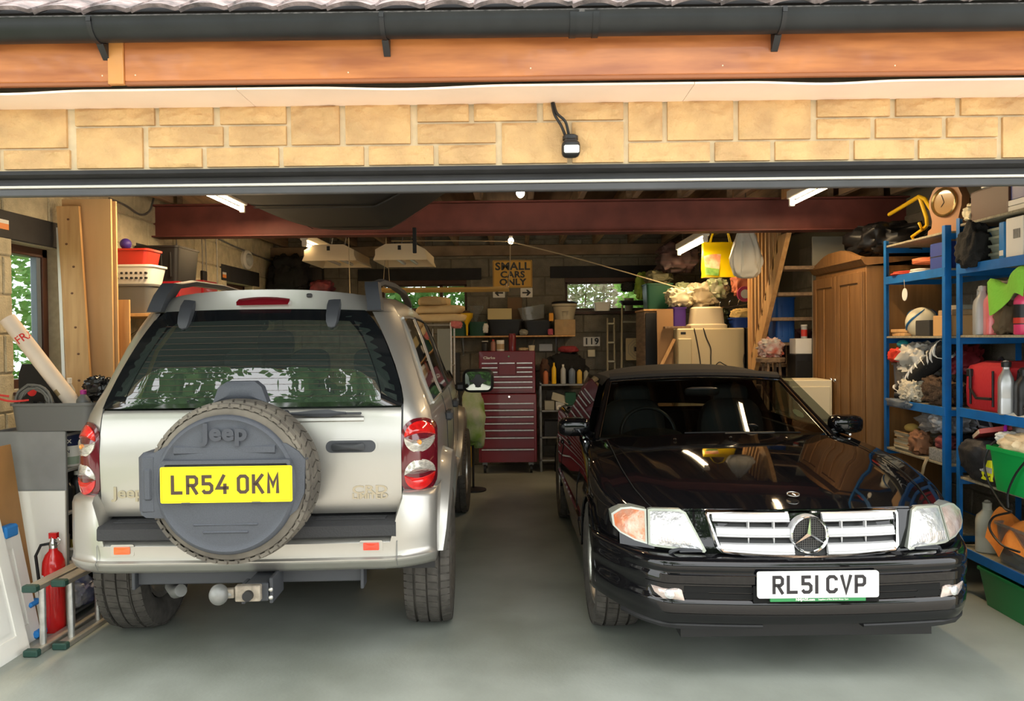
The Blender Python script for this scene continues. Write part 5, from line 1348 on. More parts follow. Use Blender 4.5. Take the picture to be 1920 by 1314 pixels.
# ladder on its side, two sections
for i, (x, y0, lab) in enumerate(((-2.385, 3.84, 'wall-side section of the aluminium ladder lying on its edge'), (-2.295, 3.93, 'car-side section of the aluminium ladder lying on its edge'))):
    t = thing('ladder', lab, 'ladder', (x, y0, 0), radians(-1.0), 'two ladder sections lying on edge beside the silver car')
    Ln = 2.3-.09*i
    for z0 in (0, .315): 
        MB().box(-.032, .032, 0, Ln, z0, z0+.028, .004).put('stile', cm('dull_alloy', (.40, .37, .31), .45, metal=.6, var=.2), t)
        MB().box(-.036, .036, -.012, .03, z0-.0, z0+.034, .006).put('end_cap', cm('green_cap', (.02, .06, .045), .5), t)
    for k in range(9): 
        MB().cyl((0, .10+k*.25, .026), (0, .10+k*.25, .317), .016, n=12).put('rung', m_alu, t)
# high shelf beyond the plywood
t = thing('wall_shelf', 'plank shelf high on the left wall holding bins and crates', 'shelf', (-2.70, 6.2, 1.70))
MB().box(-.24, .17, -.65, .9, 0, .022, .002).put('plank', m_pine, t)
for y in (-.5, .7):
    MB().box(-.24, -.22, y, y+.03, -.25, 0).put('bracket', m_steel, t)
    MB().tube([(-.23, y+.015, -.24), (.10, y+.015, -.005)], .009, 6).put('bracket_strut', m_steel, t)
tub('round_tub', 'dark grey tub at the near end of the high plank shelf', 'tub', -2.735, 5.74, 1.7225, .34, .30, .205, m_tubg, .9, rr=.12)
bk_ = tub('laundry_basket', 'white perforated laundry basket standing on the dark grey tub', 'basket', -2.735, 5.74, 1.930, .32, .28, .135, m_wht, .85, rr=.08)
for r_ in range(2):
    for k in range(8): MB().box(-.12+k*.034-.008, -.12+k*.034+.008, -.141, -.12, .035+r_*.035, .05+r_*.035, .003).put('slot', m_blk, bk_)
tub('bin', 'red plastic storage bin on top of the laundry basket', 'bin', -2.76, 5.74, 2.070, .30, .24, .11, m_redp, .88)
MB().sph((0, 0, 0), .04, 20, 12).put('ball', cm('violet_ball', (.06, .03, .25), .5), None, (-2.80, 5.70, 2.222), label='small violet ball resting in the red bin', cat='ball')
t = thing('tool_box', 'red metal drawer box under the black crate on the high shelf', 'tool box', (-2.735, 6.30, 1.7225))
MB().cbox(.30, .42, .26, 0, .006).put('body', m_red, t)
for k in range(3): MB().box(-.135, .135, -.222, -.209, .02+k*.08, .085+k*.08, .003).put('drawer', m_red, t)
tub('crate', 'black plastic crate on top of the red drawer box', 'crate', -2.76, 6.30, 1.984, .33, .42, .27, m_blk, .88, ribs=4)
carton('second red tool box behind the black crate', -2.72, 6.72, 1.7225, .26, .30, .30, m_red, name='tool_box', cat='tool box', tape=False)

# on the left wall
def wx(u, v): return WX(u, v, XL+.02)
p = WX(458, 487, XL); t = thing('bulkhead_lamp', 'oval white bulkhead lamp high on the left wall', 'lamp', (XL+.001, p.y, p.z))
MB().loft([[(x, a*k, b*k) for a, b in circ(0, 0, .15, 28, .105)] for x, k in ((0, 1), (.04, .98), (.055, .85), (.052, .66))], True).put('ring', m_wht, t)
MB().loft([[(x, a*k, b*k) for a, b in circ(0, 0, .15, 28, .105)] for x, k in ((.045, .66), (.07, .55), (.085, .3), (.088, .01))], True).put('diffuser', m_clr, t)
for i, (u, v0_, v1_, l) in enumerate(((378, 452, 520, 'grey conduit dropping to a dark socket on the left wall'), (385, 452, 545, 'second conduit just beyond the one with the dark socket'), (405, 440, 550, 'thick conduit beside the farthest side window'), (330, 440, 500, 'short cable on the left wall near the steel beam'))):
    a = WX(u, v0_, XL+.015); b_ = WX(u+2, v1_, XL+.015); b_.y = a.y
    cable('conduit', l, 'cable', [(a.x, a.y, min(a.z+.2, 2.8)), a, (a.x, a.y+.01, (a.z+b_.z)/2), b_], .010 if i == 2 else .007, m_steel)
p = WX(377, 518, XL); MB().cbox(.04, .09, .10, 0, .006).put('socket_box', m_blk, None, (XL+.022, p.y, p.z-.05), label='dark socket box at the foot of a conduit', cat='socket')
cable('cable', 'cable sagging along the left wall in front of the steel beam', 'cable', [wx(205, 372), wx(235, 385), wx(262, 402), wx(280, 396), wx(288, 372), wx(292, 360)], .009, m_steel)
cable('cable', 'cable running along the left wall beyond the steel beam', 'cable', [wx(410, 448), wx(440, 462), wx(480, 478), wx(512, 492)], .009, m_steel)
for u, v, l in ((6, 421, 'orange and white sticker on the nearest side lintel'), (421, 516, 'orange and white sticker on the farthest side lintel')):
    p = WX(u, v, XL+.019); t = thing('sticker', l, 'sticker', (XL+.0185, p.y, p.z)); MB().box(0, .001, -.05, .05, -.025, .008).put('orange_half', cm('sticker_orange', (.8, .25, .05), .5), t); MB().box(0, .001, -.05, .05, .008, .03).put('white_half', m_wht, t)
# dark corner shelf
t = thing('corner_shelf', 'dark shelf in the back left corner above the silver car', 'shelf', (-2.5, 9.35, 2.02)); MB().box(-.42, .38, -.2, .22, 0, .02).put('plank', m_joist, t)
MB().box(-.40, -.37, -.15, .2, -.25, 0).put('bracket', m_blk, t); MB().box(.30, .33, -.15, .2, -.25, 0).put('bracket', m_blk, t)
blob('coat', 'bulky black coat bundle in the back left corner', 'bag', -2.66, 9.32, 2.04, .42, .36, .46, m_dark, 12, .15)
blob('bag', 'pink and maroon bag on the dark corner shelf', 'bag', -2.28, 9.28, 2.04, .24, .22, .17, cm('pink_bag', (.28, .05, .06), .6, c2=(.10, .02, .03), scale=9), 13, .12)
carton('small black box on the dark corner shelf', -2.38, 9.42, 2.215, .16, .12, .15, m_blk, name='small_box', tape=False)

# ================================================================= OVERHEAD
def batten(label, x, y0, L_, z0=2.555):
    t = thing('strip_light', label, 'light', (x, y0, z0), 0, 'fluorescent strip lights under the joists')
    MB().box(-.035, .035, 0, L_, .0, .064, .006).put('housing', m_wht, t)
    for q in (0, L_-.03): MB().box(-.02, .02, q, q+.03, -.055, 0, .004).put('tube_holder', m_wht, t)
    if z0 < 2.5:
        for q in (.2, L_-.2): MB().cyl((0, q, .06), (0, q, 2.63-z0), .003, n=5).put('hanging_wire', m_steel, t)
    MB().tube([(0, .03, -.035), (0, L_-.03, -.035)], .013, 12).put('fluorescent_tube', mat('tube_glow', (1.0, .80, .52), .4, emit=16.), t)
batten('warm strip light over the bonnet of the black car', 2.08, 4.80, 1.32)
batten('warm strip light beside the yellow shopping bag', 1.67, 7.14, 1.2, 2.415)
batten('warm strip light beyond the beam on the left', -1.91, 7.14, 1.2, 2.415)
batten('strip light over the silver car ahead of the beam', -2.10, 4.80, 1.32)
for x, y, l in ((.02, 5.35, 'bare bulb glowing just inside the door opening'), (-.07, 8.0, 'bare bulb glowing at the bend of the rope')):
    t = thing('light_bulb', l, 'bulb', (x, y, 2.49))
    MB().sph((0, 0, 0), (.028, .028, .032), 16, 12).put('globe', mat('bulb_glow', (1.0, .82, .50), .4, emit=22.), t)
    MB().lathe([(.018, .028), (.018, .07), (.008, .08)], 12).put('holder', m_wht, t); MB().cyl((0, 0, .08), (0, 0, .33), .004, n=6).put('flex', m_wht, t)
def growlight(label, x):
    t = thing('reflector_light', label, 'light', (x, 7.20, 2.235), 0, 'two cream reflector lights hanging side by side')
    sec = [(-.245, 0), (-.225, .045), (-.225, .095), (-.13, .145), (.13, .145), (.225, .095), (.225, .045), (.245, 0)]
    MB().loft([[(a, y, b) for a, b in sec]+[(a*.97, y, b-.006) for a, b in sec[::-1]] for y in (0, .75)], True).put('reflector', cm('lamp_cream', (.80, .68, .46), .5), t)
    for y in (0, .74): MB().prism([(-.245, 0), (-.225, .045), (-.225, .095), (-.13, .145), (.13, .145), (.225, .095), (.225, .045), (.245, 0)], y-.004, y+.006).put('end_plate', MATS['lamp_cream'], t)
    MB().box(-.02, .008, -.008, -.003, .09, .13).put('cable_port', m_blk, t)
    for q in (-.06, .06): MB().tube([(q, .03, .03), (q, .70, .03)], .015, 10).put('tube', cm('unlit_tube', (.72, .72, .70), .25), t)
    for y in (.1, .62):
        MB().tube([(0, y, .145), (.05, y, .45)], .003, 5).put('hanging_wire', m_steel, t)
growlight('cream reflector light on the left of the hanging pair', -1.70); growlight('cream reflector light on the right of the hanging pair', -1.06)
m_rope = cm('rope', (.55, .45, .28), .9)
cable('rope', 'pale rope running from the bulb down to the heap of bags', 'rope', [(-.07, 7.90, 2.47), (.45, 7.9, 2.335), (1.0, 7.9, 2.175), (1.62, 7.9, 1.985)], .006, m_rope)
cable('rope', 'taut rope running left along the joists from the bulb', 'rope', [(-1.25, 7.9, 2.49), (-.6, 7.9, 2.485), (-.08, 7.9, 2.475)], .005, m_rope)
cable('rope', 'rope dropping from the bulb to the end of the drying rack', 'rope', [(-.075, 7.88, 2.47), (-.08, 7.84, 2.25), (-.095, 7.72, 2.02)], .005, m_rope)
cable('rope', 'thin rope hanging down beside the left reflector light', 'rope', [(-1.50, 7.1, 2.62), (-1.50, 7.1, 2.3), (-1.495, 7.1, 1.9)], .004, m_rope)
t = thing('drying_rack', 'pulley drying rack of four slim wooden rails hung on ropes over the cushions', 'drying rack', (-.69, 7.6, 1.985))
m_rail = cm('varnished_rail', (.50, .31, .09), .4)
for k, y in enumerate((-.21, -.07, .07, .21)): MB().tube([(-.62, y, 0), (.60, y, 0)], .012, 8).put('rail', m_rail, t)
for x in (-.56, .58): MB().tube([(x, -.24, .0), (x, -.12, .035), (x, 0, .045), (x, .12, .035), (x, .24, .0)], .010, 8).put('end_bracket', m_rail, t)
for x in (-.56,):
    for y in (-.2, .2): MB().tube([(x, y, .02), (x, 0, .50)], .003, 5).put('hanging_cord', m_rope, t)
# slung hull
t = thing('canoe_hull', 'black moulded hull slung under the joists above the silver car', 'boat', (-1.06, 3.80, 2.225))
def hf(a, b):
    k = cos(pi/2*a**1.6)**.45 if a < .999 else 0; th = lerp(-1, 1, b)
    return (.95*k*th, a*1.85, .37*(max(0, abs(th)-.33)/.67)**1.1*(.3+.7*k)+.10*(1-k))
m_hull = cm('hull_black', (.004, .004, .004), .6)
MB().sheet(24, 24, hf, .006).put('hull', m_hull, t)
MB().prism([(hf(0, q/24)[0], hf(0, q/24)[2]) for q in range(25)], -.004, .004).put('transom', m_hull, t)
for a in (.2, .72): MB().loft([[tuple(Vector(hf(a+da, b/24))+Vector((0, 0, -.010))) for b in range(25)] for da in (-.01, .01)]).put('sling_strap', m_dark, t)
MB().box(.36, .385, 1.52, 1.54, -.13, .04, .003).put('loose_strap', m_dark, t)
for a in (.2, .72):
    for b in (0, 1): p = hf(a, b); MB().cyl(p, (p[0], p[1], .40), .006, n=6).put('hook', m_steel, t)
# sensor on the stonework
p = W(1069, 278, YF-.02); t = thing('motion_sensor', 'black motion sensor with a pale window fixed to the stonework', 'sensor', (p.x, YF-.008, p.z))
MB().lathe([(.032, -.012), (.034, -.004), (.034, .006), (.03, .008)], 24, 'y').put('back_plate', m_blk, t)
MB().lathe([(.030, .028), (.030, .042), (.024, .046)], 20).put('collar', m_blk, t, loc=(0, -.03, 0)); MB().cbox(.05, .06, .03, .0, .008, y=-.035).put('neck', m_blk, t)
h_ = MB().sph((0, -.05, -.012), (.036, .036, .032), 20, 12, .6); h_.put('head', m_blk, t)
MB().box(-.006-.022, .030, -.090, -.080, -.034, -.004, .004).put('sensor_window', cm('sensor_white', (.70, .72, .74), .3), t)
a = W(1035, 193, YF-.015); b_ = W(1060, 255, YF-.02); c_ = W(1067, 255, YF-.02)
cable('cable', 'left black cable looping from the soffit to the motion sensor', 'cable', [a, W(1040, 215, YF-.03), W(1052, 235, YF-.03), b_], .0055, m_blk)
cable('cable', 'right black cable looping from the soffit to the motion sensor', 'cable', [a+Vector((.006, 0, 0)), W(1044, 212, YF-.035), W(1060, 228, YF-.035), c_], .0055, m_blk)
# ================================================================= BACK WALL
t = thing('wall_shelf', 'long plank shelf on the back wall above the red tool chest', 'shelf', (-.07, 9.40, 1.53))
MB().box(-.80, .72, -.17, .19, 0, .018, .002).put('plank', m_pine, t)
for x in (-.6, .52):
    MB().box(x-.012, x+.012, .175, .19, -.22, 0, .002).put('bracket', m_steel, t); MB().tube([(x, .18, -.2), (x, -.12, -.004)], .008, 6).put('bracket_strut', m_steel, t)
zs0 = 1.549
tub('crate', 'dark green crate at the left end of the back wall shelf', 'crate', -.70, 9.38, zs0, .20, .26, .17, m_dkg)
tub('crate', 'dark green crate second from the left on the back wall shelf', 'crate', -.48, 9.38, zs0, .20, .26, .16, m_dkg)
t = thing('funnel', 'yellow plastic funnel hanging spout down before the dark green crates', 'funnel', (-.595, 9.20, 1.555))
MB().lathe([(.010, 0), (.014, .12), (.03, .15), (.066, .21), (.073, .255), (.069, .25)], 24, cap=False).put('cone', m_yel2, t)
t = thing('funnel', 'clear plastic funnel standing up out of the dark green crate', 'funnel', (-.50, 9.35, 1.60))
MB().lathe([(.010, 0), (.014, .10), (.03, .17), (.09, .27), (.095, .30)], 24, cap=False).put('cone', m_cleanclr, t)
blob('cloth', 'white rag hanging over the corner of the dark green crate', 'cloth', -.385, 9.21, 1.58, .06, .04, .11, m_wht, 3, .1)
tub('crate', 'long black crate in the middle of the back wall shelf', 'crate', -.16, 9.40, zs0, .40, .26, .185, m_blk)
carton('cream carton lying on the long black crate', -.22, 9.38, 1.7365, .28, .20, .125, cm('cream_card2', (.58, .48, .25), .7), tape=False)
board('hardboard_offcut', 'brown hardboard offcut standing behind the cream carton', 'board', (-.13, 9.47, 1.74), (.04, 9.47, 1.74), (-.13, 9.48, 2.0), -.006, cm('hardboard_dull', (.17, .10, .05), .7))
tub('crate', 'black crate holding the tilted clear tub', 'crate', .22, 9.40, zs0, .32, .28, .17, m_blk)
t = tub('clear_tub', 'clear plastic tub tilted on top of the black crate', 'tub', .17, 9.38, 1.727, .31, .22, .16, m_cleanclr, .85); t.rotation_euler = (0, radians(-9), 0)
carton('small orange packet beside the white bucket', .375, 9.24, 1.71, .05, .04, .09, cm('orange_card', (.75, .33, .03), .6), name='packet', cat='packet', tape=False)
blob('tag', 'pink rosette at the foot of the cardboard box', 'rosette', .365, 9.225, zs0, .055, .04, .07, cm('rosette_pink', (.5, .10, .14), .8), 2, .2)
blob('cup', 'grey crumpled cup at the front edge of the back wall shelf', 'cup', .055, 9.235, zs0, .09, .06, .07, m_dirty, 4, .1)
carton('cardboard box under the white bucket on the back wall shelf', .535, 9.40, zs0, .24, .28, .175)
t = thing('bucket', 'off-white bucket with a black lid on the cardboard box', 'bucket', (.54, 9.40, 1.728))
MB().lathe([(.105, 0), (.135, .15), (.15, .16), (.15, .185)], 28).put('body', cm('bucket_white', (.55, .49, .36), .5), t)
l = MB().lathe([(.152, .186), (.156, .20), (.13, .215), (.12, .20)], 28); l.put('lid', m_blk, t)
MB().tube([(-.04, -.135, .05), (-.04, -.145, .10), (.04, -.145, .10), (.04, -.135, .05)], .006, 6).put('handle', MATS['bucket_white'], t)
# signs
t = thing('sign', 'yellow sign reading SMALL CARS ONLY on the back wall', 'sign', (-.068, YB-.022, 2.285))
MB().patch(rrect(-.235, .235, -.165, .165, .012), lambda x, z: 0, 0, 1, .008).put('sign_plate', cm('sign_yellow', (.75, .42, .06), .5), t)
e = MB(); ribbon(e, rrect(-.226, .226, -.156, .156, .010), .004, -.001, .0005, True); e.put('border', m_blk, t)
for tx_, sz, zz, sp in (('SMALL', .125, .088, 1.06), ('CARS', .105, -.010, 1.06), ('ONLY', .105, -.100, 1.02)):
    text_mb(tx_, sz, .0012, .004, spacing=sp, sx_=1.10).put('lettering', m_blk, t, loc=(0, -.0012, zz))
for sg, l in ((-1, 'white arrow sign at the left under the yellow sign'), (1, 'white sign with a black arrow to the right, under the yellow sign')):
    t = thing('arrow_sign', l, 'sign', (-.068+sg*.165, YB-.022, 2.060))
    MB().patch(rrect(-.072, .072, -.056, .056, .008), lambda x, z: 0, 0, 1, .008).put('sign_plate', m_white, t)
    e = MB().prism([(-.05, -.009), (.01, -.009), (-.005, -.036), (.016, -.036), (.052, 0), (.016, .036), (-.005, .036), (.01, .009), (-.05, .009)] if sg > 0 else [(.05, -.009), (.05, .009), (-.01, .009), (.005, .036), (-.016, .036), (-.052, 0), (-.016, -.036), (.005, -.036), (-.01, -.009)], -.0015, -.0002)
    e.put('arrow', m_blk, t)
t = thing('house_number', 'white plate with the number 119 on the back wall', 'sign', (.87, YB-.022, 1.468))
MB().patch(rrect(-.098, .098, -.055, .055, .004), lambda x, z: 0, 0, 1, .008).put('number_plate', m_white, t)
text_mb('119', .105, .0012, .003, spacing=1.15).put('numerals', m_blk, t, loc=(0, -.0012, 0))
MB().cbox(.16, .03, .085, 0, .004).put('socket_plate', m_wht, None, (.32, YB-.028, 1.36), label='white double socket under the plank shelf on the back wall', cat='socket')
MB().cbox(.09, .04, .085, 0, .004).put('socket_box', m_cream, None, (.865, YB-.033, 1.285), label='small cream box under the number plate', cat='socket')
# tool chest
t = thing('tool_chest', 'tall dark red tool chest on castors against the back wall', 'tool chest', (-.135, 9.12, 0))
m_chest = cm('chest_red', (.17, .008, .016), .32, coat=.3)
MB().box(-.325, .325, -.19, .25, .13, .895, .006).put('lower_cabinet', m_chest, t)
MB().box(-.315, .315, -.175, .25, .900, 1.375, .006).put('upper_cabinet', m_chest, t)
def drawer(x0, x1, z0, z1, y, hd=True):
    d = MB().box(x0, x1, y-.012, y, z0, z1, .003).put('drawer', m_chest, t)
    if hd: MB().loft([[(x, y-.012-a, z1-b) for a, b in ((0, .002), (.012, .004), (.012, .016), (.006, .018), (0, .016))] for x in (x0+.008, x1-.008)], False, True, True).put('drawer_handle', m_alu, d)
yl = -.19
z = .80
for h in (.075, .075, .075, .075, .085, .13, .16):
    drawer(-.30, .30, z-h+.006, z, yl); z -= h
yu = -.175
for z0, z1 in ((1.205, 1.25), (1.155, 1.20), (1.105, 1.15)):
    drawer(-.29, -.10, z0, z1, yu); drawer(.10, .29, z0, z1, yu)
drawer(-.094, .094, 1.105, 1.25, yu)
for z0, z1 in ((1.045, 1.098), (.985, 1.038), (.92, .978)): drawer(-.29, .29, z0, z1, yu)
text_mb('Clarke', .038, .001, .0012, sx_=1.3).put('lettering', m_wht, t, loc=(-.20, -.1765, 1.30)); text_mb('Clarke', .03, .001, .0006, sx_=1.3).put('lettering', cm('faded_print', (.10, .04, .04), .5), t, loc=(-.16, -.2035, .44))
MB().lathe([(.011, -.006), (.011, 0)], 14, 'y').put('lock', m_chr, t, loc=(.02, -.1765, 1.315)); MB().lathe([(.011, -.006), (.011, 0)], 14, 'y').put('lock', m_chr, t, loc=(.02, -.192, .865))
for x in (-.26, .26):
    for y in (-.12, .2):
        MB().cyl((x-.014, y, .055), (x+.014, y, .055), .052, n=18).put('castor', m_blk, t); MB().box(x-.03, x+.03, y-.03, y+.03, .09, .13, .003).put('castor_fork', m_steel, t)
zt = 1.3755
bottle('black jar with white lid on top of the red tool chest', -.385, 9.05, zt, .036, .115, m_blk, m_wht, neck=.9, shoulder=.74, name='jar', cat='jar')
bottle('small red-capped glue bottle on the tool chest', -.29, 9.04, zt, .028, .13, cm('glue_bottle', (.35, .16, .12), .4), m_redp)
t = thing('tin', 'white tin with a pale label on the tool chest', 'tin', (-.21, 9.05, zt)); MB().lathe([(.042, 0), (.044, .004), (.044, .118), (.042, .122)], 24).put('body', m_white, t); MB().lathe([(.0446, .02), (.0446, .08)], 24, cap=False).put('paper_label', m_tan, t)
t = thing('canister', 'tall dull red canister on the tool chest', 'canister', (-.075, 9.07, zt)); MB().lathe([(.042, 0), (.042, .17), (.036, .182)], 24).put('body', m_chest, t); MB().lathe([(.036, .182), (.036, .195)], 24).put('lid', m_chest, t)
blob('cloth', 'crumpled pale cloth in the middle of the tool chest top', 'cloth', .05, 9.05, zt, .10, .07, .035, m_tan, 4, .1)
t = thing('brush_pot', 'cream pot with a silver tool sticking out of it', 'pot', (.145, 9.05, zt)); MB().lathe([(.03, 0), (.036, .06), (.032, .06), (.026, .006)], 18, cap=False).put('body', m_cream, t); MB().cyl((0, 0, .01), (.03, 0, .12), .004, n=8).put('tool_shaft', m_chr, t)
# steel shelf unit
t = thing('shelf_unit', 'low grey steel shelf unit right of the red tool chest', 'shelving', (.525, 9.20, 0))
for x in (-.285, .285):
    for y in (-.15, .17): MB().box(x-.012, x+.012, y-.012, y+.012, 0, 1.01, .002).put('upright', m_steel, t)
for z in (.14, .40, .70, .995): MB().box(-.297, .297, -.162, .182, z-.02, z, .002).put('shelf', m_steel, t)
zz = .9955
BT = [(.30, .030, .17, cm('orange_label', (.5, .16, .06), .5), m_blk, 'orange and cream carton-shaped bottle at the left end of the steel unit'), (.395, .026, .24, m_yel2, m_yel2, 'tall yellow tube standing on the steel unit'), (.50, .030, .22, m_clr, m_wht, 'clear water bottle on the steel unit'), (.60, .038, .20, cm('blue_clear', (.15, .19, .25), .3), m_blk, 'blue-grey spray bottle on the steel unit'), (.685, .030, .18, cm('yellow_label', (.62, .40, .06), .5), m_blk, 'yellow bottle with dark top near the right of the steel unit'), (.76, .028, .17, m_dirty, m_blk, 'grey bottle at the right end of the steel unit')]
for x, r, h, m_, mc_, l in BT: bottle(l, x, 9.10, zz, r, h, m_, mc_, group='bottles along the front of the steel unit top')
blob('bag', 'black bag with a dull red flap slumped behind the bottles', 'bag', .56, 9.26, zz, .44, .20, .34, m_dark, 21, .16)
blob('cap', 'dull red cap on top of the black bag', 'cap', .57, 9.22, 1.345, .22, .16, .075, cm('dull_red_cloth', (.26, .03, .035), .8), 5, .08)
blob('doll', 'brown stuffed figure at the left end behind the bottles', 'toy', .30, 9.22, zz, .10, .12, .27, cm('brown_plush', (.10, .05, .03), .9), 9, .12)
for i, (x, z, w_, h, m_, l) in enumerate(((.34, .7005, .11, .10, m_dirty, 'pale box at the left of the upper shelf of the steel unit'), (.46, .7005, .10, .09, m_clr, 'clear jar box second along the upper shelf'), (.58, .7005, .12, .19, m_dkg, 'dark green box on the upper shelf of the steel unit'), (.72, .7005, .10, .12, m_wht, 'white box at the right of the upper shelf of the steel unit'))):
    carton(l, x, 9.13, z, w_, .14, h, m_, tape=False, name='small_box')
board('tilted_board', 'pale board leaning across the upper shelf of the steel unit', 'board', (.36, 9.06, .82), (.55, 9.06, .76), (.38, 9.10, .90), .004, m_dirty)
for x, l in ((.45, 'white roll on the upper shelf left of its neighbour'), (.53, 'white roll on the upper shelf right of its neighbour')): MB().lathe([(.012, -.04), (.028, -.04), (.028, .04), (.012, .04)], 18, 'y', False).put('roll', m_wht, None, (x, 9.02+.04, .7285), label=l, cat='roll')
for x, w_, m_, l in ((.36, .16, m_blk, 'black box on the lower shelf of the steel unit'), (.56, .14, m_dirty, 'grey box on the lower shelf of the steel unit'), (.38, .0, None, None)):
    if m_: carton(l, x, 9.14, .4005, w_, .2, .17, m_, tape=False, name='small_box')
t = thing('torch', 'small blue and orange torch on the lower shelf of the steel unit', 'torch', (.72, 9.05, .4205)); MB().tube([(-.06, 0, 0), (.03, 0, 0), (.05, 0, 0)], [.014, .014, .02], 12).put('barrel', m_bluep, t); MB().tube([(.05, 0, 0), (.06, 0, 0)], .021, 12).put('lens_ring', m_yel2, t)
coil('hose_coil', 'cream hose coil hung at the right of the steel unit', 'hose', .72, 9.0, .62, .085, 4, .010, m_cream, rot=(pi/2, 0, 0))
t = bottle('cloudy bottle with a yellow cap standing by the black car mirror', .62, 8.75, 0, .055, .50, m_clr, m_yel2, name='tall_bottle'); bottle('second cloudy bottle with a yellow base behind the first', .70, 8.82, 0, .05, .42, m_clr, m_yel2, name='tall_bottle')
# window ledge goods
zl = 1.8285
t = tub('food_tub', 'white tub with its lid askew on the right window ledge', 'tub', .99, 9.50, zl, .19, .15, .10, m_wht, .9); 
board('loose_lid', 'pale blue lid tilted on top of the white tub', 'lid', (.885, 9.42, 1.945), (1.06, 9.42, 1.99), (.885, 9.57, 1.95), .012, cm('pale_blue', (.45, .52, .60), .4))
t = thing('cup', 'grey beaker on the right window ledge beside the stepladder', 'cup', (1.31, 9.52, zl)); MB().lathe([(.045, 0), (.060, .15), (.056, .15), (.042, .006)], 20, cap=False).put('body', m_dirty, t)
# stepladder and folded ladder
def stepladder(label, x, w_, y, h, lean, steps, m, group='ladders leaning under the right back window'):
    t = thing('step_ladder', label, 'ladder', (x, y, 0), 0, group)
    for sx_ in (-w_/2, w_/2):
        MB().tube([(sx_*1.1, 0, .012), (sx_*.9, lean, h)], .012, 8).put('stile', m, t); MB().tube([(sx_*1.1, .16, .012), (sx_*.9, lean+.05, h-.04)], .010, 8).put('rear_leg', m, t)
    for k in range(steps):
        q = (k+.7)/steps; MB().box(-w_/2*(1.1-.2*q), w_/2*(1.1-.2*q), lean*q-.02, lean*q+.05, h*q-.012, h*q+.012, .003).put('tread', m, t)
    return t
m_ladd = cm('old_alloy', (.36, .32, .22), .45, metal=.6)
stepladder('narrow folded alloy ladder standing left of the stepladder', 1.065, .085, 9.18, 1.74, .08, 8, m_ladd)
t = stepladder('alloy stepladder with an embossed cream top plate', 1.37, .40, 9.0, 1.88, .20, 3, m_ladd)
pd = MB().patch(rrect(-.135, .135, -.125, .125, .01), lambda x, z: 0, 0, 2, .015).put('top_plate', cm('plate_cream', (.56, .44, .22), .5), t, loc=(-.02, .10, 1.38))
for r_ in (.115, .085, .055): e = MB(); ribbon(e, [(r_*cos(pi/8+k*pi/4), r_*sin(pi/8+k*pi/4)) for k in range(8)], .006, -.004, .001, True); e.put('embossing', m_ladd, pd)
MB().box(-.04, .04, -.006, 0, -.025, .025, .002).put('slot', m_blk, pd)
tub('tool_tray', 'black tray resting on the head of the stepladder', 'tray', 1.37, 9.22, 1.883, .40, .20, .05, m_blk)
# dark cupboard, hardboard sheet, green crate
t = thing('cupboard', 'dark tall cupboard behind the upright hardboard sheet', 'cupboard', (1.52, 8.72, 0)); MB().box(-.20, .10, -.30, .3, 0, 1.79, .004).put('carcass', m_joist, t); MB().box(-.19, .09, -.316, -.302, .02, 1.77, .003).put('door', m_blk, t); MB().box(-.21, .11, -.32, .31, 1.79, 1.81, .002).put('top', m_pine, t)
board('hardboard_sheet', 'brown hardboard sheet standing upright left of the cream freezer', 'board', (1.40, 8.05, 0), (1.565, 8.05, 0), (1.40, 8.12, 1.80), -.012, cm('hardboard_mid', (.34, .19, .08), .6))
board('wooden_batten', 'thin pale batten leaning diagonally across the hardboard sheet', 'batten', (1.36, 7.98, 1.16), (1.39, 7.98, 1.15), (1.545, 8.04, 1.50), .01, m_pine)
tub('crate', 'dark green crate on top of the dark cupboard', 'crate', 1.49, 8.62, 1.8105, .28, .34, .27, m_dkg, .9)
blob('bag', 'bright green leafy carrier bag hanging by the right window edge', 'bag', 1.42, 9.05, 1.94, .22, .20, .30, cm('lime_bag', (.32, .48, .07), .45), 31, .2)
blob('bag', 'small black bag at the right edge of the back window', 'bag', 1.24, 9.1, 2.03, .14, .12, .11, m_dark, 32, .1)
# freezer and heap
HEAP0 = set(bpy.data.objects)
t = thing('freezer', 'cream upright freezer with trailing dark flexes, behind the black car', 'freezer', (1.865, 8.08, 0))
m_frz = cm('freezer_cream', (.60, .50, .30), .4)
MB().box(-.335, .335, -.30, .30, .02, 1.60, .012).put('body', m_frz, t)
MB().box(-.335, -.20, -.345, -.303, .06, 1.50, .008).put('side_door', cm('freezer_cream2', (.55, .47, .28), .4), t)
MB().box(-.30, -.25, -.349, -.34, 1.525, 1.55, .002).put('badge', m_blk, t) if False else MB().box(-.30, -.25, -.305, -.30, 1.54, 1.565, .002).put('badge', m_blk, t)
for x in (-.3, .3):
    for y in (-.26, .26): MB().cyl((x, y, 0), (x, y, .025), .02, n=10).put('foot', m_blk, t)
for l, P in (('left dark flex hanging down the freezer front', [(1.70, 7.77, 1.60), (1.73, 7.765, 1.45), (1.76, 7.765, 1.25), (1.77, 7.765, 1.0)]), ('middle dark flex hanging down the freezer front', [(1.79, 7.77, 1.60), (1.82, 7.765, 1.50), (1.86, 7.765, 1.40), (1.86, 7.765, 1.30), (1.87, 7.765, 1.20), (1.94, 7.765, 1.26), (1.99, 7.765, 1.24), (2.10, 7.765, 1.18)]), ('short dark flex at the right edge of the freezer front', [(2.185, 7.77, 1.34), (2.175, 7.765, 1.28), (2.185, 7.765, 1.20)])):
    cable('flex', l, 'cable', P, .005, m_blk)
zf = 1.6005
t = thing('plank', 'rough plank end jutting left across the freezer top', 'plank', (1.62, 7.86, zf)); MB().box(-.20, .06, -.05, .05, 0, .022, .002).put('board', m_joist, t)
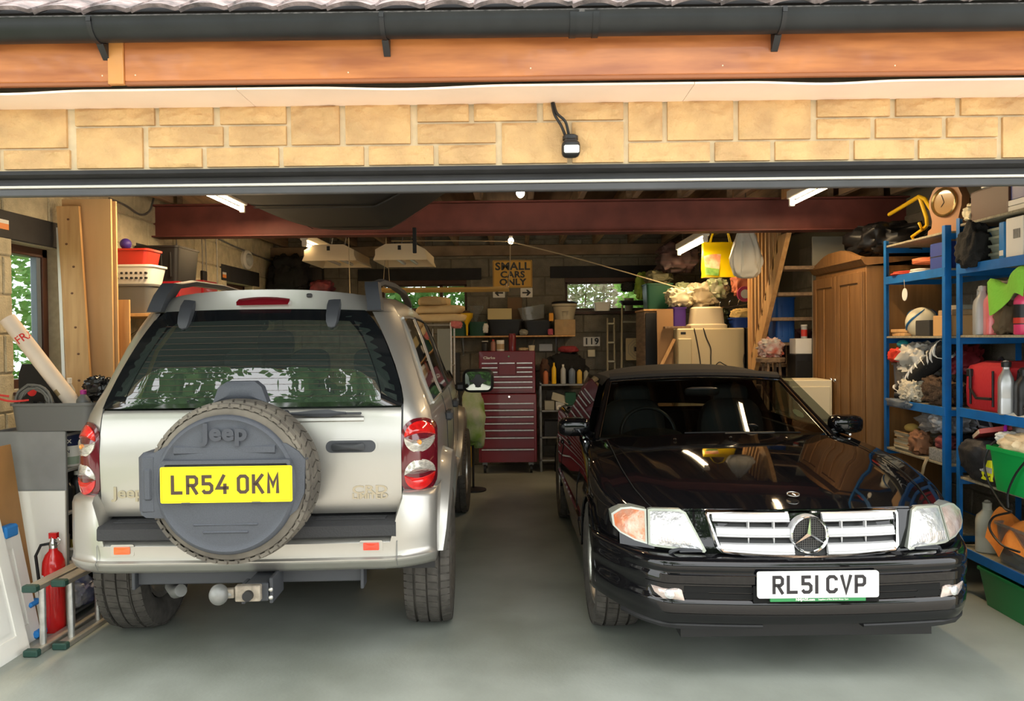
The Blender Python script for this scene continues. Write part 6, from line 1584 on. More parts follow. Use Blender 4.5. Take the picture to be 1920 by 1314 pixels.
t = thing('plastic_cover', 'large cream plastic cover standing on the freezer', 'cover', (1.855, 7.94, zf+.0005))
MB().loft([[(x, y, z) for x, y in rrect(-a, a, -b, b, .04)] for a, b, z in ((.19, .13, 0), (.19, .13, .03), (.165, .115, .045), (.15, .11, .20), (.13, .09, .215))], True, True, True).put('shell', cm('cover_cream', (.66, .56, .38), .4), t)
t = tub('storage_box', 'purple storage box on the left of the freezer top', 'box', 1.60, 8.12, zf+.001, .14, .30, .215, m_pur, .97)
blob('bag', 'cream crumpled plastic bag on the purple box', 'bag', 1.63, 8.08, 1.822, .26, .24, .19, cm('bag_cream', (.56, .50, .34), .35, bump=.2, scale=12), 41, .2, 6)
blob('bag', 'pale see-through bag with folded cloth, above the cream cover', 'bag', 1.87, 8.14, 1.822, .30, .26, .24, cm('bag_pale', (.40, .33, .22), .4), 42, .18, 5)
blob('towel', 'folded green towel bundle between the crumpled bags', 'cloth', 1.72, 8.34, 1.93, .17, .18, .16, cm('towel_green', (.22, .25, .14), .9), 43, .1)
blob('bag', 'grey-green bag at the back of the heap above the green crate', 'bag', 1.50, 8.58, 2.085, .26, .26, .16, cm('bag_olive', (.17, .16, .09), .6), 44, .2)
blob('bag', 'wide brown striped bag hanging dark above the heap', 'bag', 1.65, 8.45, 2.20, .40, .30, .32, cm('bag_striped', (.10, .05, .05), .7, c2=(.045, .03, .03), scale=3, stretch=(1, 1, 14)), 45, .14)
blob('bag', 'white and green bag of oddments under the yellow shopping bag', 'bag', 2.00, 8.10, 1.905, .22, .22, .20, cm('bag_mixed', (.52, .48, .38), .5, c2=(.22, .30, .12), scale=12), 46, .2)
t = blob('bag', 'orange-pink carrier bag hanging beside the white carrier bag', 'bag', 2.24, 7.98, 1.92, .24, .16, .26, cm('bag_coral', (.62, .20, .11), .45), 47, .15)
t = thing('round_box', 'round pink lid propped under the orange-pink bag', 'lid', (2.22, 7.86, 1.94)); MB().lathe([(.075, 0), (.078, .01), (.078, .03), (.001, .03)], 28, 'y').put('disc', cm('lid_pink', (.42, .05, .12), .4), t); MB().lathe([(.045, -.002), (.001, -.002)], 24, 'y', False).put('white_centre', m_wht, t)
# yellow shopping bag hanging
t = thing('shopping_bag', 'bright yellow printed shopping bag hanging above the heap', 'bag', (1.915, 7.60, 2.09))
m_yb = cm('bag_yellow', (.86, .62, .0), .4, bump=.2, scale=6)
def bagfn(w0, w1, d, h, sd): 
    def rows():
        R_ = []
        for q in range(9):
            v = q/8; w_ = lerp(w0, w1, v); dd = d*(1-.75*v)
            R_.append([(x*(1+.04*noise.noise(Vector((x*8, v*5, sd)))), y+.02*noise.noise(Vector((x*12, v*6, sd+3))), v*h+.012*noise.noise(Vector((x*9, y*9, sd+v)))) for x, y in rrect(-w_/2, w_/2, -dd/2, dd/2, .015, 3)])
        return R_
    return rows
MB().loft(bagfn(.34, .36, .16, .34, 2)(), True, True, False).put('body', m_yb, t)
MB().patch([(-.165, .10), (-.03, .06), (.0, .24), (-.06, .26), (-.17, .20)], lambda x, z: -.092+.09*(z/.4), .002, 3).put('printed_flower', cm('print_red', (.75, .25, .12), .5, c2=(.85, .55, .35), scale=16), t)
MB().patch([(-.165, .02), (-.04, .01), (-.03, .075), (-.165, .095)], lambda x, z: -.094+.09*(z/.4), .002, 3).put('printed_leaves', cm('print_green', (.08, .24, .04), .5, c2=(.25, .42, .08), scale=18), t)
MB().patch([(-.15, .27), (-.03, .28), (-.05, .33), (-.12, .33)], lambda x, z: -.088+.09*(z/.4), .002, 3).put('printed_panel', cm('print_brown', (.14, .08, .07), .5), t)
for y in (-.03, .03): MB().tube([(-.10, y, .33), (-.05, y*.4, .50), (.0, 0, .545), (.06, y*.4, .50), (.10, y, .33)], .006, 6).put('handle', m_yb, t)
MB().cyl((0, 0, .54), (0, 0, .73), .004, n=6).put('hanging_hook', m_steel, t)
t = thing('carrier_bag', 'white carrier bag full and hanging beside the yellow shopping bag', 'bag', (2.165, 7.62, 2.10))
m_cb = cm('carrier_white', (.80, .78, .68), .4, bump=.3, scale=10)
def cfn(q, d):
    z = q.z; g = 1-.72*max(0, (z-.20)/.30)**1.0; an = atan2(d.y, d.x); f = 1+.22*noise.noise(Vector((d.x*5, d.y*5, z*6)))+(.03+.16*max(0, z-.15))*sin(an*11+z*14)
    return Vector((q.x*g*f+.03*max(0, .2-z), q.y*g*f, z))
MB().sph((0, 0, .25), (.135, .085, .25), 66, 26, .62, cfn).put('body', m_cb, t)
for sg in (-1, 1): MB().tube([(sg*.03, 0, .46), (sg*.02, 0, .51), (.0, 0, .54)], [.016, .010, .006], 6).put('handle', m_cb, t)
MB().cyl((0, 0, .535), (0, 0, .80), .004, n=6).put('hanging_hook', m_steel, t)
t = thing('hook_rail', 'dark wire coat hook rail under the hanging bags', 'hook rail', (2.10, 7.86, 1.80))
MB().tube([(-.20, 0, 0), (.18, 0, .04)], .004, 6).put('rail', m_chr, t)
for k in range(4): x = -.14+k*.095; MB().tube([(x, 0, .008+.01*k), (x+.003, -.02, .05+.01*k), (x+.012, -.02, .065+.01*k)], .004, 6).put('hook', m_chr, t)
t = thing('cabinet', 'black cabinet standing right of the cream freezer', 'cabinet', (2.315, 8.05, 0)); MB().box(-.105, .105, -.26, .26, 0, 1.60, .006).put('carcass', m_blk, t); MB().box(-.10, .10, -.275, -.262, .02, 1.58, .003).put('door', m_blk, t)
tub('basin', 'dark blue basin on the black cabinet beside the freezer', 'basin', 2.215, 7.93, zf+.001, .25, .20, .10, cm('basin_blue', (.015, .05, .26), .35), .92)
blob('towel', 'rolled yellow towel filling the dark blue basin', 'cloth', 2.215, 7.91, 1.675, .24, .15, .12, cm('towel_yellow', (.72, .50, .18), .9, bump=.4, scale=70), 52, .08, 8)
blob('tinsel', 'clump of dark green foil behind the cream cover', 'foil', 2.06, 8.12, 1.602, .14, .16, .19, cm('foil_green', (.05, .065, .04), .25, .7), 53, .3, 8)
cable('white_flex', 'white flex looped down the side of the black cabinet', 'cable', [(2.26, 7.765, 1.62), (2.235, 7.765, 1.5), (2.24, 7.765, 1.35), (2.225, 7.765, 1.15)], .006, m_wht)
coil('cable_coil', 'tangled dark cable coil hanging over the cabinet corner', 'cable', 2.33, 7.75, 1.56, .075, 5, .007, m_blk, rot=(pi/2, 0, 0))
for o in set(bpy.data.objects)-HEAP0:
    if o.parent is None: o.location.y += .19; o.location.x *= 1.024
CB = [o for o in bpy.data.objects if o.name.startswith('carrier_bag')][0]; CB.location = (1.985, 7.0, 2.02)
# ---- stairs
t = thing('staircase', 'open pine staircase with a slatted balustrade behind the wardrobe', 'staircase', (2.20, 8.55, 0))
sl = 1.22; top = 2.355; Lr = top/sl
for x in (0, .74):
    MB().prism([(0, 0), (-.16, 0), (-Lr-.10, top), (-Lr+.12, top)], x-.02, x+.02, 'yz').put('stringer', m_pine if x == 0 else m_joist, t)
for k in range(10):
    z = .21*(k+1); MB().box(.02, .72, -z/sl-.14, -z/sl+.08, z-.03, z, .003).put('tread', m_joist, t)
for k in range(9, 17):
    y = -.10-k*.105; zb = -y*sl+.10
    MB().box(-.02, .012, y-.016, y+.016, zb-.06, 2.60, .002).put('baluster', m_pine, t)
MB().box(-.035, .025, -1.03, -.96, 0, 2.6, .003).put('newel_post', m_pine, t)
MB().box(-.05, .05, -.75, -.69, 1.18-.06, 1.28, .004).put('joint_block', m_steel, t) if False else None
# things under the stairs
t = thing('speaker', 'tall black cabinet under the stairs beside the wardrobe', 'speaker', (2.45, 6.98, 0)); MB().cbox(.16, .22, 1.36, 0, .006).put('carcass', m_blk, t); MB().box(-.07, .07, -.114, -.109, .10, 1.30, .002).put('front_cloth', m_dark, t)
carton('white box with a dark slot on top of the tall black cabinet', 2.45, 6.98, 1.361, .14, .16, .13, m_wht, tape=False, name='small_box')
bottle('jar with red print on the white box under the stairs', 2.47, 6.95, 1.493, .026, .12, m_clr, m_wht, neck=.9, shoulder=.74, lab=m_redp, name='jar', cat='jar')
tub('crate', 'blue plastic crate stood on end under the stairs', 'crate', 2.38, 7.28, 1.46, .17, .26, .40, cm('crate_blue', (.01, .075, .30), .4), 1., ribs=2)
t = thing('side_table', 'narrow dark stand holding the blue crate under the stairs', 'stand', (2.38, 7.28, 0)); MB().box(-.12, .12, -.14, .14, 1.43, 1.458, .003).put('top', m_joist, t)
for x in (-.1, .1):
    for y in (-.12, .12): MB().box(x-.015, x+.015, y-.015, y+.015, 0, 1.43, .002).put('leg', m_joist, t)
blob('bag', 'dark plum bag in the shadows under the stairs', 'bag', 2.62, 7.74, 1.12, .5, .4, .45, cm('bag_plum', (.045, .02, .03), .6), 61, .16)
t = thing('trunk', 'dark trunk under the stairs carrying the plum bag', 'trunk', (2.6, 7.74, 0)); MB().cbox(.55, .5, 1.10, 0, .01).put('body', m_blk, t); MB().cbox(.56, .51, .04, 1.075, .008).put('lid', m_blk, t)
blob('bag', 'crumpled white, red and yellow bag beyond the black car roof', 'bag', 2.20, 7.02, 1.33, .20, .14, .16, cm('bag_motley', (.55, .55, .50), .4, c2=(.45, .10, .06), scale=14), 62, .3, 8)
t = thing('stool', 'dark stool holding the motley bag', 'stool', (2.20, 7.02, 0)); MB().lathe([(.12, 1.29), (.125, 1.32), (.12, 1.33)], 24).put('seat', m_joist, t)
for k in range(3): a = 2*pi*k/3; MB().tube([(.08*cos(a), .08*sin(a), 1.29), (.15*cos(a), .15*sin(a), 0)], .012, 6).put('leg', m_joist, t)
t = thing('chest', 'cream drawer chest seen past the black car windscreen', 'chest', (2.285, 6.46, 0)); MB().cbox(.34, .34, 1.17, 0, .006).put('carcass', m_cream, t)
for k in range(3): MB().box(-.15, .15, -.182, -.171, .30+k*.28, .56+k*.28, .004).put('drawer', m_cream, t)
# trolley with cushions beside the silver car
t = thing('wire_rack', 'white wire rack topped with cushions beyond the silver car', 'rack', (-.82, 8.10, 0))
for x in (-.17, .15):
    for y in (-.2, .2): MB().cyl((x, y, 0), (x, y, 1.68), .010, n=8).put('post', m_alu, t)
for z in (.3, .8, 1.25, 1.66):
    MB().tube([(-.17, -.2, z), (.15, -.2, z), (.15, .2, z), (-.17, .2, z), (-.17, -.2, z)], .006, 6).put('shelf_rim', m_alu, t)
    for k in range(7): MB().tube([(-.15+k*.048, -.2, z), (-.15+k*.048, .2, z)], .003, 5).put('shelf_wire', m_alu, t)
for k in range(5): MB().tube([(-.13+k*.05, -.2, .85), (-.13+k*.05, -.2, 1.62)], .0035, 5).put('basket_wire', m_alu, t)
MB().box(.02, .15, -.205, -.198, .85, 1.62, .002).put('side_sheet', cm('grey_sheet', (.22, .23, .20), .5), t)
for i, (z, w_, dx, l) in enumerate(((1.682, .48, .02, 'bottom cream cushion on the wire rack'), (1.766, .46, .0, 'middle folded cream cushion on the wire rack'), (1.850, .30, -.05, 'top cream cushion of the pile on the wire rack'))):
    blob('cushion', l, 'cushion', -.80+dx, 8.06, z, w_, .44, .090, cm('cushion_cream', (.62, .46, .24), .85, bump=.2, scale=30), 70+i, .05, 3, p=.45, group='cushions piled on the wire rack')
blob('bag', 'pink cloth corner poking out under the cushions', 'cloth', -.61, 7.90, 1.62, .10, .08, .09, cm('cloth_pink', (.55, .16, .14), .8), 75, .15)
t = thing('shelf_stand', None, None) if False else None
board('spirit_level', 'black spirit level leaning on the back wall behind the mirror', 'level', (-.76, 9.5, 0), (-.71, 9.5, 0), (-.76, 9.56, 1.35), -.02, m_blk)
t = thing('spirit_level', 'yellow and black level standing just left of the tool chest', 'level', (-.60, 9.42, 0)); MB().cbox(.06, .03, 1.10, 0, .004).put('body', m_yel2, t); MB().box(-.02, .02, -.018, -.014, .78, 1.02, .002).put('black_panel', m_blk, t)
blob('coat', 'green and white coat hanging beyond the silver car mirror', 'coat', -.47, 7.98, .42, .22, .20, .66, cm('coat_green', (.20, .34, .07), .8, c2=(.50, .52, .42), scale=5), 77, .16, 4, neck=.5)
t = thing('coat_stand', 'thin coat stand carrying the green and white coat', 'stand', (-.47, 7.98, 0)); MB().cyl((0, 0, .02), (0, 0, 1.2), .012, n=8).put('pole', m_blk, t); MB().lathe([(.13, 0), (.13, .015), (.02, .03)], 20).put('base', m_blk, t)

# ================================================================= RIGHT SIDE: wardrobe and blue racks
t = thing('wardrobe', 'pine wardrobe with a shaped top against the right wall', 'wardrobe', (2.50, 6.27, 0))
m_wp = mat('wardrobe_pine', (.27, .135, .045), .5, c2=(.20, .095, .03), scale=3, stretch=(9, 9, .7))
MB().box(.0, .56, -.49, .49, .08, 2.02, .004).put('carcass', m_wp, t); MB().box(-.01, .56, -.50, .50, 0, .08, .004).put('plinth', m_wp, t)
for y0 in (-.478, .004):
    d = MB().box(-.018, -.001, y0, y0+.474, .52, 1.98, .003).put('door', m_wp, t)
    for (a0, a1, b0, b1) in ((.0, .07, .52, 1.98), (.404, .474, .52, 1.98), (.071, .403, .52, .60), (.071, .403, 1.90, 1.98)):
        MB().box(-.028, -.0185, y0+a0, y0+a1, b0, b1, .003).put('frame_rail', m_wp, d)
    MB().box(-.030, -.0185, y0+.229, y0+.245, .61, 1.89, .003).put('frame_rail', m_wp, d)
    MB().sph((0, 0, 0), .016, 14, 10).put('knob', m_chr, d, loc=(-.045, y0+(.44 if y0 < 0 else .034), 1.17))
MB().box(-.018, -.001, -.478, .478, .12, .50, .003).put('drawer', m_wp, t)
MB().loft([[(x, y, z) for x, z in ((0, 2.02), (-.02, 2.03), (-.035, 2.055), (-.045, 2.065), (-.045, 2.08), (.56, 2.08))] for y in (-.51, .51)], False, True, True).put('cornice', m_wp, t)
o = [(-.50, 2.08), (-.40, 2.10), (-.28, 2.135), (-.22, 2.15), (-.12, 2.165), (.12, 2.165), (.22, 2.15), (.28, 2.135), (.40, 2.10), (.50, 2.08)]
MB().prism(o, -.035, -.005, 'yz').put('pediment', m_wp, t)
MB().loft([[(x-.6+.585, y*.99, z) for x, z in ((-.02, 0), (-.03, .015), (-.02, .02))] for y, z in ((0, 0), (0, 0))]) if False else None
board('standing_board', 'tall off-white panel standing behind the wardrobe', 'panel', (2.51, 6.84, 0), (3.08, 6.84, 0), (2.51, 6.85, 2.36), -.02, cm('panel_offwhite', (.40, .38, .30), .6))
blob('hull_bag', 'big glossy black bag on top of the wardrobe', 'bag', 2.79, 6.07, 2.09, .50, .60, .26, cm('vinyl_black', (.006, .006, .007), .38), 81, .20, 4)

def rack(label, x0, y0, y1, levels, group='blue boltless shelving racks along the right wall'):
    t = thing('shelving_rack', label, 'shelving', (x0, y0, 0), 0, group); L = y1-y0; H = levels[-1][0]+.035
    for y in (0, L):
        for x in (0, .46):
            s_ = 1 if y == 0 else -1
            up = MB(); up.box(x-.002, x+.002, min(y, y+s_*.035), max(y, y+s_*.035), 0, H); up.box(min(x, x+(.035 if x == 0 else -.035)), max(x, x+(.035 if x == 0 else -.035)), y-.002, y+.002, 0, H); 
            u_ = up.put('upright', m_blue, t)
    for z, front in levels:
        MB().box(.004, .456, .004, L-.004, z-.014, z, .002).put('deck', m_deck, t)
        for x in ((0, .46)):
            if front or x: MB().box(x-.004, x+.004, .002, L-.002, z-.05, z+.004, .001).put('beam', m_blue, t)
        for y in (.004, L-.004): MB().box(.004, .456, y-.003, y+.003, z-.05, z-.014, .001).put('cross_beam', m_blue, t)
    return t
XS = 2.60
LB = [(.30, True), (.725, False), (1.07, True), (1.51, False), (1.925, True), (2.15, False)]
RB = [(.27, True), (.68, False), (1.085, True), (1.515, False), (1.925, True), (2.17, False)]
rack('blue shelving rack next to the wardrobe, holding the football', XS, 4.90, 5.72, LB)
rack('blue shelving rack nearest the drive, holding the red cool bag', XS, 3.90, 4.775, RB)
def sy(u, X): d = ray(u, 657); return X*d.y/d.x
e_ = .0008
# top of racks
t = thing('mantel_clock', 'tan wooden mantel clock on top of the blue racks', 'clock', (2.70, 5.05, 2.15+e_), radians(22))
m_ck = cm('clock_wood', (.42, .21, .10), .45)
o = [(-.13, 0), (-.125, .03), (-.10, .045), (-.095, .09), (-.115, .16), (-.118, .22), (-.09, .28), (-.045, .315), (0, .325), (.045, .315), (.09, .28), (.118, .22), (.115, .16), (.095, .09), (.10, .045), (.125, .03), (.13, 0)]
MB().prism(o, -.03, .04, 'yz').put('case', m_ck, t)
f_ = MB().loft([[(x, r*cos(2*pi*k/32), .195+r*sin(2*pi*k/32)) for k in range(32)] for x, r in ((-.03, .092), (-.045, .092), (-.05, .085), (-.044, .076), (-.036, .074))], True).put('bezel', cm('brass', (.62, .42, .16), .25, .9), t)
f2 = MB().loft([[(-.037, r*cos(2*pi*k/32), .195+r*sin(2*pi*k/32)) for k in range(32)] for r in (.075, .001)], True).put('dial', cm('dial', (.40, .24, .10), .2, coat=.8), t)
for a, l in ((1.2, .05), (-.9, .035)): MB().tube([(-.039, 0, .195), (-.039, l*cos(a), .195+l*sin(a))], .002, 5).put('hand', m_blk, t)
t = thing('bicycle_rack', 'yellow tubular carrier frame lying on top of the far blue rack', 'bike carrier', (2.74, 5.30, 2.15+e_))
MB().tube([(0, .64, .255), (0, .28, .30), (.0, .20, .31), (0, .12, .28), (0, .02, .18)], .014, 10).put('main_bar', m_yel2, t)
MB().tube([(0, .19, .30), (.02, .14, .16), (.03, .15, .11), (.03, .20, .09)], .013, 10).put('cross_bar', m_yel2, t)
MB().tube([(.0, .20, .13), (.0, .16, .08), (0, .30, .05), (0, .26, .016), (0, .10, .013), (0, -.05, .02)], .011, 10).put('foot_bar', m_yel2, t)
MB().tube([(.03, .06, .08), (.04, .2, .05), (.02, .1, .10), (.03, -.05, .09), (.02, .0, .02)], .008, 6).put('strap', m_blk, t)
blob('bag', 'small dark brown pouch between the yellow frame and the clock', 'bag', 2.86, 5.10, 2.151, .16, .12, .22, cm('pouch_brown', (.035, .025, .018), .7), 91, .12)
t = carton('dark brown box on top of the near blue rack', 2.80, 4.50, 2.17+e_, .34, .36, .165, cm('box_maroon', (.085, .035, .02), .5), name='wooden_box', tape=False)
t = thing('iron', 'cream travel iron shape resting on the dark brown box', 'iron', (2.78, 4.47, 2.343)); MB().cbox(.26, .30, .03, 0, .01).put('tray', m_clr, t); MB().sph((0, .0, .06), (.07, .11, .04), 16, 10, .8).put('body', m_cream, t); MB().tube([(0, .09, .06), (0, .06, .12), (0, -.04, .125), (0, -.09, .07)], .014, 8).put('handle', m_cream, t)
blob('cloth', 'cream cloth left of the dark brown box on the near rack', 'cloth', 2.70, 4.72, 2.171, .14, .10, .11, m_cream, 92, .15)
carton('navy blue carton at the right edge on top of the near rack', 2.72, 4.22, 2.235, .16, .20, .13, m_bluep, tape=False, name='carton')
for i, l in enumerate(('bottom white book under the navy carton', 'upper white book under the navy carton')): 
    b = thing('book', l, 'book', (2.72, 4.22, 2.171+i*.032)); MB().box(-.09, .09, -.12, .12, 0, .030, .002).put('cover', m_white, b); MB().box(-.086, .092, -.116, .116, .004, .026).put('pages', m_cream, b)
# second level
coil('extension_lead', 'coil of orange extension lead on the second shelf of the far rack', 'cable', 2.72, 5.32, 1.985, .085, 7, .008, cm('lead_orange', (.75, .20, .08), .5), rot=(0, 0, 0))
coil('red_lead', 'loose loop of red lead in front of the orange coil', 'cable', 2.67, 5.55, 1.927, .075, 3, .006, cm('lead_red', (.55, .06, .03), .5), rot=(0, 0, 0))
coil('white_lead', 'pale cable loop under the orange coil', 'cable', 2.72, 5.36, 1.927, .085, 4, .006, m_wht)
t = carton('navy blue metal box beside the orange lead', 2.75, 5.04, 1.925+e_, .24, .20, .165, m_bluep, tape=False, name='metal_box'); MB().box(-.121, -.118, -.10, .10, .08, .086).put('lid_line', m_blk, t)
t = blob('bag', 'limp black bag hanging over the second shelf of the near rack', 'bag', 2.615, 4.63, 1.90, .14, .20, .26, m_dark, 93, .12, neck=.3)
for i in range(4):
    tub('tray', ('lowest of the grey-green stacked trays on the near rack', 'second lowest grey-green stacked tray on the near rack', 'third grey-green stacked tray from the bottom on the near rack', 'topmost grey-green stacked tray on the near rack')[i], 'tray', 2.76, 4.50, 1.925+e_+i*.046, .20, .14, .045, cm('tray_green', (.30, .33, .26), .5), .85, group='stacked trays on the near rack')
t = carton('slim blue and white upright packet on the near rack', 2.72, 4.385, 1.925+e_, .18, .045, .20, cm('packet_blue', (.03, .22, .55), .4), tape=False, name='packet', cat='packet')
MB().box(-.0915, -.0895, -.018, .018, .02, .05, .001).put('white_dot', m_wht, t); text_mb('Screenwash', .022, .0006, .0003, plane='xz').put('lettering', m_wht, t, loc=(0, 0, 0)) if False else None
t = carton('white carton with a barcode on the near rack', 2.74, 4.27, 1.925+e_, .22, .15, .21, m_white, tape=False, name='carton')
for k in range(7): MB().box(-.1112, -.1105, -.05+k*.009, -.05+k*.009+.004, .10, .15).put('barcode_bar', m_blk, t)
carton('second white carton just nearer than the barcode one', 2.78, 4.11, 1.925+e_, .24, .15, .215, cm('carton_grey', (.50, .49, .46), .6), tape=False, name='carton')
t = thing('power_drill', 'orange and black power tool on the near rack second shelf', 'power tool', (2.66, 4.14, 1.945)); MB().tube([(-.0, .12, .0), (-.0, .04, .015), (0, -.03, .03), (0, -.06, .03)], [.012, .026, .03, .026], 12).put('motor_body', m_blk, t); MB().sph((0, -.03, .05), (.03, .05, .035), 14, 10).put('orange_grip', cm('tool_orange', (.8, .25, .04), .4), t)
# third level, far rack
t = thing('football', 'white football with blue swirls on the far blue rack', 'football', (2.74, 5.46, 1.60), .4)
MB().sph((0, 0, 0), .105, 32, 20).put('panel_skin', cm('ball_white', (.72, .66, .48), .4), t)
for k in range(4):
    a0 = k*pi/2+.3; P = []
    for q in range(15): 
        a = a0+q*.16; ph = -1.0+q*.145; P.append((.1062*cos(ph)*cos(a), .1062*cos(ph)*sin(a), .1062*sin(ph)))
    MB().tube(P, [.002+.0065*sin(pi*q/14) for q in range(15)], 6).put('blue_swirl', cm('swirl_blue', (.02, .13, .30), .4), t)
carton('dark grey box under the football', 2.76, 5.28, 1.51+e_, .22, .18, .10, cm('box_charcoal', (.04, .04, .038), .7), tape=False, name='small_box')
carton('small dark tin the football rests on', 2.75, 5.47, 1.51+e_, .10, .10, .016, cm('box_charcoal', (.04, .04, .038), .7), tape=False, name='tin', cat='tin')
for i, (z, l) in enumerate(((1.511, 'lower wooden offcut beneath the football'), (1.536, 'upper wooden offcut beneath the football'))): MB().cbox(.05, .18, .022, 0, .003).put('offcut', m_pine, None, (2.655, 5.57, z), radians(8*i), l, 'wood', 'wooden offcuts beneath the football')
carton('square tan cardboard box by the upright of the far rack', 2.73, 5.02, 1.51+e_, .20, .17, .125, cm('card_tan', (.62, .36, .14), .75), tape=False)
carton('flat brown packet on the tan cardboard box', 2.76, 5.02, 1.6395, .20, .16, .03, m_card, tape=False, name='packet', cat='packet')
carton('pale flat packet on top of the brown packet', 2.79, 5.0, 1.6735, .18, .14, .025, m_dirty, tape=False, name='packet', cat='packet')
t = thing('hanging_tag', 'round pale disc hanging from the second beam of the far rack', 'tag', (2.592, 5.40, 1.79)); MB().loft([[(x, .035*cos(2*pi*k/20)*q, .042*sin(2*pi*k/20)*q) for k in range(20)] for x, q in ((0, .01), (0, 1), (.004, 1), (.004, .01))], True).put('disc', m_white, t); MB().tube([(.002, 0, .04), (.002, .01, .10)], .002, 5).put('string', m_rope, t)
# third level, near rack
zz = 1.515+e_
Y1 = sy(1820, 2.66)
jerry('cloudy white fluid bottle at the far end of the near rack', 2.665, 4.63, zz, .13, .08, .28, m_clr, m_clr, rz=radians(70))
jerry('pink fluid bottle beside the cloudy white one', 2.665, 4.52, zz, .14, .085, .285, cm('fluid_pink', (.75, .17, .17), .3, coat=.3), m_wht, rz=radians(70))
blob('glove', 'brown work glove standing between the pink bottle and the green cloth', 'glove', 2.66, 4.405, zz, .10, .12, .20, cm('glove_brown', (.11, .075, .04), .9), 101, .14, flat=0)
blob('cloth', 'crumpled khaki and pink cloths piled on the brown glove', 'cloth', 2.69, 4.38, 1.70, .15, .18, .11, cm('cloth_khaki', (.40, .30, .22), .9, c2=(.20, .17, .10), scale=9), 102, .25)
t = bottle('black-labelled bottle of pink shampoo on the near rack', 2.67, 4.24, zz, .055, .26, cm('fluid_magenta', (.75, .06, .16), .25, coat=.3), m_blk, lab=None, name='shampoo_bottle')
MB().lathe([(.0558, .055), (.0558, .16)], 24, cap=False).put('black_label', m_blk, t); MB().lathe([(.0562, .06), (.0562, .09)], 24, cap=False).put('red_band', m_redp, t)
for tx_, zz2, sz in (('Snow', .140, .024), ('Foam', .115, .024)):
    pass
bottle('dark bottle with a red label behind the green cloth', 2.70, 4.32, zz, .035, .16, m_blk, m_blk, lab=m_redp)
bottle('red-orange bottle at the right edge of the near rack', 2.70, 4.13, zz, .04, .22, m_redp, m_redp)
def gcl(a, b):
    y = lerp(4.42, 4.12, a); x = 2.60+.17*b-.02*sin(a*9); z = 1.775+.06*a+.03*sin(a*7+b*4)-.13*(1-min(1, b*2.2))*(.6+.5*sin(a*5+1))
    z += .03; hang = max(0, .5-b)/.5; x = 2.585+.17*max(0, b-.45)/.55*1.2-.012*sin(a*9+b*3); z = 1.80+.05*a+.03*sin(a*7+b*4)-.19*hang*(.75+.35*sin(a*6+.5))
    return (x, y-.0, z)
drape('green_cloth', 'lime green microfibre cloth draped over the shampoo bottles', 'cloth', gcl, 22, 14, m_gl)
# fourth level, far rack
t = tub('clear_tub', 'clear tub of bags at the far end of the fourth shelf', 'tub', 2.74, 5.52, 1.07+e_, .24, .26, .25, m_clrtub, .9)
blob('bag', 'white and grey carrier bags bulging out of the clear tub', 'bag', 2.74, 5.46, 1.24, .26, .34, .22, cm('bag_white', (.55, .53, .47), .4, bump=.2, scale=9), 111, .25, 7)
blob('bag', 'red and white bag on top of the clear tub', 'bag', 2.65, 5.58, 1.325, .12, .19, .10, cm('bag_red', (.68, .05, .03), .4), 112, .12)
MB().sph((0, 0, 0), (.04, .05, .03), 16, 10).put('cap', cm('teal', (.02, .25, .28), .5), None, (2.66, 5.56, 1.455), label='teal cap on the red and white bag', cat='cap')
blob('bag', 'dark red bag behind the white bags on the fourth shelf', 'bag', 2.85, 5.22, 1.26, .20, .22, .20, cm('bag_wine', (.25, .02, .03), .5), 113, .14)
t = thing('zebra_roll', 'black and white zebra-striped rolled fabric slanting across the shelf', 'fabric roll', (2.66, 5.62, 1.125))
P = [Vector((.0, 0, 0)), Vector((.0, -.22, .10)), Vector((.01, -.45, .22)), Vector((.02, -.62, .33))]
zr_ = MB().tube(P, [.035, .052, .058, .05], 14).put('rolled_fabric', m_dark, t)
for k in range(11):
    q = .05+k*.085; p = P[0].lerp(P[3], q); d = (P[3]-P[0]).normalized(); n1 = Vector((1, 0, 0)); n2 = d.cross(n1); r_ = lerp(.042, .0585, min(1, q*1.6))
    pts = [p+d*(.025*sin(a*2+k))+(n1*cos(a)+n2*sin(a))*(r_+.0035) for a in [2*pi*i/16 for i in range(17)]]
    MB().tube(pts, [.006+.004*sin(i*1.3+k) for i in range(17)], 5).put('white_stripe', m_white, t)
blob('fleece', 'fluffy cream fleece bundle on the fourth shelf of the far rack', 'fleece', 2.66, 5.40, 1.0715, .14, .22, .15, cm('fleece_cream', (.74, .68, .54), .95, bump=.9, scale=70), 114, .22, 9)
blob('fur', 'brown fur bundle beside the cream fleece', 'fur', 2.70, 5.10, 1.0715, .18, .28, .18, cm('fur_brown', (.10, .06, .035), .95, bump=.9, scale=50), 115, .2, 8)
blob('plastic_wrap', 'grey plastic wrapping hanging over the fourth beam', 'wrapping', 2.60, 5.48, 1.02, .06, .34, .06, cm('wrap_grey', (.12, .15, .19), .35), 116, .2, 7)
t = thing('tube_end', 'black roll with a pale end under the zebra fabric', 'roll', (2.625, 5.60, 1.10)); MB().tube([(0, 0, 0), (.10, -.12, 0)], .026, 14).put('roll', m_blk, t); MB().tube([(-.003, .0036, 0), (.0, 0, 0)], .017, 14).put('pale_end', m_tan, t)
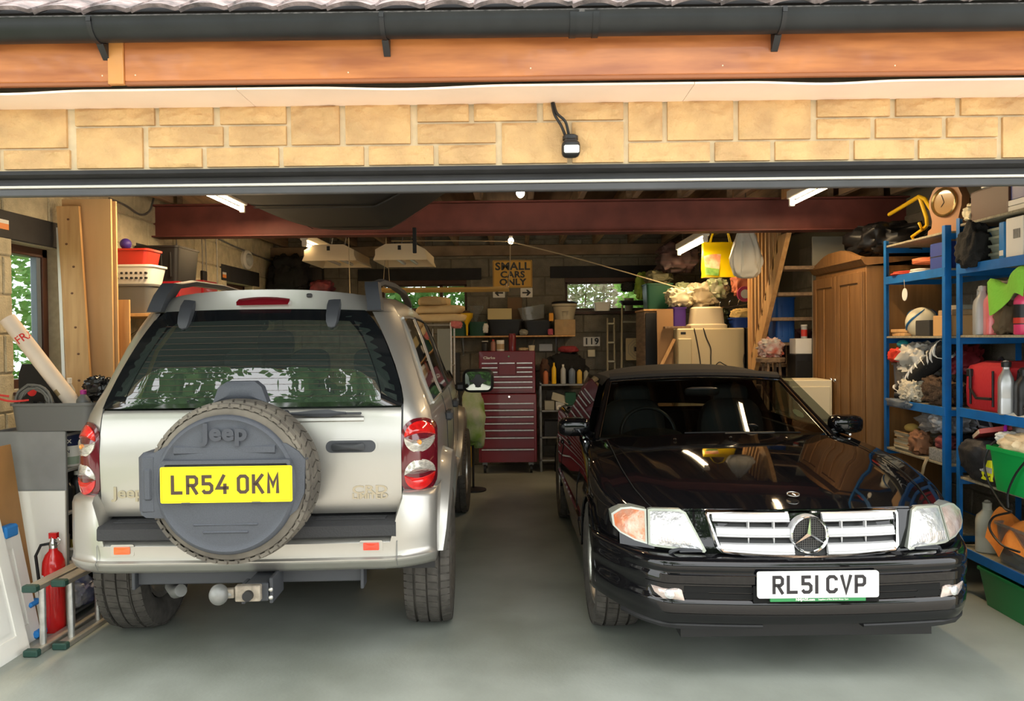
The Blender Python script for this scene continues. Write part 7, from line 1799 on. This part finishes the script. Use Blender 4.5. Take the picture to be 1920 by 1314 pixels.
# fourth level, near rack
z4 = 1.085+e_
t = thing('cool_bag', 'red fabric cool bag with black piping on the near rack', 'bag', (2.80, 4.55, z4))
m_rb = cm('cool_red', (.52, .018, .025), .75, bump=.2, scale=60)
MB().loft([[(x, y, z+(.02*(1-(y/.2)**2) if z > .2 else 0)) for x, y in rrect(-.17*k, .17*k, -.20*k, .20*k, .04)] for k, z in ((.92, 0), (1, .02), (1.02, .12), (.99, .22), (.94, .245), (.6, .265))], True, True, True).put('body', m_rb, t)
for y in (-.10, .12): MB().box(-.182, -.172, y-.006, y+.006, .03, .23, .002).put('piping', m_blk, t)
MB().tube([(-.178, .12, .23), (-.19, .10, .12), (-.19, .04, .07), (-.19, -.10, .075)], .008, 6).put('strap', m_blk, t)
MB().box(-.19, -.165, .105, .145, .19, .235, .005).put('buckle', m_blk, t); MB().tube([(-.10, -.1, .262), (-.08, -.02, .30), (-.08, .06, .262)], .009, 6).put('carry_handle', m_blk, t)
t = jerry('silver oil bottle with a dark label before the red cool bag', 2.64, 4.36, z4, .15, .075, .285, cm('oil_silver', (.42, .42, .42), .3, .5), m_blk, rz=radians(62), lab=m_pur)
MB().box(-.04, .04, -.041, -.0385, .05, .11, .001).put('orange_print', cm('print_orange', (.65, .30, .12), .5), t)
jerry('black oil bottle just nearer than the silver one', 2.66, 4.24, z4, .14, .08, .25, m_blk, m_blk, rz=radians(70))
jerry('second black bottle at the right edge of the fourth shelf', 2.74, 4.13, z4, .14, .08, .24, m_blk, m_blk, rz=radians(75))
blob('glove', 'black rubber gloves at the right end of the fourth shelf', 'glove', 2.66, 4.08, z4, .12, .16, .08, m_blk, 121, .2)
board('paper_sheet', 'white sheet of paper poking out over the fourth beam', 'paper', (2.60, 4.14, 1.0875), (2.60, 4.30, 1.0875), (2.66, 4.12, 1.115), .003, m_white)
# fifth level, far rack
for i in range(7):
    b = thing('magazine', ('lowest', 'second', 'third', 'fourth', 'fifth', 'sixth', 'topmost')[i]+' magazine of the stack at the far end of the fifth shelf', 'magazine', (2.73+random.uniform(-.01, .01), 5.50+random.uniform(-.012, .012), .7255+i*.018), random.uniform(-.06, .06), 'stacked magazines on the fifth shelf')
    MB().box(-.11, .11, -.105, .105, 0, .0165, .001).put('pages', (m_dirty, m_cream, m_tan)[i % 3], b); MB().box(-.111, .111, -.106, .106, .0165, .0177).put('cover', (m_card, m_dirty, m_clr)[i % 3], b)
MB().sph((0, 0, 0), (.05, .045, .03), 14, 10).put('sponge', cm('sponge_yellow', (.55, .36, .09), .9), None, (2.68, 5.48, .885), label='yellow sponge on the magazine stack', cat='sponge')
blob('cloth', 'brown cloth hanging beside the magazine stack', 'cloth', 2.66, 5.32, .7257, .12, .14, .15, cm('cloth_rust', (.26, .12, .06), .9), 131, .2)
blob('cloth', 'grey felt bundle above the brown cloth', 'cloth', 2.74, 5.24, .88, .22, .22, .14, cm('felt_grey', (.17, .16, .15), .95), 132, .2)
blob('plastic_bag', 'white and grey plastic bag stuffed on the fifth shelf by the upright', 'bag', 2.74, 5.06, .90, .22, .20, .13, cm('bag_silver', (.42, .43, .45), .35, c2=(.14, .14, .15), scale=12), 133, .25, 8)
carton('grey speckled box by the upright on the fifth shelf', 2.68, 5.03, .7257, .14, .18, .075, cm('speckled', (.17, .18, .18), .6, c2=(.34, .34, .34), scale=90), tape=False, name='small_box')
carton('dark box carrying the bags on the fifth shelf', 2.88, 5.14, .7257, .16, .40, .16, m_blk, tape=False, name='small_box')
blob('bag', 'dull red pouch on the grey speckled box', 'bag', 2.68, 5.03, .803, .11, .13, .08, cm('pouch_red', (.22, .05, .05), .8), 134, .15)
t = cable('strap', 'tan strap hanging from the fifth shelf of the far rack', 'strap', [(2.60, 5.12, .73), (2.585, 5.13, .68), (2.59, 5.16, .63), (2.585, 5.18, .60)], .010, m_tan)
# fifth level, near rack
z5 = .68+e_
t = blob('satchel', 'black nylon satchel on the fifth shelf of the near rack', 'bag', 2.70, 4.53, z5, .26, .34, .24, cm('nylon_black', (.018, .018, .02), .6, bump=.2, scale=40), 141, .08, 4, p=.55)
t = thing('reflective_patch', 'yellow packet with a silver stripe against the black satchel', 'packet', (2.572, 4.42, .715)); MB().box(-.006, .006, -.055, .055, 0, .115, .003).put('yellow_panel', cm('hi_vis', (.78, .80, .02), .5), t); MB().box(-.0075, -.0055, -.056, .056, .045, .075).put('silver_stripe', m_clr, t)
t = thing('book', 'red and cream hardback book tilted on the black satchel', 'book', (2.68, 4.55, .95), 0, rot=(radians(-14), radians(-10), radians(-20)))
MB().box(-.08, .08, -.13, .13, 0, .028, .002).put('cover', cm('book_red', (.42, .06, .05), .5), t); MB().box(-.083, .076, -.126, .126, .004, .024).put('pages', cm('page_cream', (.72, .56, .40), .8), t)
tub('basket', 'bright green plastic basket on the fifth shelf of the near rack', 'basket', 2.70, 4.20, z5, .30, .36, .235, m_green, .85, ribs=5, rz=0, rim=.02)
blob('towel', 'cream towels heaped in the bright green basket', 'cloth', 2.69, 4.18, .875, .27, .31, .12, cm('towel_cream', (.76, .60, .38), .9, bump=.3, scale=50), 142, .12, 6)
blob('cloth', 'white cloth at the far edge of the green basket', 'cloth', 2.66, 4.34, .92, .12, .10, .07, m_white, 143, .15)
carton('white and purple printed box behind the green basket', 2.80, 4.40, .93, .12, .14, .07, m_white, tape=False, name='small_box')
t = thing('purple_card', 'bright purple triangular card beside the white cloth', 'card', (2.67, 4.405, .935)); MB().prism([(0, 0), (.055, .02), (.0, .10)], -.004, .004, 'yz').put('card', cm('card_purple', (.45, .02, .50), .5), t)
t = thing('picture_frame', 'small silver picture frame behind the red book', 'picture frame', (2.72, 4.68, .97), 0, rot=(0, radians(-20), 0))
for a in ((-.07, -.055, 0, .14), (.055, .07, 0, .14), (-.055, .055, 0, .015), (-.055, .055, .125, .14)): MB().box(-.006, .006, a[0], a[1], a[2], a[3], .002).put('frame_side', m_alu, t)
MB().box(-.002, .004, -.055, .055, .015, .125).put('glass', m_blk, t)
# sixth level, near rack
z6 = .27+e_
jerry('cloudy white jerrycan at the far end of the lowest shelf', 2.69, 4.62, z6, .15, .12, .285, cm('jerry_white', (.55, .53, .44), .4), MATS['jerry_white'], rz=radians(60), lab=m_steel, lab_z=(.25, .45), name='jerrycan')
tub('clear_tub', 'clear tub of bottles and rags on the lowest shelf of the near rack', 'tub', 2.76, 4.24, z6, .30, .36, .22, m_clrtub, .9)
blob('rag', 'grey and white rags inside the clear tub on the lowest shelf', 'cloth', 2.76, 4.25, .285, .20, .26, .14, cm('rag_grey', (.26, .25, .22), .9, c2=(.50, .47, .42), scale=12), 151, .2)
def ocl(a, b):
    y = lerp(4.46, 4.14, a); q = b
    return (2.585+.20*q+.02*sin(a*8), y+.02*sin(b*6), .50+.05*sin(a*6+2)*.6+.045*sin(q*5)-.17*max(0, .45-q)/.45*(.55+.45*abs(sin(a*4+.6))))
drape('orange_cloth', 'orange microfibre cloth thrown over the clear tub', 'cloth', ocl, 24, 16, m_org)
t = thing('jar', 'white-lidded jar in the clear tub by the orange cloth', 'jar', (2.66, 4.10, .50), rot=(0, radians(-60), 0)); MB().lathe([(.03, -.06), (.032, 0)], 18).put('body', m_redp, t); MB().lathe([(.034, 0), (.034, .022), (.03, .025)], 18).put('lid', m_cream, t)
cable('black_cable', 'black cable looping down over the green basket and orange cloth', 'cable', [(2.60, 4.37, .945), (2.545, 4.36, .90), (2.535, 4.38, .80), (2.54, 4.33, .70), (2.535, 4.20, .61), (2.54, 4.15, .60), (2.54, 4.30, .54), (2.535, 4.33, .47), (2.535, 4.22, .41), (2.54, 4.08, .41)], .006, m_blk)
cable('black_cable', 'second black cable running down in front of the green basket at the edge', 'cable', [(2.53, 4.02, .88), (2.53, 4.10, .80), (2.53, 4.16, .70), (2.53, 4.16, .62)], .006, m_blk)
tub('crate', 'green plastic crate on the floor under the near rack', 'crate', 2.76, 4.30, .0, .34, .50, .205, cm('crate_green', (.01, .17, .045), .4), .85, ribs=5)
for yy in range(5): pass
